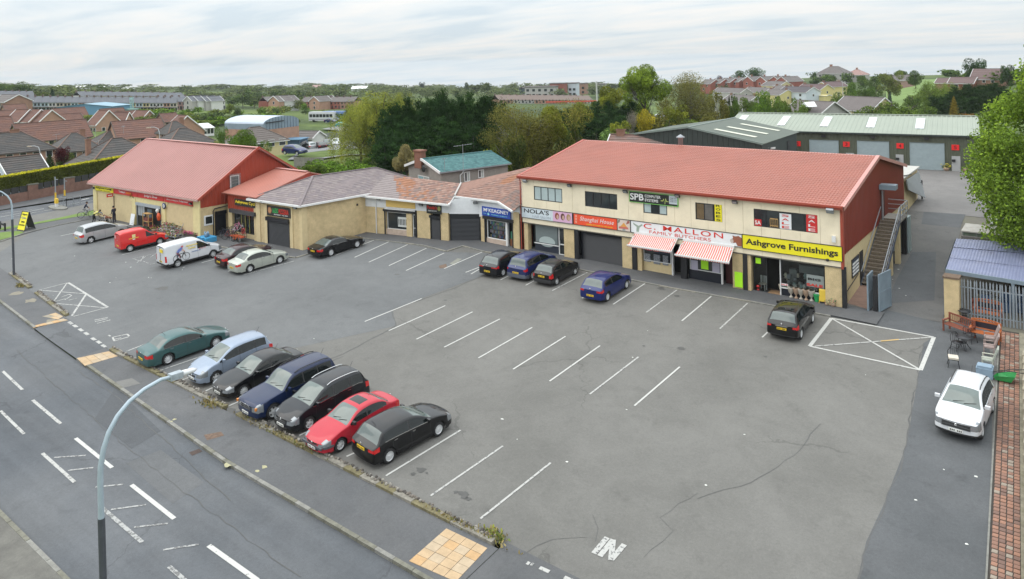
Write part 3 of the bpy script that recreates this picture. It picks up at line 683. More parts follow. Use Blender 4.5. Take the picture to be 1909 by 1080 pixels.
nU=5;slope=V((0,D_/2,HR-HE));sl=slope.length+.25;sd=slope.normalized();nr=V((0,-sd.z,sd.y))
mb=MB();ribbed(mb,(-W_-.22,-.33,HE-.06+.10),(1,0,0),W_+.44,None,None,sd,nr,.205,.032,flat=.4,steps=(sl+.12,.36,.022));mb.B('roof',M_REDR,MAIN)
mb=MB();bk=V((0,-D_/2,HR-HE)).normalized();ribbed(mb,(.22,D_+.33,HE+.04),(-1,0,0),W_+.44,lambda u:0,lambda u:sl+.1,bk,V((0,-bk.z,-bk.y))*-1,.205,.03,flat=.4);mb.B('roof',M_REDR,MAIN)
mb=MB()
for x0,x1 in((-W_-.26,.26),):
 mb.plate([(x0,D_/2-.26,HR+.05),(x1,D_/2-.26,HR+.05),(x1,D_/2,HR+.13),(x0,D_/2,HR+.13)],.03);mb.plate([(x0,D_/2,HR+.13),(x1,D_/2,HR+.13),(x1,D_/2+.26,HR+.05),(x0,D_/2+.26,HR+.05)],.03)
mb.B('ridge_cap',M_PINKT,MAIN)
for X in(.25,-W_-.25):
 mb=MB();dirx=1 if X>0 else-1
 for s_ in(1,-1):
  ya,yb=(-.34,D_/2) if s_>0 else(D_+.34,D_/2)
  za,zb=HE+.06,HR+.14
  mb.bar((X-.09*dirx,ya,za),(X-.09*dirx,yb,zb),.24,.05);mb.bar((X+.03*dirx,ya,za-.10),(X+.03*dirx,yb,zb-.10),.03,.24)
 mb.B('barge_flashing',M_PINKT if X>0 else M_REDT,MAIN)
mb=MB();mb.bar((-W_-.2,-.40,HE+.04),(.2,-.40,HE+.04),.13,.13);mb.bar((-W_-.2,-.34,HE-.07),(.2,-.34,HE-.07),.05,.16);mb.B('gutter',M_REDT,MAIN)
def gtop(y):return HE+(HR-HE)*(1-abs(y-D_/2)/(D_/2))+.02
HC=3.25
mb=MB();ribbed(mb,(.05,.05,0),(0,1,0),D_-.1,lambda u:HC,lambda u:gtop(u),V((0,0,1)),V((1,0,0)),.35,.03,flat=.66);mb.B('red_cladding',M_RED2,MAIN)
MB().box(-.04,.10,-.09,.22,HF-.12,HE).B('corner_flashing',M_REDT,MAIN)
MB().box(-.25,0,.3,D_,-.5,HC+.1).B('side_wall',M_TANS,MAIN)
mb=MB();mb.add([(-.02,0,HC),(-.02,D_,HC),(-.02,D_,HE),(-.02,D_/2,HR),(-.02,0,HE)],[(0,1,2,3,4)]);mb.add([(-W_,0,-.5),(-W_,D_,-.5),(-W_,D_,HE),(-W_,D_/2,HR),(-W_,0,HE)],[(4,3,2,1,0)]);mb.box(-W_,0,D_-.2,D_,-.5,HE);mb.B('gable_backing',M_RED,MAIN)
def gf(px,py):return F0.px(px,py)[0]
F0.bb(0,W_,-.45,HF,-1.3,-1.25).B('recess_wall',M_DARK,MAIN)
F0.bb(0,W_,-.45,.0,-1.25,-.12).B('plinth',M_CONC,MAIN)
zb=lambda u:gz(-W_+u,0)-.05
piers=[(0.62,.95),(3.95,5.25),(9.0,10.75),(11.15,11.6),(16.9,17.75),(18.15,18.3),(22.55,24.3)]
pierpx=[(978,985),(1052,1072),(1160,1179),(1188,1196),(1365,1384.5),(1393,1399),(1537,1568)]
for a,b in pierpx:
 u0,u1=F0.px(a,480)[0],F0.px(b,480)[0];F0.bb(u0,u1,zb(u0)-.1,HF,-.5,-.02).B('pier',M_TANR,MAIN)
for a,b in[(966,974),(1072,1080),(1179,1187.5),(1269.5,1280),(1385,1393),(1568.5,1576.5)]:
 u0,u1=F0.px(a,480)[0],F0.px(b,480)[0];F0.bb(u0,u1,zb(u0)-.05,HF,-.15,.06).B('black_post',M_BLK,MAIN)
def U(x):return F0.px(x,480)[0]
FLR=.06
window(F0,U(994),U(1037.5),.95,2.45,MAIN,1,M_BLK,d=-.35,fw=.06,gm=flat('mirror glass',(.16,.19,.19),.08,ior=1.7))
mb=MB();(ua,za),(ub,zb_)=F0.px(1020,451,-.33),F0.px(1020,451,-.33);mb.poly([F0.p(*q,-.325) for q in ell(ua,za,.78,.42,20)]);mb.B('frosted_oval',flat('frosted film',(.38,.44,.43),.3),MAIN)
F0.bb(U(994),U(1037.5),.0,.93,-.40,-.34).B('stall_riser',flat('dark tiled riser',(.03,.035,.05),.3),MAIN)
F0.bb(U(993.5),U(1038),.90,.97,-.36,-.24).B('sill',M_WHT,MAIN)
def door(fr,u0,u1,z0,z1,root,d=-.35,fm=M_WHT,gm=MGD):
 mb=MB();w_=.07;fr.box(mb,u0,u0+w_,z0,z1,d,d+.06);fr.box(mb,u1-w_,u1,z0,z1,d,d+.06);fr.box(mb,u0+w_,u1-w_,z1-w_,z1,d,d+.06);fr.box(mb,u0+w_,u1-w_,z0,z0+.22,d,d+.06);fr.box(mb,u0+w_,u1-w_,z0+.95,z0+1.03,d,d+.06)
 o=mb.B('door',fm,root);p=MB();p.quad(fr.p(u0+w_,z0+.2,d+.02),fr.p(u1-w_,z0+.2,d+.02),fr.p(u1-w_,z1-w_,d+.02),fr.p(u0+w_,z1-w_,d+.02));p.B('pane',gm,o)
 h=MB();fr.box(h,u0+w_+.05,u0+w_+.08,z0+.9,z0+1.3,d+.06,d+.1);h.B('handle',MGM,o);return o
door(F0,U(1038.5),U(1052),.12,2.45,MAIN)
shutter(F0,U(1083),U(1160),-.02+gz(-9,0)+.1,HF-.02,MAIN,d=-.30,box=0,slat=.075)
def riser(a,b,z1,m,d=-.3):F0.bb(U(a),U(b),-.1,z1,d-.08,d).B('stall_riser',m,MAIN)
window(F0,U(1197),U(1248),.95,2.35,MAIN,1,M_WHT,d=-.3,fw=.05);riser(1196.5,1249.5,.92,M_TANS)
window(F0,U(1283),U(1341),.85,2.30,MAIN,1,M_WHT,d=-.3,fw=.05);riser(1281,1342,.82,flat('black tiled riser',(.02,.022,.03),.25),-.28)
F0.bb(U(1345),U(1364),.05,2.2,-.75,-.70).B('door',flat('dark maroon door',(.06,.012,.012),.4),MAIN)
mb=MB();F0.box(mb,U(1249.5),U(1252),.05,2.4,-.4,-.2);F0.box(mb,U(1341.5),U(1344),.05,2.4,-.4,-.2);F0.box(mb,U(1451),U(1452.8),-.1,HF-.02,-.4,-.2);mb.B('white_mullion',M_WHT,MAIN)
for i,(a,b,m,lab) in enumerate([((1200,458),(1212,469),PNKC,'bright pink price card, leftmost in the left butcher window'),((1215,462),(1224.5,471),flat('fluorescent orange card',(.85,.12,.06)),'orange price card, middle of the three in the left butcher window'),((1227.5,463.5),(1240,472.5),flat('fluorescent orange card',(.85,.12,.06)),'orange price card at the right of the left butcher window'),((1285,486),(1298.5,506),flat('grey price list',(.42,.40,.50)),'pale price list, left in the right butcher window'),((1304,486),(1318,505),LIME,'square lime green card in the middle of the right butcher window'),((1325,491),(1339,511),flat('grey price list',(.42,.40,.50)),'pale price list, right in the right butcher window')]):
 PST(F0,a,b,m,lab,d=-.24)
for k,(a,b) in enumerate([((1200,472),(1213,489)),((1218,474),(1231,494)),((1235,476),(1246,496))]):
 (u0,z1),(u1,z0)=F0.px(*a,-.25),F0.px(*b,-.25);root=thing('chalked_price_list',['left','middle','right'][k]+' of three dark hand lettered price lists in the left butcher window','price list',F0.p(u0,z0,-.25))
 F0.bb(u0,u1,z0,z1,-.27,-.26).B('sheet',flat('slate sheet',(.05,.06,.08)),root)
 mb=MB();n=9
 for i in range(n):
  z=z1-(z1-z0)*(i+.5)/n;x=u0+.03
  while x<u1-.05:l_=RU(.03,.09);F0.box(mb,x,min(x+l_,u1-.02),z-.02,z+.018,-.26,-.254);x+=l_+.03
 mb.B('writing',flat('chalk',(.5,.52,.55)),root)
PST(F0,(1370,506),(1385.5,536.5),LIME,'tall fluorescent lime green board standing against the tan pier by the butcher',d=.08,cat='notice board',name='lime_board')
ui0,ui1=U(1399.5),U(1537)
F0.bb(ui0,ui1,.10,.12,-1.24,-.3).B('showroom_floor',mat('showroom carpet',(.10,.07,.05)),MAIN)
window(F0,U(1402),U(1427),.12,2.5,MAIN,1,M_BLK,d=-.3,fw=.05,gm=MGL)
window(F0,U(1453),U(1535),.62,2.5,MAIN,1,M_BLK,d=-.3,fw=.06,gm=MGL)
riser(1453,1536,.60,flat('black tiled riser',(.02,.022,.03),.25))
F0.bb(U(1453),U(1536),.60,.66,-.3,-.18).B('sill',M_WHT,MAIN)
F0.bb(U(1428),U(1451),.0,.16,-.9,-.2).B('doorstep',mat('worn wood step',(.28,.17,.09)),MAIN)
CER=[flat('white ceramic',(.6,.62,.6),.3),flat('cream ceramic',(.55,.5,.4),.3),flat('pale teal',(.3,.42,.42),.3),flat('grey cushion',(.3,.32,.34),.8)]
goods=thing('window_display','pale ornaments, lamps and boxes displayed behind the showroom window','display',F0.p(U(1490),.66,-.6))
for i in range(30):
 u=RU(U(1456),U(1532));zz=.66 if i<18 else RC([.95,1.2]);dd=RU(-1.1,-.42);c=F0.p(u,zz,dd);mb=MB();k=rnd.randrange(3)
 if i<18:zz=.66
 if k==0:mb.lathe([(.0,0),(.10,0),(.07,.08),(.12,.2),(.06,.33),(.05,.35),(.0,.35)],10,MT(c))
 elif k==1:F0.box(mb,u-.12,u+.12,zz,zz+.22,dd-.1,dd+.1);F0.box(mb,u-.13,u+.13,zz+.22,zz+.25,dd-.11,dd+.11)
 else:mb.lathe([(.05,0),(.03,.02),(.02,.16),(.12,.17),(.08,.36),(0,.36)],10,MT(c))
 mb.B('ornament',CER[rnd.randrange(4)],goods)
mb=MB();F0.box(mb,U(1480),U(1534),1.55,2.05,-1.2,-1.0);F0.box(mb,U(1462),U(1476),.7,1.7,-1.2,-.95);mb.B('sideboard',flat('grey furniture',(.16,.18,.18)),goods)
PST(F0,(1501,513),(1534,541),flat('pale window vinyl',(.25,.28,.27)),'window poster with BIG SALE in the showroom window',None,d=-.28)
for bd,(a,b),m in(('BIG',((1506,517),(1530,526)),INK),('SALE',((1504,527),(1534,538)),REDL)):
 pr=[o for o in COL.objects if o.get('label','').startswith('window poster with BIG')][0];(u0,z1),(u1,z0)=F0.px(*a,-.27),F0.px(*b,-.27);LTR(F0,pr,bd,(u0+u1)/2,(z0+z1)/2,u1-u0,(z1-z0)*.8,m,d=-.265,bold=.03)
PST(F0,(1406,482),(1416,494),LIME,'small lime green notice on the glass left of the showroom door',d=-.24)
PST(F0,(1453,529.5),(1467,536),WHS,'small SALE card in red letters low at the left of the showroom window','SALE',REDL,d=-.24)
ch=thing('display_chair','pale slatted chair behind the glass left of the showroom door','chair',F0.p(U(1415),.12,-.7))
mb=MB();uc=U(1415)
for q in(-.18,.18):F0.box(mb,uc+q-.02,uc+q+.02,.12,1.05,-.8,-.76);F0.box(mb,uc+q-.02,uc+q+.02,.12,.55,-.45,-.41)
mb.B('leg',CER[0],ch);F0.bb(uc-.22,uc+.22,.53,.58,-.82,-.4).B('seat',CER[1],ch)
for k in range(4):F0.bb(uc-.14+.09*k,uc-.11+.09*k,.6,1.05,-.79,-.77).B('slat',CER[0],ch)
# ------- signs
def sg(a,b):(u0,z1),(u1,z0)=F0.px(*a,.12),F0.px(*b,.12);return u0,u1,z0,z1
ZT,ZB=3.80,2.98
def signu(a,b):return F0.px(a,430,.12)[0],F0.px(b,430,.12)[0]
u0,u1=signu(973.5,1067.5);r=board(F0,u0,u1,ZB,ZT,'shop_sign','pale hair salon fascia sign reading NOLA\'S with a pink picture panel',bg_=flat('pale blue sign face',(.58,.64,.68),.4),d=.05)
Wd=u1-u0;LTR(F0,r,"NOLA'S",u0+Wd*.30,3.55,Wd*.50,.34,INK,d=.126,bold=.01);LTR(F0,r,"HAIR SALON",u0+Wd*.40,3.17,Wd*.36,.2,flat('grey lettering',(.36,.40,.44)),d=.126)
panel_on(F0,r,u0+Wd*.63,u1-.02,ZB+.01,ZT-.01,.121,flat('pink print',(.66,.40,.56)))
for k,c in enumerate([(.25,.06,.03),(.12,.05,.04),(.38,.25,.12)]):
 uc=u0+Wd*(.71+.11*k);BSH_(F0,r,ell(uc,3.42,.20,.27),.130,flat('hair print %d'%k,c));BSH_(F0,r,ell(uc+.05,3.36,.11,.18),.134,flat('face print',(.55,.35,.28)))
u0,u1=signu(1070,1150.5);r=board(F0,u0,u1,ZB,ZT,'shop_sign','orange red takeaway fascia sign reading Shanghai House',bg_=ORS,d=.05)
Wd=u1-u0;LTR(F0,r,'Shanghai House',u0+Wd*.54,3.43,Wd*.78,.42,WHL,d=.126,shear=.3,bold=.0,spacing=1.1);LTR(F0,r,'CHINESE HOT FOOD TO TAKE AWAY',u0+Wd*.6,3.10,Wd*.6,.09,YEL2,d=.126)
mb=MB()
for z in(3.62,3.4,3.18):
 for q in(-.06,0,.06):F0.box(mb,u0+.22-.09,u0+.22+.09,z+q-.012,z+q+.012,.125,.13)
 F0.box(mb,u0+.215,u0+.235,z-.09,z+.09,.125,.131)
mb.B('characters',flat('pale characters',(.8,.5,.4)),r)
u0,u1=signu(1151.5,1175);r=board(F0,u0,u1,ZB,ZT,'picture_sign','square picture panel of a pagoda between two fascia signs',bg_=flat('cream print',(.66,.55,.48)),d=.05)
for pts,c in[([(.1,.15),(.95,.15),(.9,.3),(.15,.3)],(.55,.15,.12)),([(.25,.3),(.85,.3),(.7,.45),(.55,.62),(.4,.45)],(.70,.33,.08)),([(.02,.5),(.2,.62),(.25,.8),(.05,.75)],(.2,.2,.16)),([(.75,.5),(1.05,.62),(1.05,.8),(.85,.75)],(.35,.12,.1)),([(.4,.03),(.7,.03),(.65,.15),(.45,.15)],(.25,.3,.3))]:
 BSH_(F0,r,[(u0+p[0]*(u1-u0)/1.1,ZB+p[1]) for p in pts],.127,flat('print %.2f'%c[0],c))
u0,u1=signu(1176.5,1382.5);r=board(F0,u0,u1,ZB,ZT,'shop_sign','long white butcher fascia sign reading C. MALLON FAMILY BUTCHERS',bg_=WHS,d=.05);Wd=u1-u0
LTR(F0,r,'C. MALLON',u0+Wd*.485,3.56,Wd*.72,.36,REDL,d=.127,bold=.004,spacing=1.2);LTR(F0,r,'FAMILY BUTCHERS',u0+Wd*.46,3.17,Wd*.56,.22,REDL,d=.127,bold=-.005)
BSH_(F0,r,[(u0+Wd*(.91+.09*a),ZB+b) for a,b in[(.0,.35),(.2,.55),(.15,.7),(.4,.66),(.7,.72),(1,.6),(1,.03),(.6,.03),(.45,.25),(.2,.2)]],.127,flat('cow brown',(.28,.09,.05)))
BSH_(F0,r,ell(u0+Wd*.918,ZB+.33,.12,.15),.130,flat('cow muzzle',(.5,.42,.38)))
BSH_(F0,r,[(u0+Wd*(.02+.08*a),ZB+b) for a,b in[(.4,0.02),(.7,.02),(.8,.4),(1.2,.6),(1.1,.68),(.7,.52),(.3,.62),(0,.72),(.05,.6),(.45,.42)]],.127,flat('sheep print',(.30,.36,.30)))
u0,u1=signu(1384,1568.5);r=board(F0,u0,u1,ZB-.04,ZT+.02,'shop_sign','long yellow fascia sign reading Ashgrove Furnishings',bg_=YSG,d=.05);Wd=u1-u0
LTR(F0,r,'Ashgrove Furnishings',u0+Wd*.5,3.36,Wd*.93,.50,INK,d=.127,bold=.024)
(u0,z1),(u1,z0)=F0.px(1173.5,349,.12),F0.px(1263,371.5,.12);z0,z1=5.22,5.95
r=board(F0,u0,u1,z0,z1,'shop_sign','dark upstairs sign with a green edge reading SPB COMPUTER SYSTEMS',bg_=BLKS,d=.05,frame=flat('green edging',(.18,.5,.1)));Wd=u1-u0
LTR(F0,r,'SPB',u0+Wd*.155,(z0+z1)/2+.02,Wd*.29,.48,WHL,d=.127,bold=.02);LTR(F0,r,'COMPUTER',u0+Wd*.49,z1-.22,Wd*.33,.2,WHL,d=.127,bold=.01);LTR(F0,r,'SYSTEMS',u0+Wd*.465,z0+.22,Wd*.28,.2,WHL,d=.127,bold=.01)
BSH_(F0,r,[(u0+Wd*a,z0+b) for a,b in[(.66,.3),(.70,.3),(.72,.45),(.74,.12),(.76,.5),(.78,.28),(.82,.28),(.82,.25),(.77,.25),(.76,.4),(.745,.04),(.72,.38),(.705,.26),(.66,.26)]],.127,flat('pulse yellow',(.6,.7,.2)))
panel_on(F0,r,u0+Wd*.83,u1-.02,z0+.12,z1-.01,.122,flat('grey print',(.5,.55,.58)))
for zz in(.3,.42,.54):LTR(F0,r,'028 37',u0+Wd*.915,z0+zz,Wd*.13,.07,INK,d=.131)
for a,lab in[((980,337),'white floodlight at the left corner of the cream facade'),((1063,345),'small black floodlight above and left of the takeaway sign'),((1167,356),'black floodlight at the left end of the computer shop sign'),((1264,364),'black floodlight at the right end of the computer shop sign'),((1371,375.5),'black floodlight between the last two upstairs windows'),((1549,391.5),'grey floodlight near the right corner of the cream facade')]:
 u,z=F0.px(*a,.2);floodlight(F0,u,z,lab,MGM if 'grey' in lab or 'white' in lab else M_BLK,1.25 if 'grey' in lab else 1.0)
mb=MB();u,z=F0.px(1555,446,.05);F0.box(mb,u-.11,u+.11,z-.18,z+.2,.05,.18);solo(mb,'alarm_box',M_WHT,'white alarm box on the facade above the yellow sign end','alarm box')
mb=MB();u,z=F0.px(1543,485,.05);mb.lathe([(0,.1),(.09,.08),(.11,0),(.06,-.06),(0,-.08)],10,MT(F0.p(u,z,.12)));solo(mb,'dome_camera',M_BLK,'small black dome camera under the yellow sign','camera')
MB().tube([(-W_-.1,-.12,0),(-W_-.1,-.12,5.9),(-W_-.05,-.3,6.25)],.045,8).B('downpipe',M_REDT,MAIN)
AWR=flat('awning red',(.62,.12,.10),.8);AWW=flat('awning white',(.70,.62,.58),.8)
def awning(tl,tr,fl,fr_,label):
 A,B=F0.px(*tl,.14),F0.px(*tr,.14);Cc,Dd=F0.px(*fl,1.25),F0.px(*fr_,1.25);zt=(A[1]+B[1])/2;zf=(Cc[1]+Dd[1])/2
 root=thing('awning',label,'awning',F0.p(A[0],zf,.1));u0,u1,v0,v1=A[0],B[0],Cc[0],Dd[0];n=46;mb=MB()
 for i in range(n):
  a,b=i/n,(i+1)/n;mi=0 if i%2==0 else 1
  P=[F0.p(u0+(u1-u0)*a,zt,.13),F0.p(u0+(u1-u0)*b,zt,.13),F0.p(v0+(v1-v0)*b,zf,1.25),F0.p(v0+(v1-v0)*a,zf,1.25)]
  mid0=P[0].lerp(P[3],.5)-V((0,0,.05));mid1=P[1].lerp(P[2],.5)-V((0,0,.05));mb.add([P[0],P[1],mid1,P[2],P[3],mid0],[(0,1,2,5),(5,2,3,4)],mi)
  mb.add([P[3],P[2],P[2]-V((0,0,.12)),P[3]-V((0,0,.12))],[(0,1,2,3)],mi)
 mb.B('striped_fabric',[AWR,AWW],root)
 MB().bar(F0.p(v0-.03,zf,1.28),F0.p(v1+.03,zf,1.28),.09,.09).B('front_bar',M_WHT,root)
 F0.bb(u0-.05,u1+.05,zt-.04,zt+.1,.05,.2).B('roller_case',M_WHT,root)
 for u,v in((u0+.1,v0+.15),(u1-.1,v1-.15)):mb=MB();mb.bar(F0.p(u,zt-.1,.1),F0.p((u+v)/2,zt-.18,.75),.04);mb.bar(F0.p((u+v)/2,zt-.18,.75),F0.p(v,zf,1.25),.04);mb.B('folding_arm',M_WHT,root)
awning((1184,434),(1263,446),(1170,456),(1251.5,470),'left red and white striped butcher awning, open over the window')
awning((1275,448),(1368,461),(1258.5,474.5),(1359,490),'right red and white striped butcher awning, the wider one')
POTS=[flat('ribbed terracotta pot',(.38,.26,.18)),flat('stone pot',(.42,.38,.32)),flat('green glazed pot',(.10,.2,.12)),flat('cream pot',(.5,.45,.35))]
def pot(px,py,h,r,m,label,prof=None,group='planters outside the furniture shop'):
 c=gp(px,py,.07);mb=MB();prof=prof or[(0,0),(.62,0),(.55,.1),(.8,.55),(1,.85),(1.06,.9),(1.06,1),(.9,1),(.8,.8),(0,.8)]
 mb.lathe([(a*r,b*h) for a,b in prof],14,MT(c));return solo(mb,'planter',m,label,'planter',group)
URN=[(0,0),(.6,0),(.6,.08),(.25,.16),(.2,.3),(.7,.5),(.95,.8),(1.1,.97),(1.1,1),(.9,1),(.8,.8),(0,.8)]
for i,x in enumerate((1456,1461.5,1467)):pot(x,545+i*1.2+3,.62,.13,POTS[2] if i else POTS[3],['cream and green tall planter, first of the row by the showroom window','green glazed tall planter, second of the row by the showroom window','green glazed tall planter, third of the row by the showroom window'][i],URN)
for i,x in enumerate((1475,1484.5,1493.5,1503,1513)):pot(x,554.5+i*1.7,.66,.20,POTS[(i+1)%2],['stone urn next to the green planters','brown urn second of five by the showroom window','stone urn at the middle of the five','brown urn fourth of five by the showroom window','stone urn nearest the green pot'][i],URN)
pot(1523.5,562,.5,.26,flat('bright green pot',(.03,.35,.10),.3),'round bright green plant pot by the tan pier')
for a,lab,c in(((1414,541),'small red toadstool ornament left of the showroom door',(.6,.03,.03)),((1399,538),'small pink garden ornament at the foot of the black post',(.5,.2,.2))):
 c0=gp(*a,.07);mb=MB();mb.lathe([(0,0),(.12,0),(.13,.06),(.06,.1),(.06,.22),(.16,.24),(.12,.34),(0,.38)],10,MT(c0));solo(mb,'garden_ornament',flat('ornament '+lab[:9],c,.3),lab,'ornament')
mb=MB();c0=gp(1533.5,566,.07);mb.bar(c0+V((-.2,-.05,.0)),c0+V((-.12,.1,.85)),.03);mb.bar(c0+V((.2,-.05,0)),c0+V((.12,.1,.85)),.03);mb.obox(c0+V((0,.03,.5)),V((.2,0,0)),V((0,.02,.04)),V((0,.03,.34)));solo(mb,'gas_notice_board',flat('amber board',(.65,.45,.05)),'narrow amber and green A-board beside the green pot','sign board')
tuftc=[flat('leaf green',(.03,.28,.08)),flat('leaf dark',(.03,.12,.05)),flat('pink bloom',(.5,.12,.2))]
def PCL(px,py,r,h,label,cols=tuftc,n=70,name='pot_plant',cat='plant',dz=.07,group=None):
 c=gp(px,py,dz);root=thing(name,label,cat,c,group=group)
 MB().lathe([(0,0),(r*.5,0),(r*.62,h*.35),(r*.55,h*.35),(0,h*.3)],10,MT(c)).B('pot',POTS[0],root)
 mb=MB()
 for i in range(n):
  a,b=rnd.random()*6.28,rnd.random()**.5;p=c+V((cos(a)*r*b,sin(a)*r*b,h*(.35+.65*rnd.random()*(1-b*.4))));s_=r*RU(.12,.22)
  q=V((rnd.gauss(0,1),rnd.gauss(0,1),rnd.gauss(0,1))).normalized();t_=q.cross(V((0,0,1))).normalized() if abs(q.z)<.95 else V((1,0,0));q2=q.cross(t_);mb.add([p+t_*s_,p+q2*s_*.6,p-t_*s_,p-q2*s_*.6],[(0,1,2,3)],rnd.choices(range(len(cols)),[5,3,2][:len(cols)])[0])
 mb.B('leaves',cols,root);return root
PCL(1541,569,.16,.35,'small potted evergreen at the foot of the tan pier',n=40)
PCL(1553,571,.25,.55,'bushy bright green potted plant by the corner post',n=90)
# ------- side entrance: door, notice board, ramp, steel stairs, gate
FR=Frame((0,0),(0,D_))
def fr_px(x,y):return FR.px(x,y)
(a0,b1),(a1,b0)=FR.px(1587,478),FR.px(1600,503);
r=board(FR,FR.px(1587,480)[0],FR.px(1599.5,480)[0],1.35,2.45,'tenants_board','dark notice board with white nameplates on the side wall by the gate',cat='notice board',bg_=flat('dark board',(.03,.04,.06)),d=.005,th=.04)
ua,ub=FR.px(1587,480)[0],FR.px(1599.5,480)[0]
for i in range(4):
 for j in range(2):panel_on(FR,r,ua+.08+(ub-ua-.1)*j/2,ua+(ub-ua)*(j+1)/2-.03,1.42+.22*i,1.56+.22*i,.048,WHL,'nameplate')
mb=MB();u_a,u_b=FR.px(1603,520)[0],FR.px(1609,520)[0];FR.box(mb,u_a,u_b,.35,2.5,.0,.04);mb.B('side_door',M_BLK,MAIN)
MB().add([(.0,.25,-.02),(1.35,.25,-.02),(1.35,4.5,.34),(0,4.5,.34),(1.35,.25,-.3),(0,.25,-.3),(1.35,4.5,-.1)],[(0,1,2,3),(0,5,4,1),(1,4,6,2)]).B('entrance_ramp',mat('red oxide ramp',(.24,.15,.115),.85,fine=.15),MAIN)
MB().tube([(.12,.5,0),(.12,.5,.95),(.1,3.6,1.3)],.025,6).B('handrail',M_BLK,MAIN)
ST=thing('external_staircase','grey external staircase climbing the red gable to a first floor door','staircase',(1,2.7,.1))
y0,y1,zt0,zt1=4.4,10.6,.35,3.55;nst=18;x0s,x1s=.10,1.28
MST=mat('worn step',(.15,.12,.09),.9,var=.25,vs=6);MSTD=mat('steel stringer',(.07,.085,.12),.5)
for i in range(nst):
 y=y0+(y1-y0)*i/nst;z=zt0+(zt1-zt0)*(i+1)/nst;mb=MB();mb.box(x0s,x1s,y,y+.33,z-.05,z);mb.box(x0s,x1s,y+.30,y+.33,z-.0,z+(zt1-zt0)/nst-.06,0);mb.B('step',MST,ST)
MB().box(x0s,x1s+.1,y1+.0,y1+2.6,zt1-.12,zt1).B('landing',M_CONC,ST)
for X in(x0s-.04,x1s+.04):MB().bar((X,y0,zt0-.1),(X,y1,zt1-.1),.06,.26).B('stringer',MSTD,ST)
mb=MB();X=x1s+.06
for k in range(7):y=y0+(y1-y0)*k/6;z=zt0+(zt1-zt0)*k/6;mb.bar((X,y,z),(X,y,z+1.0),.045)
mb.bar((X,y0,zt0+1.0),(X,y1,zt1+1.0),.06);mb.bar((X,y0,zt0+.55),(X,y1,zt1+.55),.035)
for k in range(4):mb.bar((X+.04,y1+2.6*k/3,zt1),(X+.04,y1+2.6*k/3,zt1+1.05),.05)
for zz in(.35,.7,1.05):mb.bar((X+.04,y1,zt1+zz),(X+.04,y1+2.6,zt1+zz),.05);mb.bar((X,y1+2.6,zt1+zz),(0.1,y1+2.6,zt1+zz),.05)
mb.B('railing',MGM,ST)
MB().bar((x0s,y0,zt0+.9),(x0s,y1,zt1+.9),.05).B('wall_rail',MGM,ST)
for y in(7.6,10.4,12.9):mb=MB();z=min(zt1,zt0+(zt1-zt0)*(y-y0)/(y1-y0));mb.box(1.0,1.32,y,y+.4,gz(1,y)-.2,z-.14);mb.B('support_pier',M_TANS if y<12 else M_BLK,ST)
FR.bb(10.9,11.9,zt1,zt1+2.05,.035,.07).B('upper_door',flat('oxblood door',(.16,.02,.02),.5),MAIN)
mb=MB();FR.box(mb,10.84,10.9,zt1,zt1+2.1,.03,.1);FR.box(mb,11.9,11.96,zt1,zt1+2.1,.03,.1);mb.B('door_frame',M_BLK,MAIN)
rt=thing('gable_lamp','grey box lamp on a post over the upper side door','lamp',(.3,10.6,zt1));MB().bar((.25,10.55,zt1),(.25,10.55,zt1+2.1),.09).B('post',MGM,rt)
MB().plate([(.1,10.2,zt1+2.55),(1.15,10.35,zt1+2.55),(1.15,11.2,zt1+2.55),(.1,11.1,zt1+2.55)],.34).B('hood',M_BLUG,rt)
gt=thing('steel_gate','folded blue grey steel gate leaves beside the side entrance','gate',(1.35,.2,0));MG=M_BLUG
for k,(p,q,wz) in enumerate([((1.36,.25),(1.40,1.35),2.15),((1.95,.45),(2.32,1.75),2.25)]):
 mb=MB();A,B=V((*p,gz(*p)+.06)),V((*q,gz(*q)+.06));H=V((0,0,wz));nn=(B-A).cross(H).normalized()*.02
 mb.obox((A+B)/2+H/2,(B-A)/2,nn,H/2);
 for t_ in(0,1):c_=A.lerp(B,t_);mb.obox(c_+H/2,(B-A).normalized()*.04,nn*2.2,H/2)
 for t_ in(.02,.5,.98):mb.obox((A+B)/2+H*t_,(B-A)/2,nn*2,V((0,0,.04)))
 mb.B('gate_leaf',MG,gt)
MB().box(1.62,1.85,.35,.6,-.1,2.2).B('gate_post',M_BLK,gt)
mb=MB();mb.lathe([(0,0),(.2,0),(.2,.9),(.36,.9),(.36,.97),(0,1.2)],14,MT((-15.2,D_/2+.4,HR-.2)));solo(mb,'roof_flue',MGM,'round metal flue with a cowl behind the red roof ridge','flue')
# ---- left
# - red gabled store on the left
SL=[mat('slate a',(.20,.165,.165),.85,var=.1,coord='World'),mat('slate b',(.225,.19,.185),.85,var=.1,coord='World'),mat('slate c',(.185,.155,.16),.85,var=.1,coord='World')]
BT=[mat('brown tile a',(.235,.135,.105),.9,var=.15,coord='World'),mat('brown tile b',(.20,.125,.105),.9,var=.15,coord='World'),mat('brown tile c',(.27,.17,.135),.9,var=.15,coord='World'),mat('orange lichen tile',(.27,.125,.07),.9,var=.2,coord='World'),mat('grey brown tile',(.17,.125,.11),.9,var=.15,coord='World')]
DT=[mat('dark grey tile',(.072,.068,.066),.9,var=.15,coord='World'),mat('dark brown tile',(.085,.075,.07),.9,var=.15,coord='World')]
RB=[mat('red brown tile',(.155,.078,.058),.9,var=.15,coord='World'),mat('red brown tile dull',(.135,.072,.058),.9,var=.15,coord='World')]
XA,XB,YA,YB=-73.0,-52.75,-12.75,-11.95
A0,B0=(XA,YA),(XB,YB)
FL=Frame(A0,B0);LBE=3.55;LL=FL.len
LB_=thing('convenience_store','single storey tan walled store with a big faded red metal roof','building',(-63,-6,0))
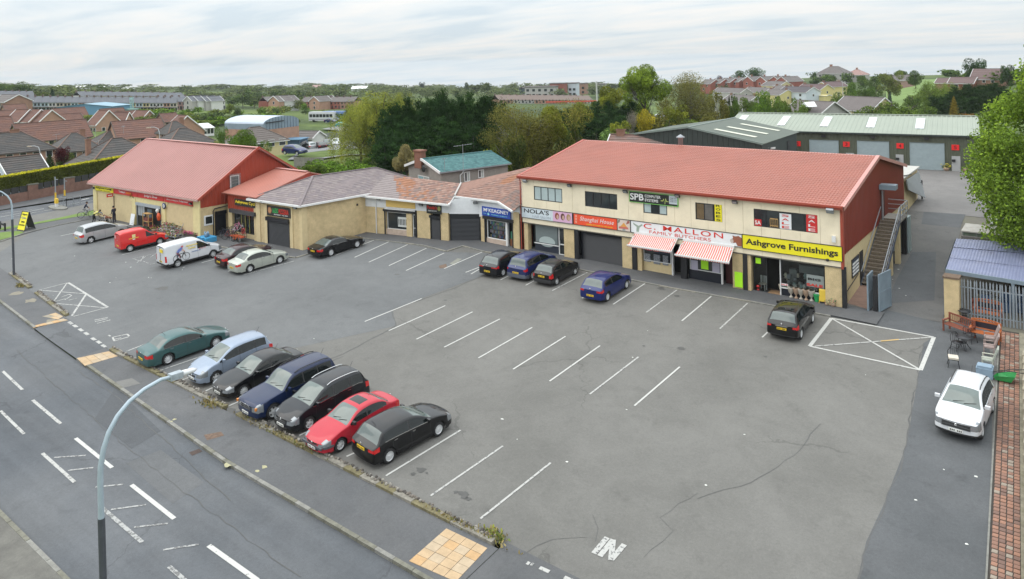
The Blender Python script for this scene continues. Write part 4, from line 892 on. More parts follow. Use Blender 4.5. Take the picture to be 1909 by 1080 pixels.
FL.bb(0,LL,-.4,LBE-.05,-.3,0).B('front_wall',M_TANS,LB_)
for x0,x1 in((177,184),(249,256),(303,311),(362,376)):
 u0,u1=FL.px(x0,420)[0],FL.px(x1,440)[0];FL.bb(max(u0,-.1),min(u1,LL+.05),-.3,LBE-.02,0,.10).B('pilaster',M_YEL,LB_)
mb=MB();u0,u1=FL.px(256,420)[0],FL.px(303,430)[0];FL.box(mb,u0-1.1,u1+1.1,2.42,3.0,.0,.06);mb.B('lintel_band',M_YEL,LB_)
GR=Frame((XB,YB),(XB+.25,.4));GL=GR.len;ry=6.0
def lt(y):return LBE+(7.65-LBE)*(1-abs(y-ry)/ry) if y<2*ry else LBE
GR.bb(0.05,GL,-.4,2.9,-.25,0).B('side_wall',M_TANR,LB_)
MB().add([GR.p(0,LBE,-.3),GR.p(GL,LBE,-.3),GR.p(ry,7.6,-.3),GR.p(0,2,-.3),GR.p(GL,2,-.3)],[(0,2,1),(0,1,4,3)]).B('gable_backing',M_RED,LB_)
mb=MB();ribbed(mb,GR.p(.02,0,.01),GR.U,GL-.04,lambda u:2.82,lambda u:lt(u)+.02,V((0,0,1)),GR.n,.42,.035,flat=.62);mb.B('red_cladding',M_RED,LB_)
RZ=7.7
e0,e1,r0,r1=zp(174.5,342,3.66),zp(364,376.5,3.66),atx(289,262.5,-73.4),atx(481,276.5,-52.4)
e0=V((-73.5,YA-.35,3.62));e1=V((XB+.35,YB-.38,3.62));r0=V((-73.5,-6.5,7.75));r1=V((XB+.45,-5.95,7.75))
def RSL(name,e0,e1,r0,r1,m,root,pitch=.2,d=.03,flat=.5):
 Ud=(e1-e0);W=Ud.length;Ud.normalize();Up=(r0-e0);Up=Up-Ud*Up.dot(Ud);ln=Up.length;Up.normalize();n=Ud.cross(Up)
 if n.z<0:n=-n
 mb=MB();ribbed(mb,e0,Ud,W,lambda u:0,lambda u:ln,Up,n,pitch,d,flat=flat);mb.plate([e0-n*.02,e1-n*.02,e1-n*.02+Up*ln,e0-n*.02+Up*ln],.06);return mb.B(name,m,root)
RSL('roof',e0,e1,r0,r1,M_REDRP,LB_,.40,.09,.3)
b0,b1=V((XB+.45,.55,3.62)),V((-73.5,-.2,3.62));RSL('roof',b0,b1,r1,r0,M_REDRP,LB_,.5)
MB().bar(r0+V((0,0,.07)),r1+V((0,0,.07)),.4,.05).B('ridge_cap',M_PINKT,LB_)
for a,b in((e0,r0),(e1,r1),(b0,r1)):
 MB().bar(a+V((0,0,.03)),b+V((0,0,.05)),.12,.22).B('barge_flashing',M_PINKT if a is e0 else M_REDT,LB_)
MB().bar(e0+V((0,-.06,-.03)),e1+V((0,-.06,-.03)),.14,.12).B('gutter',flat('dusty pink gutter',(.42,.27,.24)),LB_)
u0,z1=GR.px(428,328);u1,z0=GR.px(446,354);window(GR,u0,u1,z0,z1,LB_,1,M_WHT,d=.04,fw=.10,gm=flat('dim glass',(.10,.13,.12),.2),dep=.06)
mb=MB();
for k in range(9):uu=u0-.06+(u1-u0+.12)*k/8;mb.bar(GR.p(uu,z0-.1,.16),GR.p(uu,z1+.12,.16),.02)
for k in range(7):zz=z0-.1+(z1-z0+.22)*k/6;mb.bar(GR.p(u0-.1,zz,.16),GR.p(u1+.1,zz,.16),.02)
mb.B('window_cage',MGM,LB_)
ud0,ud1=GR.px(402.5,441)[0],GR.px(420,437)[0];shutter(GR,ud0,ud1,.0,2.25,LB_,d=.0,box=.3,slat=.09)
uw0,zw1=GR.px(380,403);uw1,zw0=GR.px(398,418);window(GR,uw0,uw1,zw0,zw1,LB_,1,M_WHT,d=.0,fw=.13,gm=MGD,dep=.07)
MB().tube([GR.p(ud0-.25,.0,.09),GR.p(ud0-.25,2.35,.09),GR.p(ud0-.1,2.55,.09),GR.p(GL*.32,2.72,.09)],.05,8).B('downpipe',M_BLK,LB_)
GR.bb(.25,.30,.6,2.1,.01,.02).B('strip',M_TANS,LB_)
ue0,ue1=FL.px(257.5,421)[0],FL.px(302.5,430)[0]
FL.bb(ue0,ue1,.02,2.34,.005,.012).B('entrance_opening',M_DARK,LB_)
FL.bb(ue0-.02,ue1+.02,2.12,2.42,.0,.22).B('shutter_box',flat('galvanised box',(.34,.37,.40),.4),LB_)
for uu in(ue0-.03,ue1):FL.bb(uu,uu+.06,.0,2.2,.0,.12).B('shutter_guide',MGM,LB_)
for k in range(3):mb=MB();q=ue0+.15+k*.42;FL.box(mb,q,q+.36,1.1,2.05,.014,.03);mb.B('shutter_slats',flat('pale grey slats',(.33,.35,.36),.5),LB_)
FL.bb(ue0+1.9,ue0+2.7,.9,1.9,.014,.02).B('inner_window',flat('inner glass',(.10,.13,.15),.1),LB_)
balloon=MB();balloon.lathe([(.0,0),(.1,.04),(.17,.18),(.17,.28),(.1,.4),(0,.43)],12,MT(FL.p(ue1-.25,1.75,.3)));solo(balloon,'globe_lamp',M_WHT,'white round ball hanging at the right of the store entrance','globe')
balloon=MB();balloon.lathe([(.0,0),(.15,.1),(.2,.5),(.12,.75),(0,.8)],10,MT(FL.p(ue1-.05,1.0,.28)));solo(balloon,'inflatable',flat('orange red vinyl',(.65,.10,.03),.3),'orange red inflatable beside the store entrance','inflatable')
def fsign(x0,x1,face,label,z0=2.93,z1=3.42,fr=FL,d=.10,**k):
 a,b=fr.px(x0,370,d)[0],fr.px(x1,370,d)[0];r=board(fr,a,b,z0,z1,'shop_sign',label,bg_=face,d=d,th=.06,frame=None,**k);return r,a,b
r,a,b=fsign(179,212,YSG,'yellow cycle shop sign at the far left end of the store front');W=b-a
LTR(FL,r,'Ashgrove Cycles',a+W*.48,3.23,W*.86,.26,INK,d=.166,bold=.015);LTR(FL,r,'SALES  REPAIRS',a+W*.5,3.01,W*.7,.08,INK,d=.166)
mb=MB();M=FL.mat(a+W*.88,3.25,.168);mb.lathe([(.09,0),(.11,.01)],14,M@MT((-.12,-.03,0)));mb.lathe([(.09,0),(.11,.01)],14,M@MT((.14,-.03,0)));mb.bar(M@V((-.12,-.03,.01)),M@V((.02,.1,.01)),.02);mb.bar(M@V((.02,.1,.01)),M@V((.14,-.03,.01)),.02);mb.B('bicycle_logo',INK,r)
r,a,b=fsign(213,258,REDS,'first red store fascia sign reading Today\'s extra');W=b-a
LTR(FL,r,"Today's",a+W*.36,3.19,W*.27,.28,WHL,d=.166,bold=.01);LTR(FL,r,"extra",a+W*.63,3.19,W*.2,.2,flat('orange lettering',(.9,.3,.02)),d=.166,bold=.01)
r,a,b=fsign(258.6,306,REDS,'middle red store fascia sign reading Judge\'s Shop');W=b-a;LTR(FL,r,"Judge's Shop",a+W*.5,3.2,W*.5,.30,WHL,d=.166,bold=.005)
r,a,b=fsign(307.5,359.5,REDS,'right hand red store fascia sign with white wording and a small logo');W=b-a;LTR(FL,r,"More at Ashgrove",a+W*.30,3.2,W*.42,.12,WHL,d=.166,bold=.01);LTR(FL,r,"Today's local",a+W*.68,3.22,W*.3,.22,WHL,d=.166,bold=.01)
mb=MB();q=FL.p(FL.px(212,360)[0],2.72,.1);root=thing('projecting_sign','small red projecting sign with white wording under the yellow sign','sign',q);mb.obox(q+FL.n*.3,FL.n*.33,FL.U*.03,V((0,0,.17)));mb.B('board',REDS,root);MB().obox(q+FL.n*.3+FL.U*.032,FL.n*.22,FL.U*.003,V((0,0,.05))).B('wording',WHL,root)
mb=MB();q=FL.p(FL.px(213.5,380)[0],0,.06);mb.tube([q+V((0,0,-.1)),q+V((0,0,2.6))],.04,6);mb.B('downpipe',flat('brown pipe',(.09,.05,.04)),LB_)
u,z=FL.px(246,365,.1);root=thing('emblem_sign','yellow and black hanging emblem left of the store entrance','sign',FL.p(u,z,.1));BSH_(FL,root,[(u+a,z+b) for a,b in[(-.5,-.2),(-.3,.1),(-.45,.3),(0,.33),(.35,.2),(.6,.05),(.3,-.05),(.35,-.25),(0,-.12)]],.12,flat('emblem black',(.06,.05,.02)));FL.bb(u-.32,u+.2,z-.08,z+.26,.13,.16).B('plate',flat('emblem yellow',(.6,.45,.05)),root)
u,z=FL.px(306.5,384,.1);root=thing('round_sign','round dark blue sign with a white disc right of the entrance','sign',FL.p(u,z,.1));mb=MB();M=FL.mat(u,z,.12);mb.lathe([(0,0),(.30,0),(.30,.06),(0,.06)],20,M);mb.B('disc',flat('navy disc',(.03,.05,.13)),root);MB().lathe([(0,.065),(.17,.065)],16,M).B('white_disc',WHL,root);MB().lathe([(0,.07),(.07,.07)],12,M).B('centre_dot',INK,root)
for a,lab in[((176,350),'black floodlight at the far left corner of the store'),((357,379),'black floodlight at the right end of the red store signs')]:u,z=FL.px(*a,.2);floodlight(FL,u,z,lab)
# ------- red roofed link with the cycle shop
LK=thing('cycle_shop','small red roofed link building with black shutters and bicycles outside','building',(-50,-5,0))
KF=Frame((-51.75,-9.75),(-47.3,-9.65));KL=KF.len
mb=MB();ribbed(mb,KF.p(0,0,.0),KF.U,KL,lambda u:2.55,lambda u:4.0,V((0,0,1)),KF.n,.35,.03,flat=.6);KF.box(mb,0,KL,2.5,4.0,-.2,-.02);mb.B('red_cladding',M_RED,LK)
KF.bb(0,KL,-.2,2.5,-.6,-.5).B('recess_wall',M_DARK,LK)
KF.bb(0,.62,-.3,2.52,-.5,.0).B('pier',M_TANS,LK)
KF.bb(.8,KL,-.3,.45,-.3,-.05).B('stall_riser',M_TANS,LK)
window(KF,.8,KL,.45,2.3,LK,4,M_BLK,d=-.2,fw=.08)
KF.bb(.55,KL+.1,2.28,2.62,.0,.30).B('shutter_box',mat('dark grey box',(.05,.05,.055),.5),LK)
for k in range(3):KF.bb(1.9+k*.62,2.02+k*.62,.5,2.2,-.12,-.10).B('window_strip',flat('yellow film',(.2,.18,.05)),LK)
k0,k1=V((-52.3,-10.05,4.02)),V((-46.9,-9.95,4.02));kr0,kr1=V((-52.3,-4.0,5.5)),V((-47.5,-4.0,5.5))
def slope_poly(name,pts,m,root,rib=None,th=.08):mb=MB();mb.plate(pts,th);return mb.B(name,m,root)
RSL('roof',k0,k1,kr0,kr1,M_REDR,LK,.35,.03,.5)
RSL('roof',V((-46.9,1.4,4.0)),V((-52.3,1.4,4.0)),kr1,kr0,M_REDR,LK,.5)
MB().bar(kr0+V((0,0,.06)),kr1+V((.1,0,.06)),.35,.05).B('ridge_cap',M_PINKT,LK)
MB().add([V((-47.0,-9.8,3.2)),V((-47.0,1.3,3.2)),V((-47.0,1.3,4.0)),V((-47.0,-4,5.45)),V((-47.0,-9.8,4.0))],[(0,1,2,3,4)]).B('gable',M_RED,LK)
(ua,zt_),(ub,zb2)=KF.px(438,364,.05),KF.px(478,387,.05)
r=board(KF,ua,KL,3.0,3.6,'shop_sign','black sign with yellow letters reading Ashgrove Cycles over the bicycles',bg_=BLKS,d=.04,frame=None);LTR(KF,r,'Ashgrove Cycl',(ua+KL)/2+.02,3.32,(KL-ua)*.95,.36,YEL2,d=.115,bold=.02)
# ------- pizzeria corner unit with hipped slate roof
PZ=thing('takeaway_shop','tan rendered corner shop with a grey hipped slate roof','building',(-44,-3,0))
PF=Frame((-47.55,-9.75),(-41.0,-9.35));PL=PF.len;ZE=3.75
PF.bb(0,PL,-.4,ZE,-.3,0).B('front_wall',M_TANR,PZ)
PS=Frame((-41.0,-9.35),(-40.35,-2.85));PS.bb(0,PS.len,-.4,ZE,-.3,0).B('side_wall',M_TANR,PZ)
def fu(x):return PF.px(x,450)[0]
for a,b in((479.5,487),(495,500.5),(541,547.5),(560,566.5)):PF.bb(max(0,fu(a)),min(PL+.06,fu(b)),-.3,ZE-.02,0,.07).B('pilaster',M_TANS,PZ)
PS.bb(-.03,.45,-.3,ZE-.02,0,.06).B('pilaster',M_TANS,PZ)
shutter(PF,fu(501),fu(541),.0,2.45,PZ,d=.0,box=.32,slat=.1,out_=.2)
r=board(PF,PF.px(498,385,.1)[0],PF.px(541,395,.1)[0],2.62,3.42,'shop_sign','black pizzeria sign with green LAZIO and red PIZZERIA',bg_=BLKS,d=.03,frame=M_BLK);ua,ub=PF.px(498,385,.1)[0],PF.px(541,395,.1)[0];W=ub-ua
LTR(PF,r,'LAZIO',ua+W*.36,3.08,W*.25,.42,GRNL,d=.106,bold=.02);LTR(PF,r,'PIZZERIA',ua+W*.72,3.06,W*.42,.42,REDL,d=.106,bold=.02);LTR(PF,r,'RESTAURANT   TAKE AWAY',ua+W*.6,2.74,W*.6,.09,WHL,d=.106)
BSH_(PF,r,ell(ua+W*.11,3.05,.27,.3),.107,flat('pizza print',(.35,.16,.08)));BSH_(PF,r,ell(ua+W*.11,3.05,.17,.2),.111,flat('pizza print 2',(.5,.25,.12)))
for x,lab in((491,'black lamp left of the pizzeria sign'),(552,'black lamp right of the pizzeria sign')):u,z=PF.px(x,376+(x-491)*.17,.2);floodlight(PF,u,z,lab)
EC=V((-40.75,-9.75,ZE+.06));EL=V((-48.0,-10.15,ZE+.06));EB=V((-40.0,-2.7,ZE+.06));AP=V((-44.4,-5.6,5.5));RB2=V((-43.4,1.2,5.5));BR=V((-39.6,4.6,ZE+.06));BL=V((-47.4,4.4,ZE+.06));LBk=V((-47.9,-3,ZE+.06))
mb=MB()
def tri_tiles(mb,A,B,C,nc,nt_,**k):tiles(mb,A,B,C.lerp(A,.002),C,nc,nt_,**k)
def HT_(mb,A,B,apex,apex2,nc,w_tile,**k):
 A,B,apex,apex2=map(V,(A,B,apex,apex2))
 nrm=(B-A).cross(apex2-A).normalized()
 if nrm.z<0:nrm=-nrm
 mb.add([A-nrm*.04,B-nrm*.04,apex-nrm*.04,apex2-nrm*.04],[(0,1,2,3)] if(apex-apex2).length>.01 else[(0,1,2)],0)
 for j in range(nc):
  v0,v1=j/nc,(j+1)/nc;a0,b0_,a1,b1_=A.lerp(apex2,v0),B.lerp(apex,v0),A.lerp(apex2,v1),B.lerp(apex,v1)
  n=max(1,int((b0_-a0).length/w_tile))
  for i in range(n):
   s0,s1=i/n,(i+1)/n;h=k.get('lip',.025)+RU(-.006,.006)
   P=[a0.lerp(b0_,s0)+nrm*h,a0.lerp(b0_,s1)+nrm*h,a1.lerp(b1_,s1)+nrm*.004,a1.lerp(b1_,s0)+nrm*.004];mi=k['pick']((s0+s1)/2,(v0+v1)/2) if 'pick' in k else rnd.randrange(k.get('nm',1))
   mb.add(P+[a0.lerp(b0_,s0)-nrm*.004,a0.lerp(b0_,s1)-nrm*.004],[(0,1,2,3),(4,5,1,0)],mi)
HT_(mb,EL,EC,AP,AP,16,.5,nm=3);HT_(mb,EC,BR,RB2,AP,16,.5,nm=3);HT_(mb,BR,BL,RB2,RB2,10,.8,nm=3);HT_(mb,BL,EL,AP,RB2,8,1.2,nm=3);mb.B('roof',SL,PZ)
def ridge(root,pts,m,w=.22):mb=MB();[mb.bar(V(a)+V((0,0,.05)),V(b)+V((0,0,.05)),w,.07) for a,b in zip(pts,pts[1:])];return mb.B('ridge_tiles',m,root)
ridge(PZ,[EL,AP,RB2],SL[2],.16);ridge(PZ,[EC,AP],SL[2],.2);ridge(PZ,[BR,RB2,BL],SL[2],.16)
mb=MB();mb.bar(EL,EC,.12,.16);mb.bar(EC,EB,.12,.16);mb.B('gutter',M_WHT,PZ);MB().bar(BR,EB,.1,.14).B('gutter',M_WHT,PZ)
MB().obox(PS.p(5.6,3.0,.03),PS.U*.08,PS.n*.03,V((0,0,.09))).B('vent',M_BLK,PZ)
# ------- brown tiled terrace of three little shops
U2=thing('shop_terrace','low tan shop terrace with patchy brown and orange tiled roof','building',(-33,0,.2))
TF=Frame((-40.4,-2.85),(-31.5,-1.2));TL=TF.len
def tu(x):return TF.px(x,430)[0]
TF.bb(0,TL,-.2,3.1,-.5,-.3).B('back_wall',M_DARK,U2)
for a,b in((683,719.5),(758,768),(778,804),(821.5,836)):TF.bb(max(0,tu(a)),min(TL,tu(b)),-.2,3.05,-.4,0).B('pier',M_TANR,U2)
TF.bb(0,TL,2.72,3.62,-.4,.02).B('fascia',MBO,U2)
TF.bb(tu(719),tu(759),-.1,.82,-.3,-.08).B('stall_riser',mat('pinkish render',(.46,.36,.29),.85,coord='World'),U2)
window(TF,tu(721),tu(758),.82,2.35,U2,1,M_WHT,d=-.2,fw=.05);TF.bb(tu(716),tu(776),2.42,2.62,-.1,.12).B('shutter_box',M_BLK,U2);TF.bb(tu(719),tu(775),2.62,2.70,.02,.10).B('sill',M_WHT,U2)
for a in(717.5,775):TF.bb(tu(a),tu(a)+.12,.0,2.5,-.1,.06).B('black_post',M_BLK,U2)
door(TF,tu(768.5),tu(776),.1,2.3,U2,d=-.2)
for a,b,m,lab in[((740,405),(758,425),flat('white window graphic',(.55,.56,.55)),'white notice with dark marks in the empty shop window')]:PST(TF,a,b,m,lab,'||||||',INK,d=-.13)
r=board(TF,TF.px(719.5,376,.05)[0],TF.px(774,385,.05)[0],2.85,3.45,'blank_sign','blank ochre fascia panel over the empty shop',bg_=flat('ochre panel',(.66,.45,.14)),d=.03,th=.04,frame=None)
shutter(TF,tu(804),tu(820.5),.1,2.42,U2,d=-.02,box=.2,slat=.09)
a_,b_=TF.px(795.5,385,.05)[0],TF.px(823,390,.05)[0];r=board(TF,a_,b_,2.58,3.42,'shop_sign','small black sign with red lettering over the narrow shutter',bg_=BLKS,d=.03,frame=None);LTR(TF,r,"Panda's",a_+(b_-a_)*.38,3.12,(b_-a_)*.66,.3,REDL,d=.106,bold=.02);LTR(TF,r,"CHINESE TAKE AWAY",a_+(b_-a_)*.4,2.82,(b_-a_)*.6,.1,WHL,d=.106);BSH_(TF,r,ell(a_+(b_-a_)*.86,3.05,.16,.2),.107,flat('sign olive',(.35,.35,.1)))
for x,y,lab in((707,370,'black lamp on the white fascia left of the blank panel'),(786,381,'black lamp on the white fascia left of the small black sign')):u,z=TF.px(x,y,.2);floodlight(TF,u,z,lab)
mb=MB();q=TF.p(tu(703),0,.08);mb.tube([q+V((0,0,-.1)),q+V((0,0,3.0)),q+V((-.05,.1,3.6))],.045,8);mb.B('downpipe',M_WHT,U2)
DF=Frame((-31.5,-1.2),(-29.2,.1));DLn=DF.len
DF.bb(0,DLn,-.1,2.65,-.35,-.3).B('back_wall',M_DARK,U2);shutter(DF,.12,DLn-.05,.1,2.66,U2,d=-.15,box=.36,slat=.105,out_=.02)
mb=MB();mb.add([DF.p(0,2.66,.0),DF.p(DLn,2.66,.0),DF.p(DLn,3.98,.0),DF.p(.55,3.98,0),DF.p(0,3.5,0)],[(0,1,2,3,4)]);
for k in range(8):z=2.75+k*.15;mb.bar(DF.p(max(0,.0),z,.004),DF.p(DLn,z,.004),.012,.012)
mb.B('gable_boards',MBO,U2)
CFm=Frame((-29.2,.1),(-24.75,-.1));CL_=CFm.len
def cu(x):return CFm.px(x,430)[0]
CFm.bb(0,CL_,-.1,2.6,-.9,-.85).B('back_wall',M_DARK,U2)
CFm.bb(0,CL_,2.45,3.98,-.3,.0).B('fascia',MBO,U2)
for a,b in((897,904),(957,969)):CFm.bb(max(0,cu(a)),min(CL_,cu(b)),-.1,2.5 if a<900 else 3.3,-.3,.02).B('pier',M_TANR,U2)
mb=MB();CFm.box(mb,cu(904),cu(904)+.12,.0,2.5,-.1,.07);CFm.box(mb,cu(955.5),cu(957),.0,2.5,-.1,.07);CFm.box(mb,cu(902),cu(958),2.36,2.62,.0,.16);mb.B('shutter_box',M_BLK,U2)
CFm.bb(cu(906),cu(942),-.1,.72,-.2,-.05).B('stall_riser',mat('pinkish render',(.46,.36,.29)),U2)
window(CFm,cu(907),cu(942),.72,2.3,U2,1,M_WHT,d=-.15,fw=.07,gm=MGL)
shelf=thing('window_display','rows of colourful packets in the chemist window','display',CFm.p(cu(925),.8,-.5));cols=[flat('pack %d'%k,c) for k,c in enumerate([(.1,.2,.5),(.6,.6,.62),(.35,.15,.1),(.15,.4,.3),(.5,.35,.5),(.3,.35,.6),(.55,.5,.3)])]
for zz in(.8,1.15,1.5,1.85):
 u=cu(909)
 while u<cu(940):w0=RU(.08,.2);CFm.bb(u,u+w0,zz,zz+RU(.14,.3),-.5,-.35).B('packet',cols[rnd.randrange(7)],shelf);u+=w0+.02
CFm.bb(cu(908),cu(941),.74,2.3,-.62,-.6).B('display_back',flat('pale backing',(.3,.33,.38)),shelf)
CFm.bb(cu(942),cu(945),.0,2.4,-.25,-.05).B('white_mullion',M_WHT,U2)
CFm.bb(cu(946),cu(955),.1,.9,-.7,-.3).B('counter',flat('brown counter',(.22,.09,.04)),U2);CFm.bb(cu(946),cu(954),.9,1.5,-.7,-.4).B('counter_goods',flat('green goods',(.1,.3,.2)),U2)
a_,b_=CFm.px(898,385,.2)[0],CFm.px(951,400,.2)[0];r=board(CFm,a_,b_,2.66,3.42,'shop_sign','royal blue chemist sign reading McKEAGNEY with a pale cross',bg_=BLUS,d=.12,frame=None);W=b_-a_
LTR(CFm,r,'M',a_+W*.12,3.16,W*.11,.30,WHL,d=.196,bold=.01);LTR(CFm,r,'C',a_+W*.205,3.22,W*.05,.16,WHL,d=.196,bold=.01);LTR(CFm,r,'KEAGNEY',a_+W*.60,3.16,W*.70,.30,WHL,d=.196,bold=.01)
mb=MB();c_=a_+W*.23;CFm.box(mb,c_-.03,c_+.03,2.72,2.95,.19,.197);CFm.box(mb,c_-.12,c_+.12,2.80,2.86,.19,.198);mb.B('cross',flat('mint',(.3,.7,.65)),r);LTR(CFm,r,'PHARMACY & HEALTH',a_+W*.62,2.82,W*.55,.11,flat('pale blue lettering',(.2,.5,.6)),d=.196);LTR(CFm,r,'YOUR',a_+W*.1,2.85,W*.12,.08,flat('pale blue lettering',(.2,.5,.6)),d=.196)
u,z=CFm.px(892,373,.2);floodlight(DF,DLn-.25,3.72,'black lamp on the white boards above the chemist sign')
def pkU(u,v):
 if.02<u<.20+.25*(1-v):return 4 if False else(0 if rnd.random()<.0 else 5)
 d=hypot((u-.36)/.16,(v-.62)/.35);q=rnd.random()
 if d<1 and q<.75:return 3
 d=hypot((u-.62)/.2,(v-.3)/.22)
 if d<1 and q<.4:return 3
 return RC([0,0,1,2,2,4])
mb=MB();tiles(mb,V((-40.5,-3.2,3.72)),V((-31.0,-1.75,3.60)),V((-32.9,2.0,4.68)),V((-43.2,1.4,4.9)),13,34,lip=.03,pick=pkU);mb.B('roof',BT+[SL[1]],U2)
mb=MB();tiles(mb,V((-32.9,2.0,4.68)),V((-43.2,1.4,4.9)),V((-42,6,3.7)),V((-33,6,3.6)),6,16,nm=3);mb.B('roof',BT,U2)
def pkM(u,v):q=rnd.random();return 3 if(u<.55 and hypot((u-.42)/.25,(v-.75)/.3)<1 and q<.6) else RC([0,0,1,2])
mb=MB();zc_=lambda y:4.03+.335*y
HT_(mb,V((-31.9,-.15,zc_(-.15))),V((-26.9,-.15,zc_(-.15))),V((-26.0,5.9,zc_(5.9))),V((-28.1,5.9,zc_(5.9))),20,.3,lip=.03,pick=pkM)
HT_(mb,V((-26.9,-.15,zc_(-.15))),V((-24.5,-1.15,zc_(-1.15))),V((-24.5,5.9,zc_(5.9))),V((-26.0,5.9,zc_(5.9))),20,.3,lip=.03,pick=lambda u,v:RC([1,4,0]))
mb.add([(-31.9,-.15,zc_(-.15)+.01),(-28.1,5.9,zc_(5.9)+.0),(-33,2,4.7)],[(0,1,2)],0);mb.B('roof',BT,U2)
MB().add([(-28.1,5.9,6.0),(-24.5,5.9,6.0),(-24.5,12,3.6),(-30,12,3.6),(-33,2,4.68)],[(0,1,2,3),(0,3,4)]).B('roof',BT[1],U2)
MB().bar((-32.9,2.0,4.75),(-31.7,-.2,4.1),.14,.1).B('ridge_tiles',flat('pale mortar',(.4,.38,.36)),U2)
mb=MB()
for a,b in(((-40.45,-3.25,3.68),(-31.0,-1.8,3.56)),((-31.0,-1.8,3.54),(-31.75,-.25,3.92)),((-31.8,-.22,3.96),(-26.85,-.22,3.96)),((-26.85,-.22,3.96),(-24.55,-1.25,3.60))):mb.bar(a,b,.12,.15)
mb.B('gutter',M_WHT,U2)
MB().add([V((-26.9,-.08,3.95)),V((-24.6,-.1,3.95)),V((-24.6,-1.15,3.55)),V((-26.9,-.08,3.2)),V((-24.6,-.1,3.2))],[(0,1,2),(3,4,1,0)]).B('soffit',MBO,U2)
# ------- grey rendered house with the teal roof behind
def tcol(name,c):return mat(name,c,.8,var=.12,vs=2,coord='World')
TEAL=[tcol('teal tile',(.065,.165,.165)),tcol('teal tile pale',(.08,.19,.19)),tcol('teal tile dark',(.05,.135,.14))]
M_GREYR=mat('grey render',(.27,.245,.22),.95,var=.1,fine=.12,coord='World')
HT=thing('house','grey rendered house with a teal tiled roof behind the shops','house',(-40,14,.5))
def solve_house():
 return None
TL_=atd(820,323.5,74.5);TE=atd(953.5,303,79.5);RG0=atd(788,297,77.6);RG1=atd(940,279.5,82.4);GB=atd(748,328,80.5)
zt_=(TL_.z+TE.z)/2
dU=(TE-TL_);dU.z=0;LN=dU.length;dU.normalize();nB=V((-dU.y,dU.x,0))
if nB.dot(CF)<0:nB=-nB
hd=7.4;o_=V((TL_.x,TL_.y,0));ze=zt_;zr=RG0.z
a,b=o_+V((0,0,ze)),o_+dU*LN+V((0,0,ze));c,d=o_+dU*LN+nB*hd/2+V((0,0,zr)),o_+nB*hd/2+V((0,0,zr));e_,f_=o_+dU*LN+nB*hd+V((0,0,ze)),o_+nB*hd+V((0,0,ze))
mb=MB();tiles(mb,a,b,c,d,15,34,lip=.035,nm=3);mb.B('roof',TEAL,HT);mb=MB();tiles(mb,e_,f_,d,c,8,12,lip=.03,nm=3);mb.B('roof',TEAL,HT);ridge(HT,[d,c],TEAL[0],.25)
HFm=Frame(o_+dU*.35+nB*.3,o_+dU*(LN-.3)+nB*.3);HG=Frame(o_+dU*.35+nB*(hd-.3),o_+dU*.35+nB*.3)
mb=MB();p0,p1,p2,p3=[o_+dU*x+nB*y for x,y in((.35,.3),(LN-.3,.3),(LN-.3,hd-.3),(.35,hd-.3))]
pr=lambda p,z:V((p.x,p.y,z));g0=-1
mb.add([pr(p0,g0),pr(p1,g0),pr(p2,g0),pr(p3,g0),pr(p0,ze),pr(p1,ze),pr(p2,ze),pr(p3,ze),pr(p0.lerp(p3,.5),zr-.15),pr(p1.lerp(p2,.5),zr-.15)],[(0,1,5,4),(1,2,6,9,5),(2,3,7,6),(3,0,4,8,7)]);mb.B('wall',M_GREYR,HT)
mb=MB();mb.bar(a+V((0,0,-.05)),d+V((0,0,-.02)),.08,.26);mb.bar(f_+V((0,0,-.05)),d+V((0,0,-.02)),.08,.26);mb.B('bargeboard',M_WHT,HT);MB().bar(a+V((0,0,-.06)),b+V((0,0,-.06)),.12,.12).B('gutter',MGM,HT)
for x0,y0_,x1,y1_,fr in((865,321,876,338,HFm),(891,317,902,331,HFm),(780,326,801,341,HG)):
 (ua,za),(ub,zb3)=fr.px(x0,y0_),fr.px(x1,y1_);window(fr,min(ua,ub),max(ua,ub),min(za,zb3),max(za,zb3),HT,2,M_WHT,d=.01,fw=.09,dep=.05,gms=[MGD if fr is HFm else flat('teal blind',(.25,.42,.45),.3),flat('net curtain',(.4,.42,.4),.3)])
mb=MB();q=HFm.px(857,330)[0];mb.tube([HFm.p(q,.5,.1),HFm.p(q,ze-.6,.1),HFm.p(q+.5,ze-.1,.2)],.06,6);mb.B('downpipe',M_WHT,HT)
cm=o_+dU*.2+nB*(hd/2+.6);mb=MB();mb.box(cm.x-.5,cm.x+.5,cm.y-.35,cm.y+.35,ze,zr+.75);mb.box(cm.x-.6,cm.x+.6,cm.y-.45,cm.y+.45,zr+.75,zr+.9);mb.B('chimney',mat('chimney brick',(.2,.09,.06),.9),HT)
sd_=thing('satellite_dish','dark satellite dish on the gable of the teal roofed house','satellite dish',HG.p(*HG.px(795,314),.2));MB().lathe([(0,0),(.2,.02),(.38,.1),(.38,.12),(0,.03)],14,HG.mat(*HG.px(795,314),.25)).B('dish',M_BLK,sd_);mb=MB();q=HG.px(795,314);mb.bar(HG.p(q[0],q[1],.0),HG.p(q[0],q[1],.3),.05);mb.B('bracket',M_BLK,sd_)
def aerial(base,top,label,r=.025,n=5,size=.8):
 root=thing('tv_aerial',label,'aerial',base);MB().tube([base,top],r,5).B('mast',MGM,root);mb=MB();a=rnd.random()*3;d=V((cos(a),sin(a),.1));s_=V((-sin(a),cos(a),0));mb.bar(top-d*size*.6+V((0,0,-.1)),top+d*size*.6+V((0,0,-.1)),.03)
 for k in range(n):c=top+d*size*(-.5+k/(n-1))+V((0,0,-.1));mb.bar(c-s_*.28,c+s_*.28,.02)
 mb.B('elements',MGM,root)
q=atd(864,326,74.8);aerial(V((q.x,q.y,q.z-.3)),V((q.x,q.y,atd(863,269,74.8).z)),'tall aerial mast rising in front of the teal roof',size=1.6,n=7)
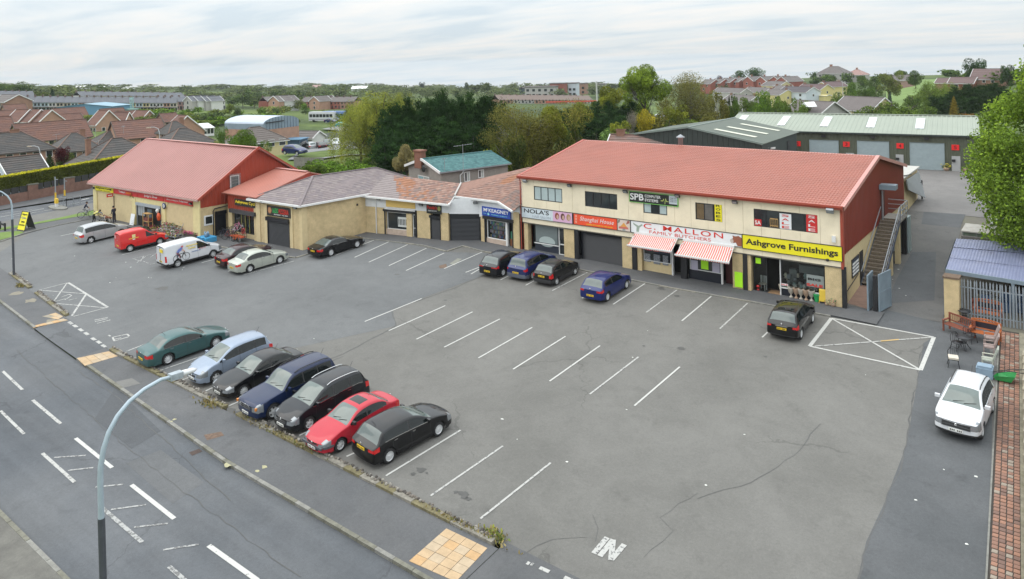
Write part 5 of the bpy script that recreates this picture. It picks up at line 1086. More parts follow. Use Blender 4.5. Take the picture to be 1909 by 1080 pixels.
q=atd(829,322,75);aerial(V((q.x,q.y,q.z)),V((q.x,q.y,q.z+1.5)),'short bare aerial at the lower edge of the teal roof',size=.5,n=3)
def gable_house(name,label,base,rot,ln,dp,wh,rh,wallm,roofm,group=None,chim=(),wins_=(),hip=False,barge=M_WHT,nc=9,tw=.9,cat='house',tone=None,chm=None,door_=None,over=.3):
 """base = centre of footprint on the ground; ridge along local X"""
 M=MT(V(base))@MR(rot,4,'Z');root=thing(name,label,cat,M=M,group=group);T=lambda x,y,z:(x,y,z)
 a,b=ln/2,dp/2;mb=MB()
 vs=[(-a,-b,-1.5),(a,-b,-1.5),(a,b,-1.5),(-a,b,-1.5),(-a,-b,wh),(a,-b,wh),(a,b,wh),(-a,b,wh),(-a,0,wh+rh),(a,0,wh+rh)]
 if hip:mb.add(vs[:8],[(0,1,5,4),(1,2,6,5),(2,3,7,6),(3,0,4,7)])
 else:mb.add(vs,[(0,1,5,4),(1,2,6,9,5),(2,3,7,6),(3,0,4,8,7)])
 mb.B('wall',wallm,root,world=0)
 o=over;dz=-rh*o/(dp/2);mb=MB();nm=len(roofm);e=1e-3;h=wh+.05
 P=[V((-a-o,-b-o,h+dz)),V((a+o,-b-o,h+dz)),V((a+o,b+o,h+dz)),V((-a-o,b+o,h+dz))]
 if hip:k=min(a*.95,b+o);R0,R1=V((-a-o+k,0,h+rh)),V((a+o-k,0,h+rh))
 else:R0,R1=V((-a-o,0,h+rh)),V((a+o,0,h+rh))
 HT_(mb,P[0],P[1],R1,R0,nc,tw,nm=nm,lip=.05);HT_(mb,P[2],P[3],R0,R1,nc,tw,nm=nm,lip=.05)
 if hip:HT_(mb,P[1],P[2],R1,R1,nc,tw,nm=nm,lip=.05);HT_(mb,P[3],P[0],R0,R0,nc,tw,nm=nm,lip=.05)
 mb.B('roof',roofm,root,world=0)
 mb=MB();up=V((0,0,.06));mb.bar(R0+up,R1+up,.25,.09)
 if hip:
  for i,R in((0,R0),(1,R1),(2,R1),(3,R0)):mb.bar(P[i]+up,R+up,.2,.08)
 mb.B('ridge_tiles',tone or roofm[0],root,world=0)
 mb=MB();ed=.05
 if hip:
  for i in range(4):mb.bar(P[i]-V((0,0,.1)),P[(i+1)%4]-V((0,0,.1)),.1,.14)
 else:
  mb.bar(P[0]-V((0,0,.1)),P[1]-V((0,0,.1)),.1,.14);mb.bar(P[2]-V((0,0,.1)),P[3]-V((0,0,.1)),.1,.14)
  for i,R in((0,R0),(3,R0),(1,R1),(2,R1)):mb.bar(P[i],R,.1,.24)
 mb.B('bargeboard' if not hip else 'gutter',barge,root,world=0)
 for cx,cy,cw,chh in chim:mb=MB();mb.box(cx-cw/2,cx+cw/2,cy-.35,cy+.35,wh,wh+rh+chh);mb.box(cx-cw/2-.06,cx+cw/2+.06,cy-.41,cy+.41,wh+rh+chh-.15,wh+rh+chh);mb.B('chimney',chm or M_CHB,root,world=0)
 for side,u,z,w0,h0 in wins_:
  if side=='f':p=V((u,-b-.02,z));du,dn=V((1,0,0)),V((0,-1,0))
  elif side=='r':p=V((a+.02,u,z));du,dn=V((0,1,0)),V((1,0,0))
  elif side=='l':p=V((-a-.02,u,z));du,dn=V((0,1,0)),V((-1,0,0))
  else:p=V((u,b+.02,z));du,dn=V((1,0,0)),V((0,1,0))
  mb=MB();mb.obox(p+V((0,0,h0/2)),du*(w0/2+.08),dn*.03,V((0,0,h0/2+.08)));fo=mb.B('window',M_WHT,root,world=0)
  MB().obox(p+V((0,0,h0/2))+dn*.02,du*w0/2,dn*.025,V((0,0,h0/2))).B('pane',MGD,fo,world=0)
 return root
M_CHB=mat('brick chimney',(.24,.13,.09),.9,var=.15)
q=tp(1080,300);hb=gable_house('house','brown tiled house just behind the left end of the red roof',V((-26,30,-.6)),radians(14),13,7.5,4.9,2.3,M_GREYR,[BT[1],BT[4]],nc=10,tw=.7,chim=[(-5.5,0,.9,.7)])
# ---- cars
# - cars
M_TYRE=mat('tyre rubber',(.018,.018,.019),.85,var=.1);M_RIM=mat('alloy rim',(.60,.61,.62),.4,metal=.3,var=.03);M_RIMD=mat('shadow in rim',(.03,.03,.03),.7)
M_CGL=mat('car glass',(.10,.125,.115),.05,var=.1,vs=2,ior=1.65);M_CGLS=mat('car side glass',(.008,.011,.011),.05,var=0,ior=1.5);M_CGLR=mat('car rear glass',(.085,.105,.10),.05,var=.1,vs=2,ior=1.6)
M_TRIM=mat('black car trim',(.02,.02,.021),.6,var=.05);M_CHR=mat('chrome',(.6,.6,.6),.15,metal=1,var=0);M_HL=mat('headlamp glass',(.22,.235,.25),.08,var=.1,vs=14,ior=1.9,metal=.3);M_TL=mat('red tail lamp',(.50,.012,.012),.12,var=.15,vs=12,ior=1.7);M_IND=mat('amber lamp',(.55,.2,.04),.2)
M_PLY=flat('yellow number plate',(.72,.48,.02),.4);M_PLW=flat('white number plate',(.70,.70,.66),.4)
def paint(name,col,metal=.25,rough=.35):return mat(name,col,rough+.1,metal=metal*.7,var=.03,coat=.75,spec=.12)
def hermite(pts):
 n=len(pts);xs=[p[0] for p in pts];ys=[p[1] for p in pts];d=[(ys[i+1]-ys[i])/(xs[i+1]-xs[i]) for i in range(n-1)];m=[d[0]]+[0 if d[i-1]*d[i]<=0 else 2*d[i-1]*d[i]/(d[i-1]+d[i]) for i in range(1,n-1)]+[d[-1]]
 def f(x):
  if x<=xs[0]:return ys[0]
  if x>=xs[-1]:return ys[-1]
  for i in range(n-1):
   if x<=xs[i+1]:
    h=xs[i+1]-xs[i];t=(x-xs[i])/h;return(2*t**3-3*t*t+1)*ys[i]+(t**3-2*t*t+t)*h*m[i]+(-2*t**3+3*t*t)*ys[i+1]+(t**3-t*t)*h*m[i+1]
 return f
def arc_wheel(R,Wd_,spokes,steel=False):
 """wheel meshes around local Y, outer face at -Y"""
 t=MB();M=MR(pi/2,4,'X');ri=R*.64
 t.lathe([(ri,-Wd_/2),(R*.93,-Wd_/2),(R,-Wd_/2+.03),(R,Wd_/2-.03),(R*.93,Wd_/2),(ri,Wd_/2)],24,M)
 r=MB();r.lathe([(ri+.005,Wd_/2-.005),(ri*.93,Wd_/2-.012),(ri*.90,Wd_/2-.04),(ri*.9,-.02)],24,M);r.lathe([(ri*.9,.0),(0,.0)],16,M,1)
 if steel:
  r.lathe([(ri*.9,Wd_/2-.03),(ri*.6,Wd_/2-.015),(ri*.3,Wd_/2-.02),(0,Wd_/2-.01)],18,M)
  for k in range(9):a=2*pi*k/9;c=V((cos(a)*ri*.72,-(Wd_/2-.016),sin(a)*ri*.72));r.obox(c,V((cos(a),0,sin(a)))*.028,V((0,.006,0)),V((-sin(a),0,cos(a)))*.022,1)
 else:
  for k in range(spokes):
   a=2*pi*k/spokes;d=V((cos(a),0,sin(a)));s_=V((-sin(a),0,cos(a)));w0,w1=ri*.20*5/spokes+.012,ri*.15*5/spokes+.010
   yo=-(Wd_/2-.02);r.add([d*.03-s_*w0+V((0,yo,0)),d*.03+s_*w0+V((0,yo,0)),d*ri*.93+s_*w1+V((0,yo+.004,0)),d*ri*.93-s_*w1+V((0,yo+.004,0)),d*.03-s_*w0+V((0,yo+.035,0)),d*.03+s_*w0+V((0,yo+.035,0)),d*ri*.93+s_*w1+V((0,yo+.035,0)),d*ri*.93-s_*w1+V((0,yo+.035,0))],[(0,1,2,3),(0,4,5,1),(1,5,6,2),(3,2,6,7),(0,3,7,4)])
  r.lathe([(.055,Wd_/2-.02),(.045,Wd_/2-.008),(0,Wd_/2-.006)],10,M)
 return t.mesh('tyre',M_TYRE),r.mesh('rim',[M_RIM,M_RIMD])
WHEELS={}
def car(label,spec,x,y,heading,col,group='cars parked in front of the shops',lod=0,name='parked_car',cat='car',extra=None,plate_txt=None):
 L_,Wc,H=spec['L'],spec['W'],spec['H'];R=spec.get('R',.315);ax=spec['ax']
 top=hermite(spec['top']);belt=hermite(spec['belt']);dlo=spec['dlo'];ws=spec['ws'];rw=spec['rw']
 M=GMX(x,y,heading,.008);spec=dict(spec);root=thing(name,label,cat,M=M,group=group)
 sill=spec.get('sill',.20);hw=Wc/2
 def plan(xx):
  a,b=spec.get('nose',.62),spec.get('tail',.55);w_=hw
  if xx<a:k=(a-xx)/a;w_*=.80+.20*sqrt(max(0,1-k*k)) if not spec.get('boxy') else.90+.10*sqrt(max(0,1-k*k))
  if xx>L_-b:k=(xx-L_+b)/b;w_*=(.88+.12*sqrt(max(0,1-k*k))) if not spec.get('boxyr') else.96+.04*sqrt(max(0,1-k*k))
  return w_
 step=.065 if lod==0 else.16
 xs=set([0,L_]+[p[0] for p in spec['top']]+[dlo[0],dlo[1]]+list(spec.get('pil',[])))
 for a in spec.get('pil',[]):xs.add(a+.07)
 if lod==0:xs|={.03,.08,.14,.2,.28,L_-.03,L_-.08,L_-.15,L_-.22}
 xs=sorted(xs);st=[]
 for a,b in zip(xs,xs[1:]):
  if b-a<.004:continue
  n=max(1,int(math.ceil((b-a)/step)))
  if a in(rw[0],) or(a>=rw[0] and b<=rw[1]) or(a>=ws[0] and b<=ws[1]):n=max(n,2)
  st+=[a+(b-a)*i/n for i in range(n)]
 st.append(L_)
 nl,nu,na_=(11,6,8) if lod==0 else(5,3,3)
 tum=spec.get('tumble',.42);V_={};rows=nl+1+nu+na_
 def section(xx):
  T=top(xx);B=min(belt(xx),T-.035);w_=plan(xx);s0=sill+(.06 if(xx<.25 or xx>L_-.25) else 0);out=[]
  for j in range(nl+1):
   t=j/nl;z=s0+(B-s0)*t;q=(z-.52)/.42;y_=w_*(1-.035*q*q*(1 if q>0 else 1.6));
   if j==nl:pass
   out.append((y_,z))
  yb=out[-1][0];crown=min(spec.get('crown',.075),(T-B)*.6);E=T-crown
  for j in range(1,nu+1):t=j/nu;z=B+(E-B)*t;out.append((yb-tum*(E-B)*(t**1.12)-.012*(1 if T-B>.2 else 0),z))
  ye=out[-1][0]
  for j in range(1,na_+1):u=1-j/na_;out.append((ye*u,E+crown*(1-u**3.2)))
  return out
 nose_b,tail_b=spec.get('bulge',.11),spec.get('bulger',.07)
 rk=spec.get('rake',.12)
 def vert(xx,y_,z,sgn,w_):
  f=max(0,1-xx/.55);r=max(0,1-(L_-xx)/.45);u=min(1,y_/max(w_,.01));dxx=0
  dxx-=nose_b*(1-u*u)*f*f;dxx+=tail_b*(1-u*u)*r*r
  zz=(z-.42);dxx+=f*(rk*max(0,zz)**1.2*1.6+.5*max(0,-zz)**2);dxx-=r*(spec.get('rrake',.05)*max(0,zz)*1.2+.4*max(0,-zz)**2)
  return V((L_/2-(xx+dxx),y_*sgn,z))
 secs=[section(xx) for xx in st];K=nl+nu+na_
 spec['hl']=(spec['hl'][0]-.09,spec['hl'][1]+.01,spec['hl'][2]);spec['tl']=(spec['tl'][0]-.05,spec['tl'][1]+.01,spec['tl'][2])
 G={}
 parts={}
 def addq(nm,mi_,vs):parts.setdefault(nm,[]).append(vs)
 def cls(xx,k,sgn,cz_,cy):
  T=top(xx);B=min(belt(xx),T-.035)
  if k<nl:
   if xx>L_-spec.get('tlx',.30) and spec['tl'][0]<cz_<spec['tl'][1] and cy>spec['tl'][2]*hw:return 'tail_lamp'
   if xx<spec.get('hlx',.36) and spec['hl'][0]<cz_<spec['hl'][1] and cy>spec['hl'][2]*hw:return 'headlamp'
   if spec.get('dark') and cz_<spec['dark']:return 'bumper_trim'
   return 'body'
  if k<nl+nu:
   if T-B>.16 and dlo[0]<xx<dlo[1]:
    if k>=nl+nu-1:return 'body'
    for p in spec.get('pil',[]):
     if p<xx<p+.07:return 'pillar_trim'
    return 'side_window'
   if xx<spec.get('hlx',.36) and cy>(spec['hl'][2]+.14)*hw and cz_>spec['hl'][0]:return 'headlamp'
   if spec.get('tlu') and xx>L_-.32 and cz_<spec['tl'][1]:return 'tail_lamp'
   return 'body'
  u=cy/(hw*.8)
  if xx<spec.get('hlx',.36)-.12 and cy>(spec['hl'][2]+.2)*hw:return 'headlamp'
  j=k-nl-nu
  if ws[0]<xx<ws[1] and j>=1:return 'windscreen'
  if rw[0]<xx<rw[1] and j>=1:return 'rear_window'
  sr=spec.get('sunroof')
  if sr and sr[0]<xx<sr[1] and u<.62:return 'sunroof'
  return 'body'
 cache={}
 def gv(i,k,sgn):
  key=(i,k,sgn)
  if key not in cache:y_,z=secs[i][k];cache[key]=vert(st[i],y_,z,sgn,secs[i][nl][0])
  return cache[key]
 ra=R+.055;arches=[(a,R) for a in ax]
 def snap(p,xx=None):
  for a,r_ in arches:
   X=L_/2-a;dx_,dz_=p.x-X,p.z-R;d=hypot(dx_,dz_)
   if d<ra+.045 and d>1e-4 and p.z<R+ra+.05:
    if d<ra or(d-ra)<.03:k=ra/d;return V((X+dx_*k,p.y,max(R+dz_*k,sill if dz_<0 else 0)))
  return p
 for sgn in(1,-1):
  for i in range(len(st)-1):
   xm=(st[i]+st[i+1])/2
   for k in range(K):
    vs=[gv(i,k,sgn),gv(i+1,k,sgn),gv(i+1,k+1,sgn),gv(i,k+1,sgn)];c=sum(vs,V())/4
    if k<nl:
     ins=[hypot(v.x-(L_/2-a),v.z-R)<ra for a,r_ in arches for v in vs]
     hit=any(hypot(c.x-(L_/2-a),c.z-R)<ra for a,r_ in arches)
     if hit:continue
     if any(ins):vs=[snap(v) for v in vs]
    nm=cls(xm,k,sgn,c.z,abs(c.y));
    if sgn>0:vs=vs[::-1]
    parts.setdefault((nm,sgn if nm in('side_window','tail_lamp','headlamp','pillar_trim') else 0),[]).append(vs)
 for end,i in((0,0),(1,len(st)-1)):
  w_=secs[i][nl][0]
  frs=[1-j/na_ for j in range(na_+1)];cols_=[(f,1) for f in frs]+[(f,-1) for f in frs[::-1][1:]]
  for k in range(nl+nu):
   y0_,z0_=secs[i][k];y1_,z1_=secs[i][k+1]
   for(f0,s0),(f1,s1) in zip(cols_,cols_[1:]):
    vs=[vert(st[i],y0_*f0,z0_,s0,w_),vert(st[i],y0_*f1,z0_,s1,w_),vert(st[i],y1_*f1,z1_,s1,w_),vert(st[i],y1_*f0,z1_,s0,w_)]
    cy=abs(sum(v.y for v in vs)/4);cz_=sum(v.z for v in vs)/4;nm='body'
    if end:
     if spec['tl'][0]<cz_<spec['tl'][1] and cy>spec['tl'][2]*hw:nm='tail_lamp'
     elif spec.get('vrw') and spec['vrw'][0]<cz_<spec['vrw'][1] and cy<.72*hw:nm='rear_window'
     elif cz_<spec.get('dark',.28):nm='bumper_trim'
    else:
     if spec['hl'][0]<cz_<spec['hl'][1] and cy>spec['hl'][2]*hw:nm='headlamp'
     elif spec.get('gr',(.52,.64))[0]<cz_<spec.get('gr',(.52,.64))[1] and cy<spec.get('grw',.42)*hw:nm='grille'
     elif.28<cz_<.40 and cy<.5*hw:nm='grille'
     elif cz_<spec.get('dark',.27):nm='bumper_trim'
    if not end:vs=vs[::-1]
    sgn=1 if(s0+s1)>0 else-1
    parts.setdefault((nm,sgn if nm in('tail_lamp','headlamp') else 0),[]).append(vs[::-1] if end else vs[::-1])
 mats_={'body':col,'windscreen':M_CGL,'rear_window':M_CGLR,'side_window':M_CGLS,'headlamp':M_HL,'tail_lamp':M_TL,'grille':M_TRIM,'bumper_trim':spec.get('bumm',M_TRIM),'pillar_trim':M_TRIM,'sunroof':M_CGLS}
 for(nm,sgn),quads in parts.items():
  bm=bmesh.new();vm={}
  for vs in quads:
   ids=[]
   for v in vs:
    key=(round(v.x,4),round(v.y,4),round(v.z,4))
    if key not in vm:vm[key]=bm.verts.new(v)
    if vm[key] not in ids:ids.append(vm[key])
   if len(ids)>=3:
    try:f=bm.faces.new(ids);f.smooth=True
    except ValueError:pass
  if nm=='side_window':
   islands=[];seen=set()
   for f in bm.faces:
    if f in seen:continue
    stck=[f];seen.add(f);isl=[]
    while stck:
     q=stck.pop();isl.append(q)
     for e_ in q.edges:
      for g_ in e_.link_faces:
       if g_ not in seen:seen.add(g_);stck.append(g_)
    islands.append(isl)
  else:islands=[None]
  for isl in islands:
   me=bpy.data.meshes.new(nm)
   if isl is None:bm.to_mesh(me)
   else:
    idx={};vv=[];ff=[]
    for f in isl:
     t_=[]
     for v in f.verts:
      if v not in idx:idx[v]=len(vv);vv.append(tuple(v.co))
      t_.append(idx[v])
     ff.append(t_)
    me.from_pydata(vv,[],ff);me.polygons.foreach_set('use_smooth',[True]*len(ff))
   me.materials.append(mats_[nm]);o=bpy.data.objects.new(nm,me);COL.objects.link(o);o.parent=root
  bm.free()
 def sub(nm,mbb,m,par=None):return mbb.B(nm,m,par or root,world=0)
 mb=MB();mb.box(-L_/2+.18,L_/2-.2,-hw*.72,hw*.72,.19,.62);sub('underbody',mb,M_TRIM)
 wk=(R,spec.get('spokes',5),spec.get('steel',False))
 if wk not in WHEELS:WHEELS[wk]=arc_wheel(R,.205,wk[1],wk[2])
 ty,rm=WHEELS[wk]
 for a in ax:
  for sgn in(1,-1):
   e_=bpy.data.objects.new('wheel',ty);COL.objects.link(e_);e_.parent=root;e_.matrix_local=MT((L_/2-a,sgn*(hw-.135),R))@(MR(pi,4,'Z') if sgn>0 else Matrix.Identity(4))@MR(rnd.random()*6,4,'Y')
   q=bpy.data.objects.new('rim',rm);COL.objects.link(q);q.parent=e_
 if lod==0:
  Bz=belt(dlo[0]+.1)
  for sgn in(1,-1):
   xm=L_/2-(dlo[0]+.18);mb=MB();c=V((xm,sgn*(hw*.97+.09),Bz+.10));mb.obox(c,V((.055,0,0)),V((0,.10,0)),V((0,0,.065)));mb.bar(V((xm,sgn*hw*.9,Bz+.05)),c,.04);sub('mirror',mb,col if not spec.get('blackmirror') else M_TRIM)
   for xd in spec['doors']:
    pr=[(yy,zz) for(yy,zz) in section(xd)[1:nl+1]];mb=MB();w_=section(xd)[nl][0]
    for(ya,za),(yb,zb_2) in zip(pr,pr[1:]):
     A,B_=vert(xd,ya+.002,za,sgn,w_),vert(xd,yb+.002,zb_2,sgn,w_);hv=V((.006,0,0));mb.add([A-hv,A+hv,B_+hv,B_-hv],[(0,1,2,3)])
    sub('door_seam',mb,M_TRIM)
   for xd in spec['doors'][1:]:
    mb=MB();A=vert(xd-.16,section(xd)[nl][0],belt(xd)-.10,sgn,1);mb.obox(A+V((0,sgn*.012,0)),V((.085,0,0)),V((0,.014,0)),V((0,0,.014)));sub('door_handle',mb,col if not spec.get('chrome') else M_CHR)
   if spec.get('chrome'):
    mb=MB();n=24;xa,xb=dlo;P=[]
    for q in range(n+1):xx=xa+(xb-xa)*q/n;s_=section(xx);P.append(vert(xx,s_[nl][0]+.004,s_[nl][1]+.004,sgn,s_[nl][0]))
    for A,B_ in zip(P,P[1:]):mb.bar(A,B_,.018,.03)
    sub('chrome_strip',mb,M_CHR)
   if spec.get('rails'):
    xa,xb=ws[1]+.15,rw[0]-.12;mb=MB();P=[]
    for q in range(9):xx=xa+(xb-xa)*q/8;s_=section(xx);P.append(vert(xx,s_[nl+nu][0]-.05,s_[nl+nu][1]+(.05 if 0<q<8 else.02)+.03,sgn,1))
    mb.tube(P,.022,6);sub('roof_rail',mb,spec['rails'])
  mb=MB()
  for q in(-.35,.12):s_=vert(ws[0]+.05,abs(q)*hw,top(ws[0]+.05),1 if q>0 else-1,hw);mb.bar(V((s_.x,q*hw,top(ws[0]+.05)+.02)),V((s_.x-.12,(q+.5)*hw,top(ws[0]+.14)+.015)),.015)
  sub('wiper',mb,M_TRIM)
  pz=spec.get('pz',.45);xf=vert(0,0,pz,1,hw).x;mb=MB();mb.box(xf-.01,xf+.02,-.26,.26,pz-.055,pz+.055);p_=sub('number_plate',mb,M_PLW)
  pz=spec.get('pzr',.70);xr=min(vert(L_,0,pz,1,hw).x,vert(L_,.2,pz,1,hw).x);mb=MB();mb.box(xr-.02,xr+.02,-.26,.26,pz-.058,pz+.058);sub('number_plate',mb,M_PLY)
  for(xp,z_,s_) in((xf+.021,spec.get('pz',.45),1),(xr-.021,spec.get('pzr',.70),-1)):
   mb=MB()
   for q in range(7):
    if q==3:continue
    yy=-.20+q*.065;mb.box(xp-.002,xp+.002,yy,yy+.04,z_-.033,z_+.033)
   sub('plate_characters',mb,INK)
  if spec.get('chrome') or spec.get('badge',True):
   z_=spec.get('gr',(.52,.64))[1]-.05;xq=vert(0,0,z_,1,hw).x
   mb=MB();mb.lathe([(0,0),(.055,.0),(.05,.015),(0,.018)],12,MT((xq,0,z_))@MR(pi/2,4,'Y'));sub('badge',mb,M_CHR)
   g0=spec.get('gr',(.52,.64));
   if spec.get('chrome'):
    for zz in(g0[0]+.01,(g0[0]+g0[1])/2):xq=vert(0,.25,zz,1,hw).x;mb=MB();mb.bar((xq+.012,-spec.get('grw',.42)*hw,zz),(xq+.012,spec.get('grw',.42)*hw,zz),.02,.018);sub('grille_bar',mb,M_CHR)
   z_=spec['tl'][1]-.06;xq=vert(L_,0,z_,1,hw).x;mb=MB();mb.lathe([(0,0),(.045,.0),(.04,.012),(0,.015)],12,MT((xq,0,z_))@MR(-pi/2,4,'Y'));sub('badge',mb,M_CHR)
  if spec.get('aerial',True):
   xx=(rw[0]-.12 if spec.get('aer','r')=='r' else ws[1]+.12);mb=MB();z_=top(xx);A=V((L_/2-xx,0,z_));mb.tube([A,A+V((-.18,0,.25))],.008,5);sub('aerial',mb,M_TRIM)
 if extra:extra(root,sub,section,vert,top,L_,hw)
 return root
HATCH=dict(L=4.21,W=1.75,H=1.51,R=.31,ax=(.84,3.45),top=[(0,.66),(.12,.76),(.5,.89),(.95,1.0),(1.15,1.05),(1.75,1.36),(2.1,1.47),(2.5,1.505),(3.1,1.49),(3.6,1.42),(3.98,1.02),(4.1,.94),(4.21,.86)],belt=[(0,.62),(.9,.90),(1.3,.93),(3.5,1.0),(4.21,.86)],dlo=(1.25,3.62),ws=(1.17,2.0),rw=(3.62,3.97),doors=[1.30,2.32,3.25],pil=[2.32],tl=(.74,.98,.60),hl=(.58,.78,.52),pz=.42,pzr=.50,dark=None)
CROSS=dict(HATCH,top=[(0,.82),(.10,.90),(.5,1.0),(.95,1.06),(1.10,1.10),(1.65,1.47),(1.95,1.58),(2.4,1.61),(3.1,1.60),(3.75,1.52),(4.05,1.12),(4.14,1.0),(4.21,.9)],belt=[(0,.78),(.9,1.0),(1.3,1.03),(3.5,1.10),(4.21,.92)],H=1.61,ws=(1.12,1.86),rw=(3.77,4.04),dlo=(1.2,3.75),gr=(.58,.78),grw=.62,hl=(.66,.86,.62),pz=.50,sill=.27,dark=.40,R=.33,tl=(.80,1.05,.60),pzr=.72)
def sp(base,**k):d=dict(base);d.update(k);d={a:b for a,b in d.items() if b is not None};return d
def SSP(s,L2=None,H2=None,W2=None):
 s=dict(s);kl=(L2 or s['L'])/s['L'];H1=H2 or s['H'];H0=s['H']
 s['top']=[(a*kl,b if b<.9 else.9+(b-.9)*(H1-.9)/(H0-.9)) for a,b in s['top']];s['belt']=[(a*kl,b) for a,b in s['belt']]
 for q in('dlo','ws','rw','ax'):s[q]=tuple(a*kl for a in s[q])
 s['doors']=[a*kl for a in s['doors']];s['pil']=[a*kl for a in s.get('pil',[])]
 s['L']=L2 or s['L'];s['H']=H1;s['W']=W2 or s['W'];return s
HATCH=sp(HATCH)
SALOON=dict(L=4.6,W=1.78,H=1.46,R=.315,ax=(.88,3.55),top=[(0,.62),(.12,.72),(.6,.86),(1.15,.97),(1.32,1.0),(2.05,1.36),(2.4,1.44),(2.8,1.46),(3.2,1.42),(3.5,1.34),(3.95,1.07),(4.05,1.03),(4.45,.99),(4.6,.86)],belt=[(0,.60),(1.0,.86),(1.5,.90),(3.6,.97),(4.6,.84)],dlo=(1.45,3.72),ws=(1.34,2.16),rw=(3.42,3.96),doors=[1.45,2.5,3.45],pil=[2.5],tl=(.72,.92,.58),hl=(.56,.74,.50),pz=.40,pzr=.55)
MPV=dict(L=4.4,W=1.79,H=1.64,R=.315,ax=(.86,3.56),top=[(0,.72),(.12,.82),(.5,.97),(.85,1.06),(1.0,1.10),(1.8,1.50),(2.2,1.61),(2.7,1.64),(3.4,1.62),(3.95,1.55),(4.22,1.08),(4.3,1.0),(4.4,.92)],belt=[(0,.66),(.8,.96),(1.2,.99),(3.6,1.06),(4.4,.92)],dlo=(1.12,3.95),ws=(1.02,1.92),rw=(3.97,4.20),doors=[1.25,2.3,3.3],pil=[2.3,3.25],tl=(.76,1.10,.66),hl=(.62,.84,.52),pz=.44,pzr=.62,tumble=.34)
SUVB=dict(L=4.75,W=1.87,H=1.76,R=.37,ax=(.85,3.63),top=[(0,.86),(.08,.98),(.5,1.04),(1.2,1.10),(1.42,1.14),(2.0,1.60),(2.25,1.70),(2.7,1.74),(3.6,1.74),(4.35,1.68),(4.62,1.14),(4.68,1.06),(4.75,.95)],belt=[(0,.84),(1.0,1.02),(1.4,1.05),(4.2,1.10),(4.75,.96)],dlo=(1.55,4.30),ws=(1.44,2.10),rw=(4.37,4.61),doors=[1.6,2.6,3.55],pil=[2.6,3.45],tl=(.78,1.12,.74),hl=(.70,.88,.60),sill=.32,pz=.50,pzr=.62,tumble=.28,boxy=True,boxyr=True,gr=(.70,.92),grw=.5,rake=.04)
VAN=dict(L=4.8,W=1.86,H=1.94,R=.32,ax=(.87,3.85),top=[(0,.78),(.10,.90),(.5,1.02),(.85,1.12),(.95,1.16),(1.7,1.72),(2.0,1.88),(2.4,1.93),(3.4,1.94),(4.5,1.92),(4.7,1.88),(4.8,1.82)],belt=[(0,.70),(.8,1.05),(1.1,1.10),(4.8,1.10)],dlo=(1.05,2.15),ws=(.98,1.78),rw=(9,9.1),doors=[1.05,2.15,3.2],pil=[],tl=(.62,1.12,.84),hl=(.62,.86,.50),sill=.26,pz=.42,pzr=.60,tumble=.16,boxyr=True,bulger=.02,rrake=.015,aerial=False,blackmirror=True,tlx=.1,dark=.44,steel=True)
COUPE=dict(L=4.75,W=1.88,H=1.33,R=.345,ax=(.95,3.65),top=[(0,.55),(.15,.64),(.7,.80),(1.3,.91),(1.62,.96),(2.3,1.27),(2.6,1.32),(2.9,1.33),(3.3,1.28),(3.7,1.14),(4.15,.96),(4.5,.90),(4.75,.80)],belt=[(0,.53),(1.3,.82),(1.8,.86),(3.6,.92),(4.75,.78)],dlo=(1.75,3.45),ws=(1.64,2.4),rw=(3.35,4.1),doors=[1.75,3.15],pil=[],tl=(.68,.84,.55),hl=(.5,.66,.55),pz=.35,pzr=.62,tumble=.55,chrome=True,spokes=10)
def by_wheel(spec,px,wheel,heading):
 """wheel = (axle index, side +1 left/-1 right)"""
 c=gp(*px,.008);h=radians(heading);f=V((cos(h),sin(h),0));l=V((-sin(h),cos(h),0));a=spec['ax'][wheel[0]]
 o=c-f*(spec['L']/2-a)-l*(wheel[1]*(spec['W']/2-.04));return o.x,o.y,h
def put(label,spec,px,wheel,heading,col,**k):x,y,h=by_wheel(spec,px,wheel,heading);return car(label,spec,x,y,h,col,**k)
P_TEAL=paint('teal metallic',(.045,.105,.105),.5);P_SB=paint('silver blue metallic',(.25,.30,.38),.5);P_BLK=paint('black paint',(.004,.004,.005),0,.3);P_BLK2=paint('black metallic',(.006,.007,.010),.1);P_NAVY=paint('navy metallic',(.008,.017,.055),.3);P_RED=paint('faded red',(.42,.02,.035),.1,.4);P_SIL=paint('silver metallic',(.38,.39,.40),.55);P_SILG=paint('pale silver green',(.40,.42,.37),.5);P_VRED=paint('post van red',(.55,.018,.016),0,.35);P_WHT=paint('white paint car',(.56,.57,.59),0,.35);P_BLUE=paint('deep blue',(.006,.014,.10),.2);P_BLUE2=paint('violet blue metallic',(.014,.024,.10),.3);P_MAR=paint('black cherry',(.03,.012,.014),.3)
GF='cars parked nose to the road along the edging wall'
put('dark teal saloon with chrome window line, first in the roadside row',sp(SSP(SALOON,4.84,1.47,1.82),chrome=True,spokes=10,R=.33,blackmirror=None),(314.4,680.3),(1,-1),85,P_TEAL,group=GF)
put('silver blue people carrier beside the teal saloon',sp(SSP(MPV,4.32,1.63,1.75),rails=None),(403.9,714.4),(0,1),-93,P_SB,group=GF)
put('glossy black saloon between the silver people carrier and the navy off-roader',sp(SSP(SALOON,4.55,1.46,1.78),chrome=True,spokes=10,gr=(.5,.68),grw=.4),(455.3,740),(0,1),-93,P_BLK,group=GF)
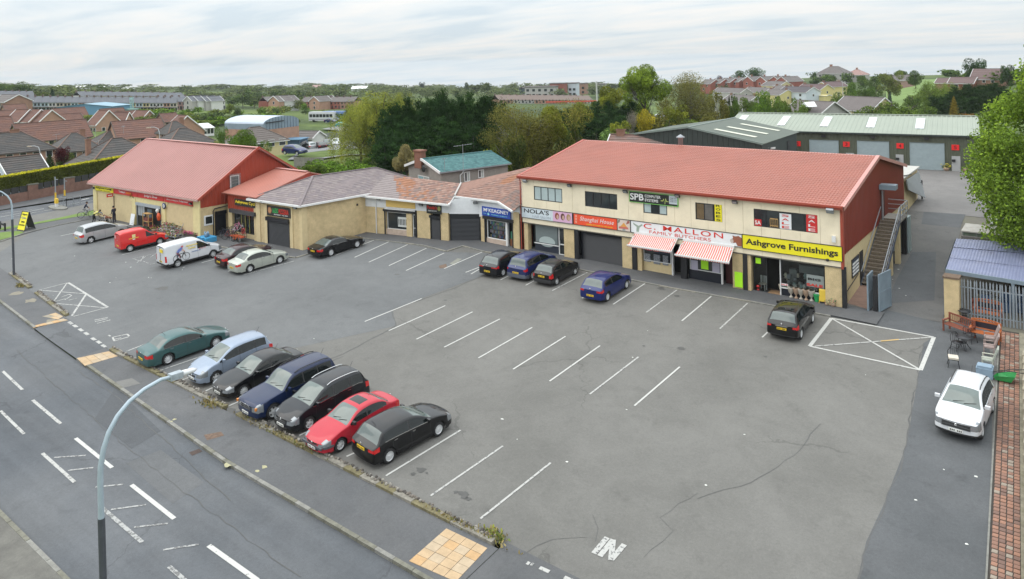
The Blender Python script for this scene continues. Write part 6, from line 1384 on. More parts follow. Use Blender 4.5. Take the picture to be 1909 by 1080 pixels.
put('navy blue boxy off-roader with roof bars and slotted grille',sp(SUVB,rails=M_TRIM,chrome=True,spokes=5),(510.8,781.7),(0,1),-93,P_NAVY,group=GF,extra=lambda root,sub,section,vert,top,L_,hw:[(lambda mb:(mb.box(vert(0,.2,.8,1,hw).x+.0,vert(0,.2,.8,1,hw).x+.03,q-.02,q+.02,.72,.90),sub('grille_bar',mb,M_CHR)))(MB()) for q in(-.36,-.24,-.12,0,.12,.24,.36)]+[(lambda mb:(mb.box(vert(0,.7*hw,.8,1,hw).x-.1,vert(0,.7*hw,.8,1,hw).x+.01,s*.88*hw-.06,s*.88*hw+.03,.74,.86),sub('indicator',mb,M_IND)))(MB()) for s in(1,-1)])
put('black estate-like people carrier with silver roof rails, beside the red saloon',sp(SSP(MPV,4.47,1.64,1.80),rails=M_CHR,chrome=True,spokes=5,gr=(.56,.74),grw=.4),(577.5,802),(0,1),-93,P_BLK2,group=GF)
put('faded red saloon with a sunroof and grey bumper strip',sp(SSP(SALOON,4.3,1.42,1.70),sunroof=(2.25,2.75),spokes=7,blackmirror=True,R=.30),(635.6,842.2),(0,1),-93,P_RED,group=GF,extra=lambda root,sub,section,vert,top,L_,hw:(lambda mb:([mb.bar(vert(a,section(a)[4][0]+.012,.47,s,section(a)[11][0]),vert(b,section(b)[4][0]+.012,.47,s,section(b)[11][0]),.05,.09) for s in(1,-1) for a,b in((0,.1),(.1,.25),(.25,.45))],mb.bar(vert(0,.7,.47,1,hw)+V((.05,0,0)),vert(0,.7,.47,-1,hw)+V((.05,0,0)),.08,.09),sub('bumper_strip',mb,flat('grey rubber',(.07,.075,.085)))))(MB()))
put('black five door hatchback with silver wheels, last in the roadside row',sp(SSP(HATCH,4.36,1.48,1.82),chrome=True,spokes=14,R=.325,tl=(.76,1.0,.55),pzr=.76),(727.2,864.4),(1,-1),83,P_BLK,group=GF)
GS='vehicles parked outside the red roofed store'
put('silver people carrier, furthest left of the parked vehicles',sp(SSP(MPV,4.5,1.64,1.80),chrome=None,spokes=5,tumble=.36),(170,453.8),(1,-1),90,P_SIL,group=GS)
def rm(root,sub,section,vert,top,L_,hw):
 for s in(-1,1):
  mb=MB();x0,z0=L_/2-3.0,1.18;y=s*(hw*.965)
  def q(a,b,c,d,m,nm):mb=MB();mb.box(min(a,b),max(a,b),y-.0,y+.012*s,c,d) if s>0 else mb.box(min(a,b),max(a,b),y-.012,y,c,d);sub(nm,mb,m)
  q(x0-.14,x0+.14,z0+.02,z0+.30,flat('post gold',(.75,.65,.3)),'emblem');q(x0-.10,x0+.10,z0-.16,z0-.08,WHL,'wording');q(x0-.42,x0+.40,z0-.04,z0+.0,YEL2,'wording')
 mb=MB();mb.box(-L_/2-.03,-L_/2+.0,.25,.6,1.2,1.45);sub('wording',mb,flat('faded pink',(.6,.3,.3)))
put('bright red delivery van with a small crest on its side',sp(SSP(VAN,4.1,1.82,1.70),dark=.40,ax=(.82,3.36),dlo=(.95,1.95),top=[(0,.70),(.10,.80),(.5,.93),(.9,1.02),(1.05,1.07),(1.65,1.48),(1.85,1.66),(2.1,1.78),(2.8,1.82),(3.7,1.80),(3.95,1.76),(4.1,1.66)],ws=(1.07,1.7),belt=[(0,.64),(.8,.96),(1.1,1.02),(4.1,1.05)]),(243.2,470),(1,-1),84,P_VRED,group=GS,name='delivery_van',cat='van',extra=rm)
def wv(root,sub,section,vert,top,L_,hw):
 y=-(hw*.955)
 def M(x,z,dd=0.0):return ORG[root.name]@MT((x,y-.035-dd,z))@MR(pi/2,4,'X')
 x0=L_/2
 text('Ashgrove',M(x0-2.62,1.52,-.045),.95,.17,YEL2,root,bold=.02);text('Cycles',M(x0-2.62,1.30,-.03),.62,.17,YEL2,root,bold=.02)
 text('SALES REPAIRS HIRE',M(x0-2.3,.98),.75,.07,flat('blue print',(.1,.2,.45)),root);text('028 3752 5515',M(x0-1.75,1.08),.6,.08,flat('red print',(.5,.05,.05)),root)
 mb=MB()
 for cx,cz in((x0-3.9,.72),(x0-3.15,.75)):
  pts=[(cx+.30*cos(2*pi*k/18),y-.03,cz+.30*sin(2*pi*k/18)) for k in range(19)]
  for a,b in zip(pts,pts[1:]):mb.bar(a,b,.03,.03)
 P=lambda a,b:(x0-a,y-.03,b)
 for a,b in(((3.9,.72),(3.7,1.05)),((3.7,1.05),(3.3,1.08)),((3.3,1.08),(3.15,.75)),((3.7,1.05),(3.55,.75)),((3.55,.75),(3.9,.72)),((3.3,1.08),(3.22,1.2)),((3.55,.75),(3.3,1.08))):mb.bar(P(*a),P(*b),.035,.03)
 sub('bicycle_graphic',mb,INK)
 for pts,c in(([(3.8,1.15),(3.5,1.32),(3.35,1.5),(3.5,1.58),(3.75,1.45),(3.9,1.25)],(.15,.2,.5)),([(3.45,1.5),(3.3,1.62),(3.42,1.7),(3.55,1.62)],(.55,.1,.1)),([(3.4,1.45),(3.2,1.15),(3.25,1.12),(3.5,1.4)],(.6,.35,.25)),([(3.85,1.2),(3.6,.95),(3.6,.75),(3.7,.78),(3.75,.98),(3.95,1.15)],(.5,.15,.2)),([(3.7,1.22),(3.75,1.0),(3.85,.8),(3.92,.82),(3.88,1.2)],(.1,.1,.15))):
  mb=MB();mb.poly([(x0-a,y-.036,b) for a,b in pts]);sub('rider_graphic',mb,flat('rider %.2f'%(c[0]+c[1]*.1),c))
 mb=MB();mb.box(x0-3.3,x0-1.15,y-.03,y+.01,.50,.58);sub('rub_strip',mb,M_TRIM)
 mb=MB();mb.box(-L_/2-.05,-L_/2-.02,-.5,.05,1.35,1.6);sub('rear_wording',mb,YEL2)
 mb=MB();mb.box(-L_/2-.05,-L_/2-.02,-.012,.012,.5,1.8);sub('rear_door_seam',mb,flat('seam grey',(.25,.25,.25)))
put('white cycle shop van with yellow lettering and a rider graphic',sp(VAN),(332,498.6),(1,-1),86,P_WHT,group=GS,name='delivery_van',cat='van',extra=wv)
put('dark cherry saloon half hidden behind the silver green one',sp(SSP(SALOON,4.5,1.44,1.77)),(441.5,497.5),(1,-1),86,P_MAR,group=GS)
put('pale silver green saloon outside the pizzeria',sp(SSP(SALOON,4.5,1.47,1.76),chrome=True,spokes=9,tl=(.74,.94,.6)),(466.7,508.4),(1,-1),86,P_SILG,group=GS)
put('low black coupe parked along the pizzeria side wall',COUPE,(617.8,478.4),(1,-1),88,P_BLK,group=GS)
GB_='cars parked nose in at the shop footpath'
put('black hatchback with red tail lamps, leftmost of the three by the hair salon',sp(SSP(HATCH,4.25,1.50,1.78),tl=(.80,1.0,.48),pzr=.50),(938.5,515.8),(1,-1),91,P_BLK2,group=GB_)
put('dark blue people carrier between two black hatchbacks',sp(SSP(MPV,4.26,1.62,1.80),tl=(.82,1.12,.72),dark=.52,bumm=flat('blue grey bumper',(.09,.10,.13)),tumble=.4),(992.9,521.5),(1,-1),91,P_BLUE2,group=GB_)
put('small black three door hatchback with dark wheels',sp(SSP(HATCH,3.85,1.44,1.66),doors=[1.2,2.5],pil=[2.42],dark=.50,bumm=flat('black bumper',(.025,.025,.027)),tl=(.66,.98,.74),pzr=.72,R=.29,steel=True),(1038.3,532),(1,-1),90,P_BLK,group=GB_)
put('deep blue three door hatchback alone in front of the shuttered takeaway',sp(SSP(HATCH,4.2,1.50,1.76),doors=[1.3,2.75],pil=[2.68],tl=(.76,.98,.56),spokes=9),(1133.3,562),(1,-1),90.5,P_BLUE,group=GB_)
put('black crossover with a glossy roof outside the furniture shop',sp(SSP(CROSS,4.12,1.57,1.79),sunroof=(1.95,3.45),spokes=10,chrome=None),(1494.5,632.9),(1,-1),92,P_BLK,group=GB_,extra=lambda root,sub,section,vert,top,L_,hw:(lambda mb:(mb.bar(vert(L_,.32,.87,1,hw)+V((-.03,0,0)),vert(L_,.32,.87,-1,hw)+V((-.03,0,0)),.03,.05),sub('chrome_strip',mb,M_CHR)))(MB()))
put('white crossover with black roof rails beside the brick paved strip',sp(SSP(CROSS,4.1,1.62,1.76),rails=M_TRIM,spokes=7,chrome=True),(1851.7,770),(1,1),-93.5,P_WHT,group=None)
# ---- right
# - alley gate pier, palisade fence, sheds
def pier_post(a,b,h,label,cap=True):
 root=thing('gate_pier',label,'pier',(a[0],a[1],gz(*a)));mb=MB();z0=gz(*a)-.1;mb.box(a[0],b[0],a[1],b[1],z0,z0+h);mb.B('shaft',M_TANR,root)
 MB().box(a[0]-.05,b[0]+.05,a[1]-.05,b[1]+.05,z0+h,z0+h+.10).B('cap',mat('brown cap',(.14,.095,.065),.9,var=.2,vs=8),root);return root
pier_post((5.25,1.2),(6.0,1.95),2.55,'tan roughcast gate pier with a brown cap beside the palisade fence')
PF_=thing('palisade_fence','galvanised grey palisade fence to the right of the tan gate pier','fence',(7.6,1.7,0))
M_PAL=mat('galvanised pale',(.26,.29,.32),.55,metal=.2,var=.12,coord='World')
mb=MB();h=2.4;w0=.035;mb.add([(-w0,0,0),(w0,0,0),(w0,0,h-.12),(0,0,h),(-w0,0,h-.12),(-w0,.018,0),(w0,.018,0),(w0,.018,h-.12),(0,.018,h),(-w0,.018,h-.12)],[(0,1,2,3,4),(9,8,7,6,5),(0,4,9,5),(1,6,7,2),(4,3,8,9),(3,2,7,8)])
PALE=mb.mesh('pale',M_PAL);x=6.08;IV=ORG[PF_.name].inverted()
while x<10.4:piece('pale',PALE,PF_,IV@MT((x,1.66+.14*(x-6)/4,gz(x,1.7)+.03+RU(-.015,.015)))@MR(RU(-.02,.02),4,'Y'));x+=.155
for z in(.45,1.95):MB().bar((6.0,1.72,z),(10.4,1.86,z-.04),.04,.06).B('rail',M_PAL,PF_)
PF2=thing('palisade_fence','blue grey palisade fence running along the right hand boundary above the brick strip','fence',(10.3,-9,-.5));IV2=ORG[PF2.name].inverted();y=1.6
while y>-24:
 xx=9.50+(1.6-y)*.037;piece('pale',PALE,PF2,IV2@MT((xx,y,gz(xx,y)+.5))@MR(pi/2,4,'Z')@Matrix.Diagonal((1,1,.75,1)));y-=.17
for z in(.8,1.9):MB().bar((9.54,1.6,z+.08),(10.44,-24,z-1.2),.04,.06).B('rail',M_PAL,PF2)
M_BLUR=mat('faded blue corrugated roof',(.19,.21,.32),.5,var=.1,vs=1.2,dirt=.3,dirtcol=(.25,.24,.28),dscale=1.0,coord='World')
SH=thing('lean_to_shed','open shed with a faded violet blue corrugated roof behind the palisade fence','shed',(7.5,6,0))
sa,sb,sc,sd2=zp(1763,503,2.35),V((11.6,2.7,2.35)),V((11.6,11.5,2.9)),zp(1783,446,2.9)
def QR(mb,a,b,c,d,n,dep):
 vs=[];fs=[];nrm=(b-a).cross(d-a).normalized();nrm=nrm if nrm.z>0 else-nrm
 for i in range(n*4+1):u=i/(n*4);h=dep*(.5+.5*sin(u*n*2*pi));vs+=[a.lerp(b,u)+nrm*h,d.lerp(c,u)+nrm*h]
 fs=[(2*i,2*i+2,2*i+3,2*i+1) for i in range(n*4)];mb.add(vs,fs,0,True)
for v0,v1 in((0,.36),(.35,.70),(.69,1.0)):
 mb=MB();a,b,c,d=sa.lerp(sd2,v0),sb.lerp(sc,v0),sb.lerp(sc,v1),sa.lerp(sd2,v1);up=V((0,0,.05*(1 if v0>.5 else.5 if v0>.2 else 0)));QR(mb,a+up,b+up,c+up*.3,d+up*.3,40,.035);mb.B('roof_sheet',M_BLUR,SH)
mb=MB();mb.box(11.4,11.6,2.6,11.5,-.2,2.4);mb.box(5.0,11.6,11.4,11.6,0,2.8);mb.B('back_wall',mat('shed block wall',(.16,.15,.14),.95,var=.2,vs=6,coord='World'),SH)
mb=MB();mb.box(sa.x-.04,sa.x+.1,sa.y,sa.y+.16,-.1,2.3);mb.box(sd2.x+.1,sd2.x+.25,sd2.y-.1,sd2.y+.1,0,2.8);mb.box(8.4,8.55,3,3.15,-.1,2.3);mb.B('post',M_BLUG,SH)
mb=MB();mb.quad(sa+V((-.05,0,-.45)),sd2+V((-.05,0,-.5)),sd2+V((-.05,0,.05)),sa+V((-.05,0,.05)));mb.B('side_flashing',M_BLUG,SH)
MB().bar(sa+V((0,-.05,-.05)),sb+V((0,-.05,-.05)),.09,.22).B('front_fascia',M_BLUG,SH)
for i in range(26):
 x,y=RU(6,10.8),RU(3.2,6.5);z=gz(x,y);k=RC([(.15,.06,.03),(.04,.08,.16),(.2,.2,.2),(.3,.28,.2),(.03,.1,.12),(.25,.06,.03)]);hh=RU(.3,1.1)
 mb=MB();mb.box(x-.3,x+.3,y-.25,y+.25,z,z+hh*.55);mb.box(x-.3,x+.3,y+.15,y+.25,z+hh*.55,z+hh);mb.box(x-.3,x-.22,y-.25,y+.2,z+hh*.5,z+hh*.75);solo(mb,'stored_chair',flat('stock %.2f%.2f'%(k[0],k[2]),k),'garden furniture stored under the blue roofed shed, behind the palisade','garden furniture','stock stored in the blue roofed shed')
CN=thing('storage_container','pale topped green storage container behind the blue roofed shed','container',(6.6,12.5,.6));cA,cB=V((4.85,11.75,0)),V((9.6,11.9,0))
MB().box(5.05,9.9,11.9,14.2,.3,3.0).B('body',mat('dull green panels',(.15,.19,.14),.7,var=.15,vs=2),CN)
for i in range(7):MB().box(5.05+i*.8-.04,5.05+i*.8+.04,11.84,11.92,.3,3.0).B('rib',mat('rib grey',(.2,.22,.2)),CN)
MB().plate([(4.95,11.8,3.08),(10,11.8,3.08),(10,14.3,3.12),(4.95,14.3,3.12)],.08).B('roof',mat('dirty white top',(.5,.48,.44),.8,var=.1,dirt=.5,dirtcol=(.3,.2,.12),dscale=2),CN)
CN2=thing('storage_container','second white topped container further up the alley under the tree','container',(7,19,1));MB().box(6.3,9,16,22,.6,2.9).B('body',mat('dull green panels',(.15,.19,.14)),CN2);MB().box(6.25,9.05,15.95,22.05,2.9,2.98).B('roof',flat('white sheet top',(.62,.63,.64)),CN2)
SK=thing('scrap_pile','rusty scrap metal and old panels dumped beyond the container','scrap',(5.2,17.2,.8));rust=mat('rust',(.20,.09,.05),.9,var=.3,vs=6)
for i in range(16):mb=MB();c=V((RU(4.6,6.2),RU(15.2,18.6),0));c.z=gz(c.x,c.y)+RU(.2,1.2);ax_=V((rnd.gauss(0,1),rnd.gauss(0,1),rnd.gauss(0,.3))).normalized();mb.bar(c-ax_*.7,c+ax_*.7,RU(.1,.6),RU(.03,.12));mb.B('scrap_piece',rust if i%3 else MGM,SK)
MB().box(4.9,6.5,14.5,15.4,1.6,1.68).B('rusty_sheet',mat('rust orange',(.32,.14,.06),.9,var=.3),SK)
AN=thing('rear_annexe','low cream walled annexe with a pale flat roof behind the red roofed building','building',(-3,27,1));MB().box(-7,-.85,19.9,31.5,-.1,4.5).B('wall',mat('cream render',(.52,.42,.24),.85,var=.1,coord='World',dirt=.3,dirtcol=(.3,.24,.14)),AN);MB().box(-7.1,-.65,19.8,31.7,4.5,4.62).B('roof',mat('pale felt roof',(.42,.41,.38),.9,var=.1,coord='World'),AN)
mb=MB();mb.plate([(-.6,24.8,4.3),(-.5,25.0,3.4),(-.1,31,1.75),(-.6,31,4.2)],.08);solo(mb,'steel_ramp_panel',MGM,'grey steel sheet leaning against the cream annexe wall','sheet')
mb=MB();mb.box(.1,1.4,13.4,14.4,.55,3.3);solo(mb,'bin_store',mat('store box',(.3,.36,.36),.6),'small pale box unit at the back corner of the red gable','box')
mb=MB();mb.bar((-.4,31,1.6),(-.4,31,3.4),.12);mb.bar((-.7,26,3.7),(-.4,31,3.2),.07);mb.bar((-.75,24.5,4.7),(-.6,27,4.5),.07);solo(mb,'yard_rail',M_BLK,'dark post and sloping rail at the end of the annexe','railing')
# - brick paved strip
BS=thing('brick_paving','strip of reddish brown paving bricks along the right hand boundary','paving',(9,-10,-.5));IV=ORG[BS.name].inverted()
BM=[mat('red brown brick',(.26,.145,.105),.9,var=.15),mat('dark brick',(.19,.115,.09),.9,var=.15),mat('orange brick',(.32,.17,.115),.9,var=.15),mat('pale brick',(.30,.25,.20),.9,var=.15)]
def strip_x(y):return 8.03+(.82-y)*.0575
bl,bw=.225,.205;meshes=[]
for m in BM:
 mb=MB();e=.016;mb.add([(e,e,-.03),(bw-e,e,-.03),(bw-e,bl-e,-.03),(e,bl-e,-.03),(e,e,.03),(bw-e,e,.03),(bw-e,bl-e,.03),(e,bl-e,.03)],[(4,5,6,7),(0,1,5,4),(1,2,6,5),(2,3,7,6),(3,0,4,7)]);meshes.append(mb.mesh('brick',m))
cnt=0;y=-24.0;far=[MB() for _ in BM]
while y<.9:
 x0=strip_x(y)
 for k in range(4):
  q=rnd.choices(range(4),[6,3,3,1])[0];z=gz(x0+k*bw,y)+RU(-.012,.008);
  if cnt<300 and y>-20.8:piece('brick',meshes[q],BS,IV@MT((x0+k*bw+(.0),y+(.0 if k%2 else bl*.0),z))@MR(RU(-.04,.04),4,'Z'));cnt+=1
  else:
   a,b,c,d=x0+k*bw+.016,x0+(k+1)*bw-.016,y+.016,y+bl-.016;far[q].add([(a,c,z-.03),(b,c,z-.03),(b,d,z-.03),(a,d,z-.03),(a,c,z+.03),(b,c,z+.03),(b,d,z+.03),(a,d,z+.03)],[(4,5,6,7),(0,1,5,4),(1,2,6,5),(2,3,7,6),(3,0,4,7)])
 y+=bl
allf=MB()
for q,f in enumerate(far):allf.add(f.v,f.f,q)
allf.B('brick_mass',BM,BS,kind='stuff')
def ribbon(name,x0f,x1f,ya,yb,dz,m,n=10):
 mb=MB()
 for i in range(n):a,b=ya+(yb-ya)*i/n,ya+(yb-ya)*(i+1)/n;mb.poly([V((x,y,gz(x,y)+dz)) for x,y in((x0f(a),a),(x1f(a),a),(x1f(b),b),(x0f(b),b))])
 return STR(name,mb,m)
ribbon('paving_bed',lambda y:strip_x(y)-.06,lambda y:strip_x(y)+.95,-26,1.2,.006,mat('dark joint sand',(.05,.042,.035),.95,coord='World'))
mb=MB()
for i in range(26):a,b=1-i,-i;mb.add([V((strip_x(y)+dx_,y,gz(9,y)+z)) for z in(-.05,.035) for y in(a,b) for dx_ in(-.11,-.05)],[(4,6,7,5),(0,1,5,4),(0,4,6,2),(1,3,7,5)])
mb.B('paving_edging',MKERB,BS)
ribbon('verge',lambda y:strip_x(y)+.83,lambda y:strip_x(y)+2.2,-26,1.2,.03,mat('mossy concrete verge',(.22,.20,.15),.95,var=.25,vs=2.5,fine=.2,coord='World',dirt=.5,dirtcol=(.12,.12,.05),dscale=2))
mb=MB()
for i in range(24):a,b=-2-i,-3-i;mb.box(strip_x(a)+1.0,strip_x(a)+1.3,b+.01,a-.01,gz(9,a)-.1,gz(9,a)+.42+RU(-.01,.01))
solo(mb,'boundary_wall',mat('rendered coping',(.33,.29,.22),.95,var=.2,vs=3,fine=.15,coord='World'),'low pale rendered boundary wall beyond the brick strip','wall')
# - garden furniture on display
def bench(label,x,y,rot,wood,ln=1.35,ornate=False,group='garden furniture on display by the palisade'):
 M=GMX(x,y,rot);root=thing('garden_bench',label,'bench',M=M,group=group);B=lambda mb,nm,m=wood:mb.B(nm,m,root,world=0)
 for s in(-1,1):
  X=s*(ln/2-.03);mb=MB();mb.box(X-.035,X+.035,-.02,.05,0,.62);B(mb,'leg');mb=MB();mb.box(X-.035,X+.035,.5,.57,0,.95);B(mb,'leg');mb=MB();mb.box(X-.045,X+.045,-.05,.55,.60,.65);B(mb,'armrest')
 for k in range(5):mb=MB();mb.box(-ln/2+.04,ln/2-.04,.0+k*.1,.08+k*.1,.40,.43);B(mb,'seat_slat')
 mb=MB();mb.box(-ln/2,ln/2,.51,.55,.88,.97);B(mb,'back_rail');mb=MB();mb.box(-ln/2,ln/2,.51,.55,.50,.56);B(mb,'back_rail')
 if ornate:
  mb=MB();
  for a,b in zip(range(8),range(1,9)):z=lambda t:.97+.10*sin(pi*t/8);mb.bar((-ln/2+ln*a/8,.53,z(a)),(-ln/2+ln*b/8,.53,z(b)),.05,.06)
  B(mb,'curved_top');mb=MB();mb.box(-ln/2+.07,ln/2-.07,.525,.535,.57,.88);B(mb,'cast_panel',flat('dark cast panel',(.02,.02,.03)))
 else:
  n=13
  for k in range(n):X=-ln/2+.08+(ln-.16)*k/(n-1);mb=MB();mb.box(X-.022,X+.022,.52,.54,.56,.88);B(mb,'back_slat')
 return root
WR=mat('red brown stained wood',(.20,.060,.035),.6,var=.15);WO=mat('orange stained wood',(.42,.12,.035),.55,var=.15)
q=gp(1782,622);bench('red brown slatted bench, angled in front of the tan gate pier',q.x+.02,q.y-.25,radians(-28),WR,1.5)
q=gp(1840,600);bench('tall orange bench with a dark cast back panel against the palisade',q.x,q.y+.15,radians(-4),WO,1.35,True)
q=gp(1838,634);bench('low orange bench with scrolled dark back, in front of the taller orange bench',q.x-.05,q.y-.35,radians(-6),WO,1.4,True)
BLKI=mat('black cast iron',(.022,.022,.026),.5)
def iron_table(label,x,y,r=.38,h=.68):
 root=thing('garden_table',label,'table',M=GMX(x,y,0),group='black iron garden sets');MB().lathe([(0,h-.02),(r,h-.02),(r,h+.01),(0,h+.01)],20).B('tabletop',BLKI,root,world=0)
 for k in range(4):a=k*pi/2+.5;MB().tube([(cos(a)*.08,sin(a)*.08,h-.05),(cos(a)*.12,sin(a)*.12,h*.5),(cos(a)*.2,sin(a)*.2,.2),(cos(a)*.34,sin(a)*.34,0)],.02,6).B('leg',BLKI,root,world=0)
 MB().lathe([(.1,h*.5),(.13,h*.52),(.13,h*.55),(.1,h*.57)],10).B('ring',BLKI,root,world=0)
def iron_chair(label,x,y,rot,m=BLKI,cush=None,group='black iron garden sets',back=.88):
 root=thing('garden_chair',label,'chair',M=GMX(x,y,rot),group=group);
 for sx in(-.2,.2):
  for sy in(-.18,.18):MB().tube([(sx,sy,.42),(sx*1.05,sy*1.05,.25),(sx*1.3,sy*1.3,0)],.018,6).B('leg',m,root,world=0)
 MB().lathe([(0,.41),(.25,.41),(.25,.44),(0,.44)],16).B('seat',m,root,world=0)
 if cush:MB().box(-.22,.22,-.22,.22,.44,.53).B('cushion',cush,root,world=0)
 mb=MB();P=[(-.22,.2,.42),(-.23,.24,.7),(-.12,.26,back),(0,.27,back+.04),(.12,.26,back),(.23,.24,.7),(.22,.2,.42)];mb.tube(P,.016,6)
 for X in(-.1,0,.1):mb.tube([(X,.21,.44),(X*.8,.25,back-.02)],.01,5)
 mb.B('backrest',m,root,world=0);return root
q=gp(1797,652);iron_table('black round iron table between the benches and the cushioned chair',q.x,q.y+.05);q=gp(1808,640);iron_chair('black iron chair tucked behind the round black table',q.x,q.y+.2,2.6);q=gp(1790,658);iron_chair('black iron chair on the near left of the round black table',q.x-.15,q.y+.3,.8)
q=gp(1777,685);iron_chair('dark iron chair with a cream cushion standing apart near the white car',q.x,q.y+.1,.2,cush=flat('cream cushion',(.58,.53,.44),.8))
q=gp(1770,590);iron_chair('thin black wire chair behind the red brown bench',q.x+.1,q.y-.2,-.8,back=1.0);q=gp(1790,596);iron_table('small dark glass topped table behind the red brown bench',q.x+.25,q.y-.35,.33,.7)
def arm_chair(label,x,y,rot,m,cm):
 root=thing('patio_chair',label,'chair',M=GMX(x,y,rot),group='patio chairs stacked beside the brick strip');B=lambda mb,nm,mm:mb.B(nm,mm,root,world=0)
 for sx in(-.27,.27):
  for sy in(-.22,.22):mb=MB();mb.bar((sx,sy,0),(sx,sy,.6 if sy<0 else.45),.04);B(mb,'leg',m)
  mb=MB();mb.bar((sx,-.25,.6),(sx,.25,.62),.05,.03);B(mb,'armrest',m)
 mb=MB();mb.box(-.26,.26,-.24,.24,.40,.46);B(mb,'seat',cm);mb=MB();mb.add([(-.26,.2,.45),(.26,.2,.45),(.26,.42,1.1),(-.26,.42,1.1),(-.26,.26,.45),(.26,.26,.45),(.26,.48,1.1),(-.26,.48,1.1)],[(0,1,2,3),(7,6,5,4),(0,3,7,4),(1,5,6,2),(3,2,6,7)]);B(mb,'backrest',cm)
TP=mat('taupe rattan',(.30,.23,.21),.8,var=.15,vs=20);GN=mat('grey green slats',(.33,.35,.30),.7,var=.1)
q=gp(1850,645);arm_chair('taupe high backed patio chair, furthest of the two beside the bricks',q.x-.12,q.y+.05,radians(-80),TP,TP);q=gp(1846,660);arm_chair('taupe patio chair, nearer the white car',q.x-.05,q.y-.05,radians(-85),TP,TP)
q=gp(1838,690);arm_chair('pale green plastic garden chair next to the white car',q.x+.05,q.y+.35,radians(-88),flat('cream plastic',(.5,.5,.42)),GN)
q=gp(1836,702);mb=MB();mb.box(q.x-.35,q.x+.35,q.y-.25,q.y+.45,gz(q.x,q.y),gz(q.x,q.y)+.45);mb.box(q.x-.3,q.x+.3,q.y-.2,q.y+.3,gz(q.x,q.y)+.45,gz(q.x,q.y)+.55);solo(mb,'storage_box',mat('blue grey plastic',(.22,.30,.38),.6),'blue grey plastic garden box against the bonnet of the white car','box')
WB_=thing('wheelbarrow','bright green wheelbarrow lying on the brick strip beside the white car','wheelbarrow',gp(1872,715));c=gp(1874,712);MGN=mat('green plastic',(.035,.30,.08),.4,var=.08)
mb=MB();z=gz(c.x,c.y);vs=[c+V(p) for p in((-.4,-.2,.08),(.25,-.2,.08),(.3,.2,.12),(-.3,.2,.14),(-.45,-.3,.28),(.42,-.28,.40),(.45,.3,.46),(-.3,.3,.30))];mb.add(vs,[(0,3,2,1),(0,1,5,4),(1,2,6,5),(2,3,7,6),(3,0,4,7)]);mb.B('tray',MGN,WB_)
mb=MB();mb.tube([c+V((-.6,.1,.3)),c+V((.1,.45,.45)),c+V((.9,.55,.6)),c+V((1.05,.4,.6))],.02,6);mb.tube([c+V((-.6,-.1,.3)),c+V((.2,.15,.5)),c+V((1.0,.1,.55))],.02,6);mb.B('handle',M_BLK,WB_)
mb=MB();M=MT(c+V((-.72,.42,.22)))@MR(radians(80),4,'X')@MR(.6,4,'Y');mb.lathe([(.12,-.05),(.2,-.05),(.22,0),(.2,.05),(.12,.05)],16,M);w_=mb.B('wheel',M_TYRE,WB_);MB().lathe([(0,-.03),(.13,-.04),(.13,.04),(0,.03)],14,M).B('hub',flat('orange hub',(.6,.10,.02)),w_)
# - industrial units behind
M_OLIVE=mat('olive cladding',(.088,.096,.066),.6,var=.06,vs=.4,coord='World');M_OLR=mat('pale olive roof',(.26,.29,.235),.55,var=.06,vs=.3,coord='World',dirt=.15,dirtcol=(.2,.2,.15));M_DGR=mat('dark green cladding',(.030,.040,.036),.55,var=.08,coord='World');M_DGRR=mat('dark green roof',(.070,.088,.066),.6,var=.08,vs=.4,coord='World');M_SKYL=mat('translucent rooflight',(.55,.55,.45),.5,var=.08);M_GSH=mat('grey shutter',(.28,.34,.36),.45,var=.05)
IU=thing('industrial_units','long olive metal clad industrial building with four grey roller doors','building',(-7,50,2.3));IF=Frame((-24.5,43.3),(2.65,46.4));IL=IF.len;EZ=6.22
mb=MB();ribbed(mb,IF.p(0,0,0),IF.U,IL,lambda u:1.0,lambda u:EZ,V((0,0,1)),IF.n,.45,.05,flat=.6);mb.B('front_wall',M_OLIVE,IU)
MB().add([IF.p(IL,.5,-.02),IF.p(IL,.5,-17),IF.p(IL,EZ,-17),IF.p(IL,7.7,-8),IF.p(IL,EZ,-.02)],[(0,1,2,3,4)]).B('end_wall',M_OLIVE,IU)
i0,i1=IF.p(-.2,EZ,.25),IF.p(IL+.25,EZ,.25);j0,j1=IF.p(-.2,7.75,-8),IF.p(IL+.25,7.75,-8)
RSL('roof',i0,i1,j0,j1,M_OLR,IU,.5,.05,.6);RSL('roof',IF.p(IL+.25,EZ,-17),IF.p(-.2,EZ,-17),j1,j0,M_OLR,IU,.9);MB().bar(j0+V((0,0,.06)),j1+V((0,0,.06)),.5,.06).B('ridge_cap',M_OLR,IU);MB().bar(i0-V((0,0,.05)),i1-V((0,0,.05)),.18,.18).B('gutter',M_DGR,IU)
def rz(px):return IF.px(px,262)[0]
for px0,px1 in((1374,1396),(1457,1479),(1540,1561),(1631,1649),(1727,1744)):
 ua,ub=IF.px(px0,245)[0],IF.px(px1,245)[0];um=(ua+ub)/2-1.2;up=(j0-i0);upn=up.normalized();nrm=V((0,0,1))
 P=lambda u,v:i0+IF.U*(u+.2)+up*v+V((0,0,.075));MB().poly([P(um-.45,.28),P(um+.45,.28),P(um+.45,.82),P(um-.45,.82)]).B('rooflight',flat('pale rooflight',(.62,.65,.67),.3),IU)
for a,b,t,bt in((1510,1562,260,292),(1599,1656,262,302),(1697,1759,265,317)):
 ua,z1=IF.px(a,t);ub,_=IF.px(b,t);shutter(IF,ua,ub,gz(-5,46)-.3,z1,IU,d=.05,box=0,mats=M_GSH,slat=.12);IF.bb(ua-.12,ub+.12,z1,z1+.1,.03,.14).B('door_head',M_OLIVE,IU);IF.bb((ua+ub)/2-.25,(ua+ub)/2+.25,z1+.35,z1+.6,.03,.3).B('vent_hood',M_BLK,IU)
